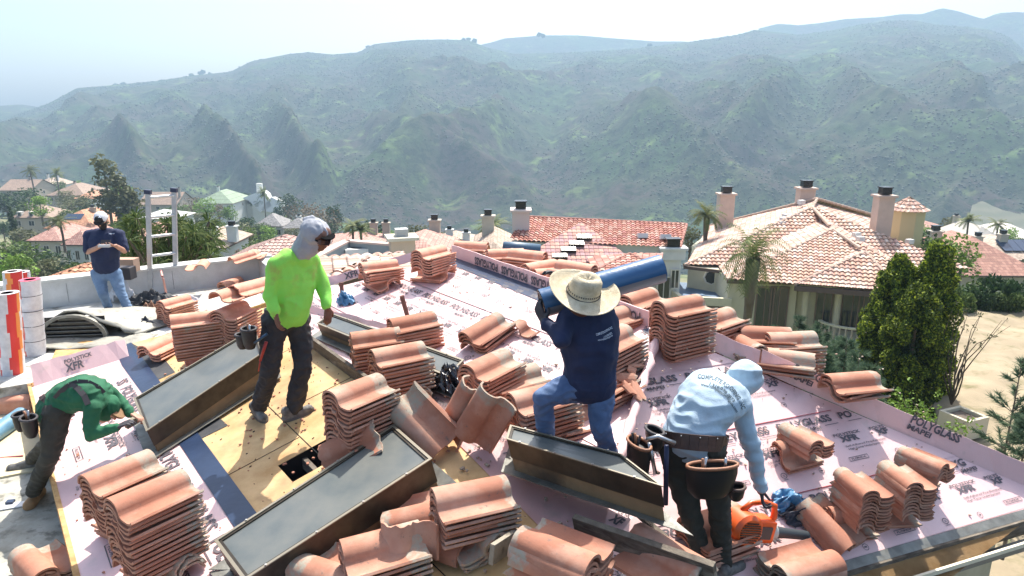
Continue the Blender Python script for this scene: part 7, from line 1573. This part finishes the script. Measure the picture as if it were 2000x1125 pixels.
crumple('plastic_sheet', onz(300, 592, .33), .42, .18, .16, m_blackm, 'black plastic heap lying along the foot of the parapet', 'plastic sheet', 5); crumple('bag', onz(243, 588, .33), .20, .16, .30, M('white_bag', (.6, .6, .6), (.7, .25, .2), scale=3, lo=.62, hi=.66, rough=.5), 'white and red plastic bag behind the legs of the man in polo', 'bag', 6)
crumple('cloth', onz(368, 590, .33), .16, .12, .10, M('pale_rag', (.55, .50, .50), rough=.8), 'pale pinkish rag behind the stack on the white roof', 'cloth', 7); crumple('bag', onz(296, 608, .33), .16, .12, .12, M('brown_paper', (.28, .15, .09), (.16, .08, .05), scale=8, rough=.8), 'brown crumpled bag left of the stack on the white roof', 'bag', 8)
crumple('gloves', onz(285, 640, .33), .17, .13, .11, m_cloth, 'dark crumpled harness on the white roof left of the tall stack', 'harness', 9); 
crumple('wrapper', onz(20, 795, .05), .16, .12, .14, M('red_white_wrapper', (.65, .6, .58), (.55, .03, .02), scale=5, lo=.5, hi=.53, rough=.3), 'torn red and white plastic wrapper at the left edge', 'wrapper', 10)
q = []
for i in range(30): t = i / 29; x = 248 + 40 * t + 8 * math.sin(t * 9); y = 640 + 8 * math.sin(t * 6.3); q.append(onz(x, y, .34))
mb = MB(); mb.tube(q, .014, 6); mesh1('strap', mb, m_strap, q[0], 'dark webbing strap trailing from the harness on the white roof', 'strap')
mb = MB(); p = onz(233, 575, .33); mb.tube([p + Vector((0, 0, 0)), p + Vector((0, 0, .30))], [.14, .17], 18); mesh1('bucket', mb, M('red_bucket', (.5, .03, .05), rough=.4), p, 'red bucket behind the legs of the man in polo', 'bucket', smooth='auto')
p = onz(246, 541, .79); mb = MB(); mb.box(p + Vector((0, 0, .07)), (.26, .2, .2)); mesh1('battery_charger', mb, m_strap, p, 'small black box standing on the parapet beside the polo shirt', 'box', bevel=.015)
p = onz(236, 535, .79); mb = MB(); mb.box(p + Vector((-.05, .15, .12)), (.5, .2, .22)); mesh1('roof_block', mb, M('tan_block', (.42, .28, .2), rough=.9), p, 'tan block on the parapet behind the man in polo', 'block', bevel=.01)
q = [onz(314, 528, .79), onz(317, 540, .77), onz(319, 545, .7), onz(325, 575, .34)]; mb = MB(); mb.tube(q, .018, 6); mesh1('tie_strap', mb, M('pink_strap', (.6, .3, .25), rough=.7), q[0], 'faded pink strap hanging over the parapet below the ladder', 'strap')
# wrapped rolls standing at the left
def wrapped(x, ytop, ybot, wpx, zb, label, cols, bands=0, seed=0):
    b_ = onz(x + 4, ybot, zb); dd = (b_ - CAM).dot(fw); r_ = wpx / F * dd / 2; t_ = aty(x - 8, ytop, b_.y); root = empty('membrane_roll', b_); tag(root, label, 'roll', 'wrapped rolls standing on the roof'); up = (t_ - b_); n = 32; mb = MB(); R = random.Random(seed); K = 14
    for k in range(K):
        for i in range(n): a = 2 * math.pi * i / n; q = r_ * (1 + R.uniform(-.03, .03) - (.05 if bands and k % 4 == 0 else 0)); mb.v.append(tuple(up * k / (K - 1) + Vector((math.cos(a) * q, math.sin(a) * q, 0))))
    for k in range(K - 1):
        for i in range(n):
            mb.f.append((k * n + i, k * n + (i + 1) % n, (k + 1) * n + (i + 1) % n, (k + 1) * n + i)); u = (i / n + .02 * math.sin(k)) % 1; ci = 0
            for lo_, hi_, c_ in cols:
                if lo_ <= u < hi_: ci = c_
            mb.m.append(ci)
    mb.build('wrapper', [M('roll_white', (.66, .66, .68), (.5, .5, .53), scale=9, rough=.35, bump=.6, bscale=14), M('roll_red', (.62, .03, .03), rough=.35, bump=.5, bscale=12), M('roll_orange', (.75, .25, .05), rough=.4)], root, smooth=True)
    mb = MB(); ri = r_ * .55; 
    for i in range(n):
        a = 2 * math.pi * i / n; mb.v += [tuple(up * 1.003 + Vector((math.cos(a) * r_ * .99, math.sin(a) * r_ * .99, 0))), tuple(up * 1.003 + Vector((math.cos(a) * ri, math.sin(a) * ri, 0))), tuple(up * .93 + Vector((math.cos(a) * ri, math.sin(a) * ri, 0)))]
    for i in range(n): j = (i + 1) % n; mb.f += [(3 * i, 3 * j, 3 * j + 1, 3 * i + 1), (3 * i + 1, 3 * j + 1, 3 * j + 2, 3 * i + 2)]; mb.m += [0 if seed != 2 else 1, 2]
    mb.f.append(tuple(3 * i + 2 for i in range(n))); mb.m.append(2); mb.build('rolled_end', [M('roll_end', (.55, .5, .5), rough=.6), M('roll_end_pink', (.6, .10, .16), rough=.5), m_black], root)
    if bands:
        for k in range(1, 5): mb = MB(); c_ = up * k / 5; mb.tube([c_ + Vector((math.cos(a) * r_ * 1.012, math.sin(a) * r_ * 1.012, 0)) for a in [2 * math.pi * i / 20 for i in range(21)]], .004, 4); mb.build('tie_band', m_strap, root)
wrapped(22, 572, 728, 40, .32, 'wrapped roll with broad red and white stripes, nearest of the standing rolls', [(.55, .66, 1), (.66, .82, 0), (.82, .93, 1), (.93, 1, 2), (0, .1, 0)], seed=1)
wrapped(66, 546, 692, 36, .32, 'white wrapped roll with pink top and dark tie bands', [(.55, .62, 2), (.62, .66, 1)], 1, seed=2)
wrapped(32, 530, 668, 32, .32, 'red topped roll mostly hidden behind the striped one', [(.5, .7, 0), (.7, .8, 2), (.8, 1, 1)], seed=3); wrapped(48, 531, 660, 30, .32, 'red wrapped roll farthest back between the other rolls', [(.55, .6, 2), (.6, .95, 1)], seed=4)
rolled('membrane_roll', 'pale blue roll lying on the grey roof at the left edge', onz(-45, 872, .09), onz(42, 810, .09), .09, M('pale_blue_film', (.10, .22, .32), (.14, .28, .38), scale=4, rough=.35), m_blackm, grp='rolls lying on the roof')
rolled('membrane_roll', 'pale cardboard tube lying behind the grey lumber at left', onz(-40, 690, .4), onz(14, 706, .4), .045, M('cardboard', (.5, .42, .3), rough=.8), m_blackm, grp='rolls lying on the roof')
# dormer vent cover lying on the flat roof
c = onz(165, 650, .33); root = empty('vent_hood', c); tag(root, 'crumpled grey metal dormer vent with slats lying on the white roof', 'roof vent'); m_lead = M('grey_lead', (.26, .25, .21), (.34, .33, .28), (.15, .14, .12), scale=5, scale3=9, rough=.65, metal=.25, bump=.5, bscale=16)
def vpx(x, y, z): return onz(x, y, z) - c
mb = MB(); n = 18; K = 8
for k in range(K):
    for i in range(n):
        a = math.pi * i / (n - 1); t = k / (K - 1); xw = .78 + .3 * t; zz = (.44 * (1 - abs(math.cos(a)) ** .8)) * (1 - .8 * t) + .02; mb.v.append((-math.cos(a) * xw + .35 * t, -.25 + 1.15 * t + .05 * math.sin(i * 2.1), zz + .03 * noise.noise(Vector((i * .5, k * .9, 3)))))
for k in range(K - 1):
    for i in range(n - 1): a = k * n + i; mb.f.append((a, a + n, a + n + 1, a + 1))
o = mb.build('hood', m_lead, root, smooth=True); o.modifiers.new('t', 'SOLIDIFY').thickness = .02
mb = MB()
for i in range(n - 1): a0_, a1_ = math.pi * i / (n - 1), math.pi * (i + 1) / (n - 1); f_ = lambda a, k, y: Vector((-math.cos(a) * k, y, math.sin(a) * .34 * k / .45 + .02)); mb.hexa([f_(a0_, .40, -.33), f_(a1_, .40, -.33), f_(a1_, .45, -.33), f_(a0_, .45, -.33), f_(a0_, .40, -.27), f_(a1_, .40, -.27), f_(a1_, .45, -.27), f_(a0_, .45, -.27)])
mb.build('vent_frame', m_steel, root)
for k in range(5): z = .05 + .06 * k; hw = .40 * math.sqrt(max(.02, 1 - (z / .32) ** 2)); mb = MB(); mb.box((0, -.30, z), (hw * 2, .012, .045), Matrix.Rotation(.7, 3, 'X')); mb.build('slat', m_steel, root)
mb = MB(); mb.box((0, -.2, .16), (.78, .02, .28)); mb.build('dark_screen', m_black, root)
mb = MB(); n = 20
for j in range(6):
    for i in range(n): u = i / (n - 1); v = j / 5; mb.v.append((-1.0 + 2.1 * u, -.78 + .5 * v, .03 + .05 * noise.noise(Vector((u * 6, v * 3, 7))) + .06 * abs(u - .5) * (1 - v)))
for j in range(5):
    for i in range(n - 1): a = j * n + i; mb.f.append((a, a + 1, a + n + 1, a + n))
o = mb.build('apron', m_lead, root, smooth=True); o.modifiers.new('t', 'SOLIDIFY').thickness = .015; root.rotation_euler = (0, 0, .12)
pl_ = [onz(x, y, .33) for x, y in ((100, 705), (118, 668), (195, 662), (232, 690))]; mb = MB(); mb.prism(pl_, (0, 0, .018)); mesh1('plywood_sheet', mb, m_fir, pl_[0], 'tan board lying under the grey dormer vent', 'board')
mb = MB(); p0, p1 = onz(-20, 995, .01), onz(52, 983, .01); mb.bar(p0, p1, .09, .01); mesh1('trim_strip', mb, M('white_strip', (.7, .7, .68), rough=.5), p0, 'white strip lying on the grey roof near the tan boot', 'strip')
mb = MB(); p = onz(20, 980, .025); mb.box(p, (.06, .05, .02), Matrix.Rotation(.2, 3, 'Z')); mesh1('tape_square', mb, m_blue, p, 'small blue square on the white strip near the tan boot', 'tape')
q = [onz(-30, 898, .02), onz(10, 893, .02), onz(45, 890, .03)]; mb = MB(); mb.tube(q, .008, 6); mesh1('hose', mb, M('pink_hose', (.55, .16, .16), rough=.5), q[0], 'thin pink air hose on the grey roof behind the black shoe', 'hose')
# blue tarp roll behind the ridge
p = atd(1020, 484, 9.6); mb = MB(); mb.tube([p + Vector((-.27, 0, .03)), p + Vector((-.1, 0, .0)), p + Vector((.25, 0, -.03))], [.06, .085, .08], 16); mesh1('tarp_roll', mb, M('slate_blue_tarp', (.08, .14, .20), rough=.5), p, 'slate blue rolled tarp lying on the stacks beyond the ridge', 'tarp', smooth=True)
# leaf blower
c = B.px(1478, 1040, .16); c = aty(1470, 1022, B.px(1440, 1090).y + .05); root = empty('leaf_blower', c); tag(root, 'orange handheld leaf blower with dark nozzle held in the gloved hand', 'leaf blower'); m_or = M('orange_plastic', (.75, .12, .02), (.68, .10, .018), scale=6, rough=.35, spec=.5); m_dg = M('dark_grey_plastic', (.035, .045, .05), rough=.45)
vx = Vector((.92, .3, -.25)).normalized(); vz = Vector((.15, .1, 1)); vz = (vz - vx * vz.dot(vx)).normalized(); vy = vz.cross(vx); Rb = Matrix((vx, vy, vz)).transposed()
def bl_(a, b_, z): return Rb @ Vector((a, b_, z))
mb = MB(); mb.tube([bl_(-.10, -.11, -.02), bl_(-.10, -.085, -.02), bl_(-.10, .06, -.02), bl_(-.10, .09, -.02)], [.095, .12, .12, .09], 22); mb.build('fan_housing', m_or, root, smooth='auto')
for i in range(9): mb = MB(); z = -.09 + .0175 * i; hw = math.sqrt(max(.001, .085 ** 2 - (z + .02) ** 2)); mb.bar(bl_(-.10 - hw, -.113, z), bl_(-.10 + hw, -.113, z), .006, .009, vz); mb.build('grille_slot', m_black, root)
mb = MB(); mb.box(bl_(.05, 0, -.03), (.20, .15, .16), Rb); mb.build('motor_body', m_or, root, bevel=.02); mb = MB(); mb.box(bl_(.06, -.08, -.03), (.10, .012, .09), Rb); mb.build('motor_panel', m_dg, root, bevel=.004)
mb = MB(); mb.tube([bl_(-.12, 0, .09), bl_(-.06, 0, .15), bl_(.05, 0, .165), bl_(.15, 0, .14), bl_(.17, 0, .06), bl_(.14, 0, .0)], [.022, .02, .019, .022, .024, .025], 12); mb.build('handle', m_or, root, smooth=True)
mb = MB(); mb.tube([bl_(.13, 0, -.05), bl_(.20, 0, -.055)], [.075, .06], 16); mb.build('nozzle_collar', M('pale_tank', (.35, .40, .38), rough=.3), root, smooth='auto'); mb = MB(); mb.tube([bl_(.19, 0, -.055), bl_(.30, 0, -.06), bl_(.52, 0, -.07)], [.048, .038, .033], 14); mb.build('nozzle', m_dg, root, smooth='auto')
# debris: grit, nails and clay crumbs on the sheets
mb = MB(); R = random.Random(3)
def crumbs(plane, n, ub, vb, h, smin=.004, smax=.014):
    for i in range(n):
        p = plane.at(R.uniform(*ub), R.uniform(*vb), h); s_ = R.uniform(smin, smax); mb.box(p + plane.n * s_ * .3, (s_ * R.uniform(.6, 1.8), s_, s_ * .6), Matrix.Rotation(R.uniform(0, 3), 3, 'Z'))
crumbs(A, 260, (-2.4, 2.2), (2.6, 4.6), .014); crumbs(A, 160, (-3.4, .5), (1.2, 2.5), .003, .004, .02); crumbs(A, 110, (-3.4, .6), (.05, .9), .014); crumbs(B, 160, (-1.7, 1), (.1, 2), .014); crumbs(A, 200, (.2, 2.6), (1.6, 3.8), .014, .006, .022)
o = mb.build('clay_crumbs', m_tile, None, loc=tuple(A.at(0, 2.5))); tag(o, 'clay crumbs and grit scattered over the roof', 'debris', kind='stuff')
# ================================================================ air
def haze():
    mb = MB(); mb.box((0, 1250, 140), (5200, 3100, 620)); m = bpy.data.materials.new('haze'); m.use_nodes = True; n = m.node_tree.nodes; l = m.node_tree.links; n.clear()
    v = n.new('ShaderNodeVolumePrincipled'); v.inputs['Color'].default_value = (.50, .71, .90, 1); v.inputs['Density'].default_value = .00038; v.inputs['Anisotropy'].default_value = .15
    o = n.new('ShaderNodeOutputMaterial'); l.new(v.outputs[0], o.inputs['Volume']); h = mb.build('haze', m); tag(h, kind='stuff')
haze()
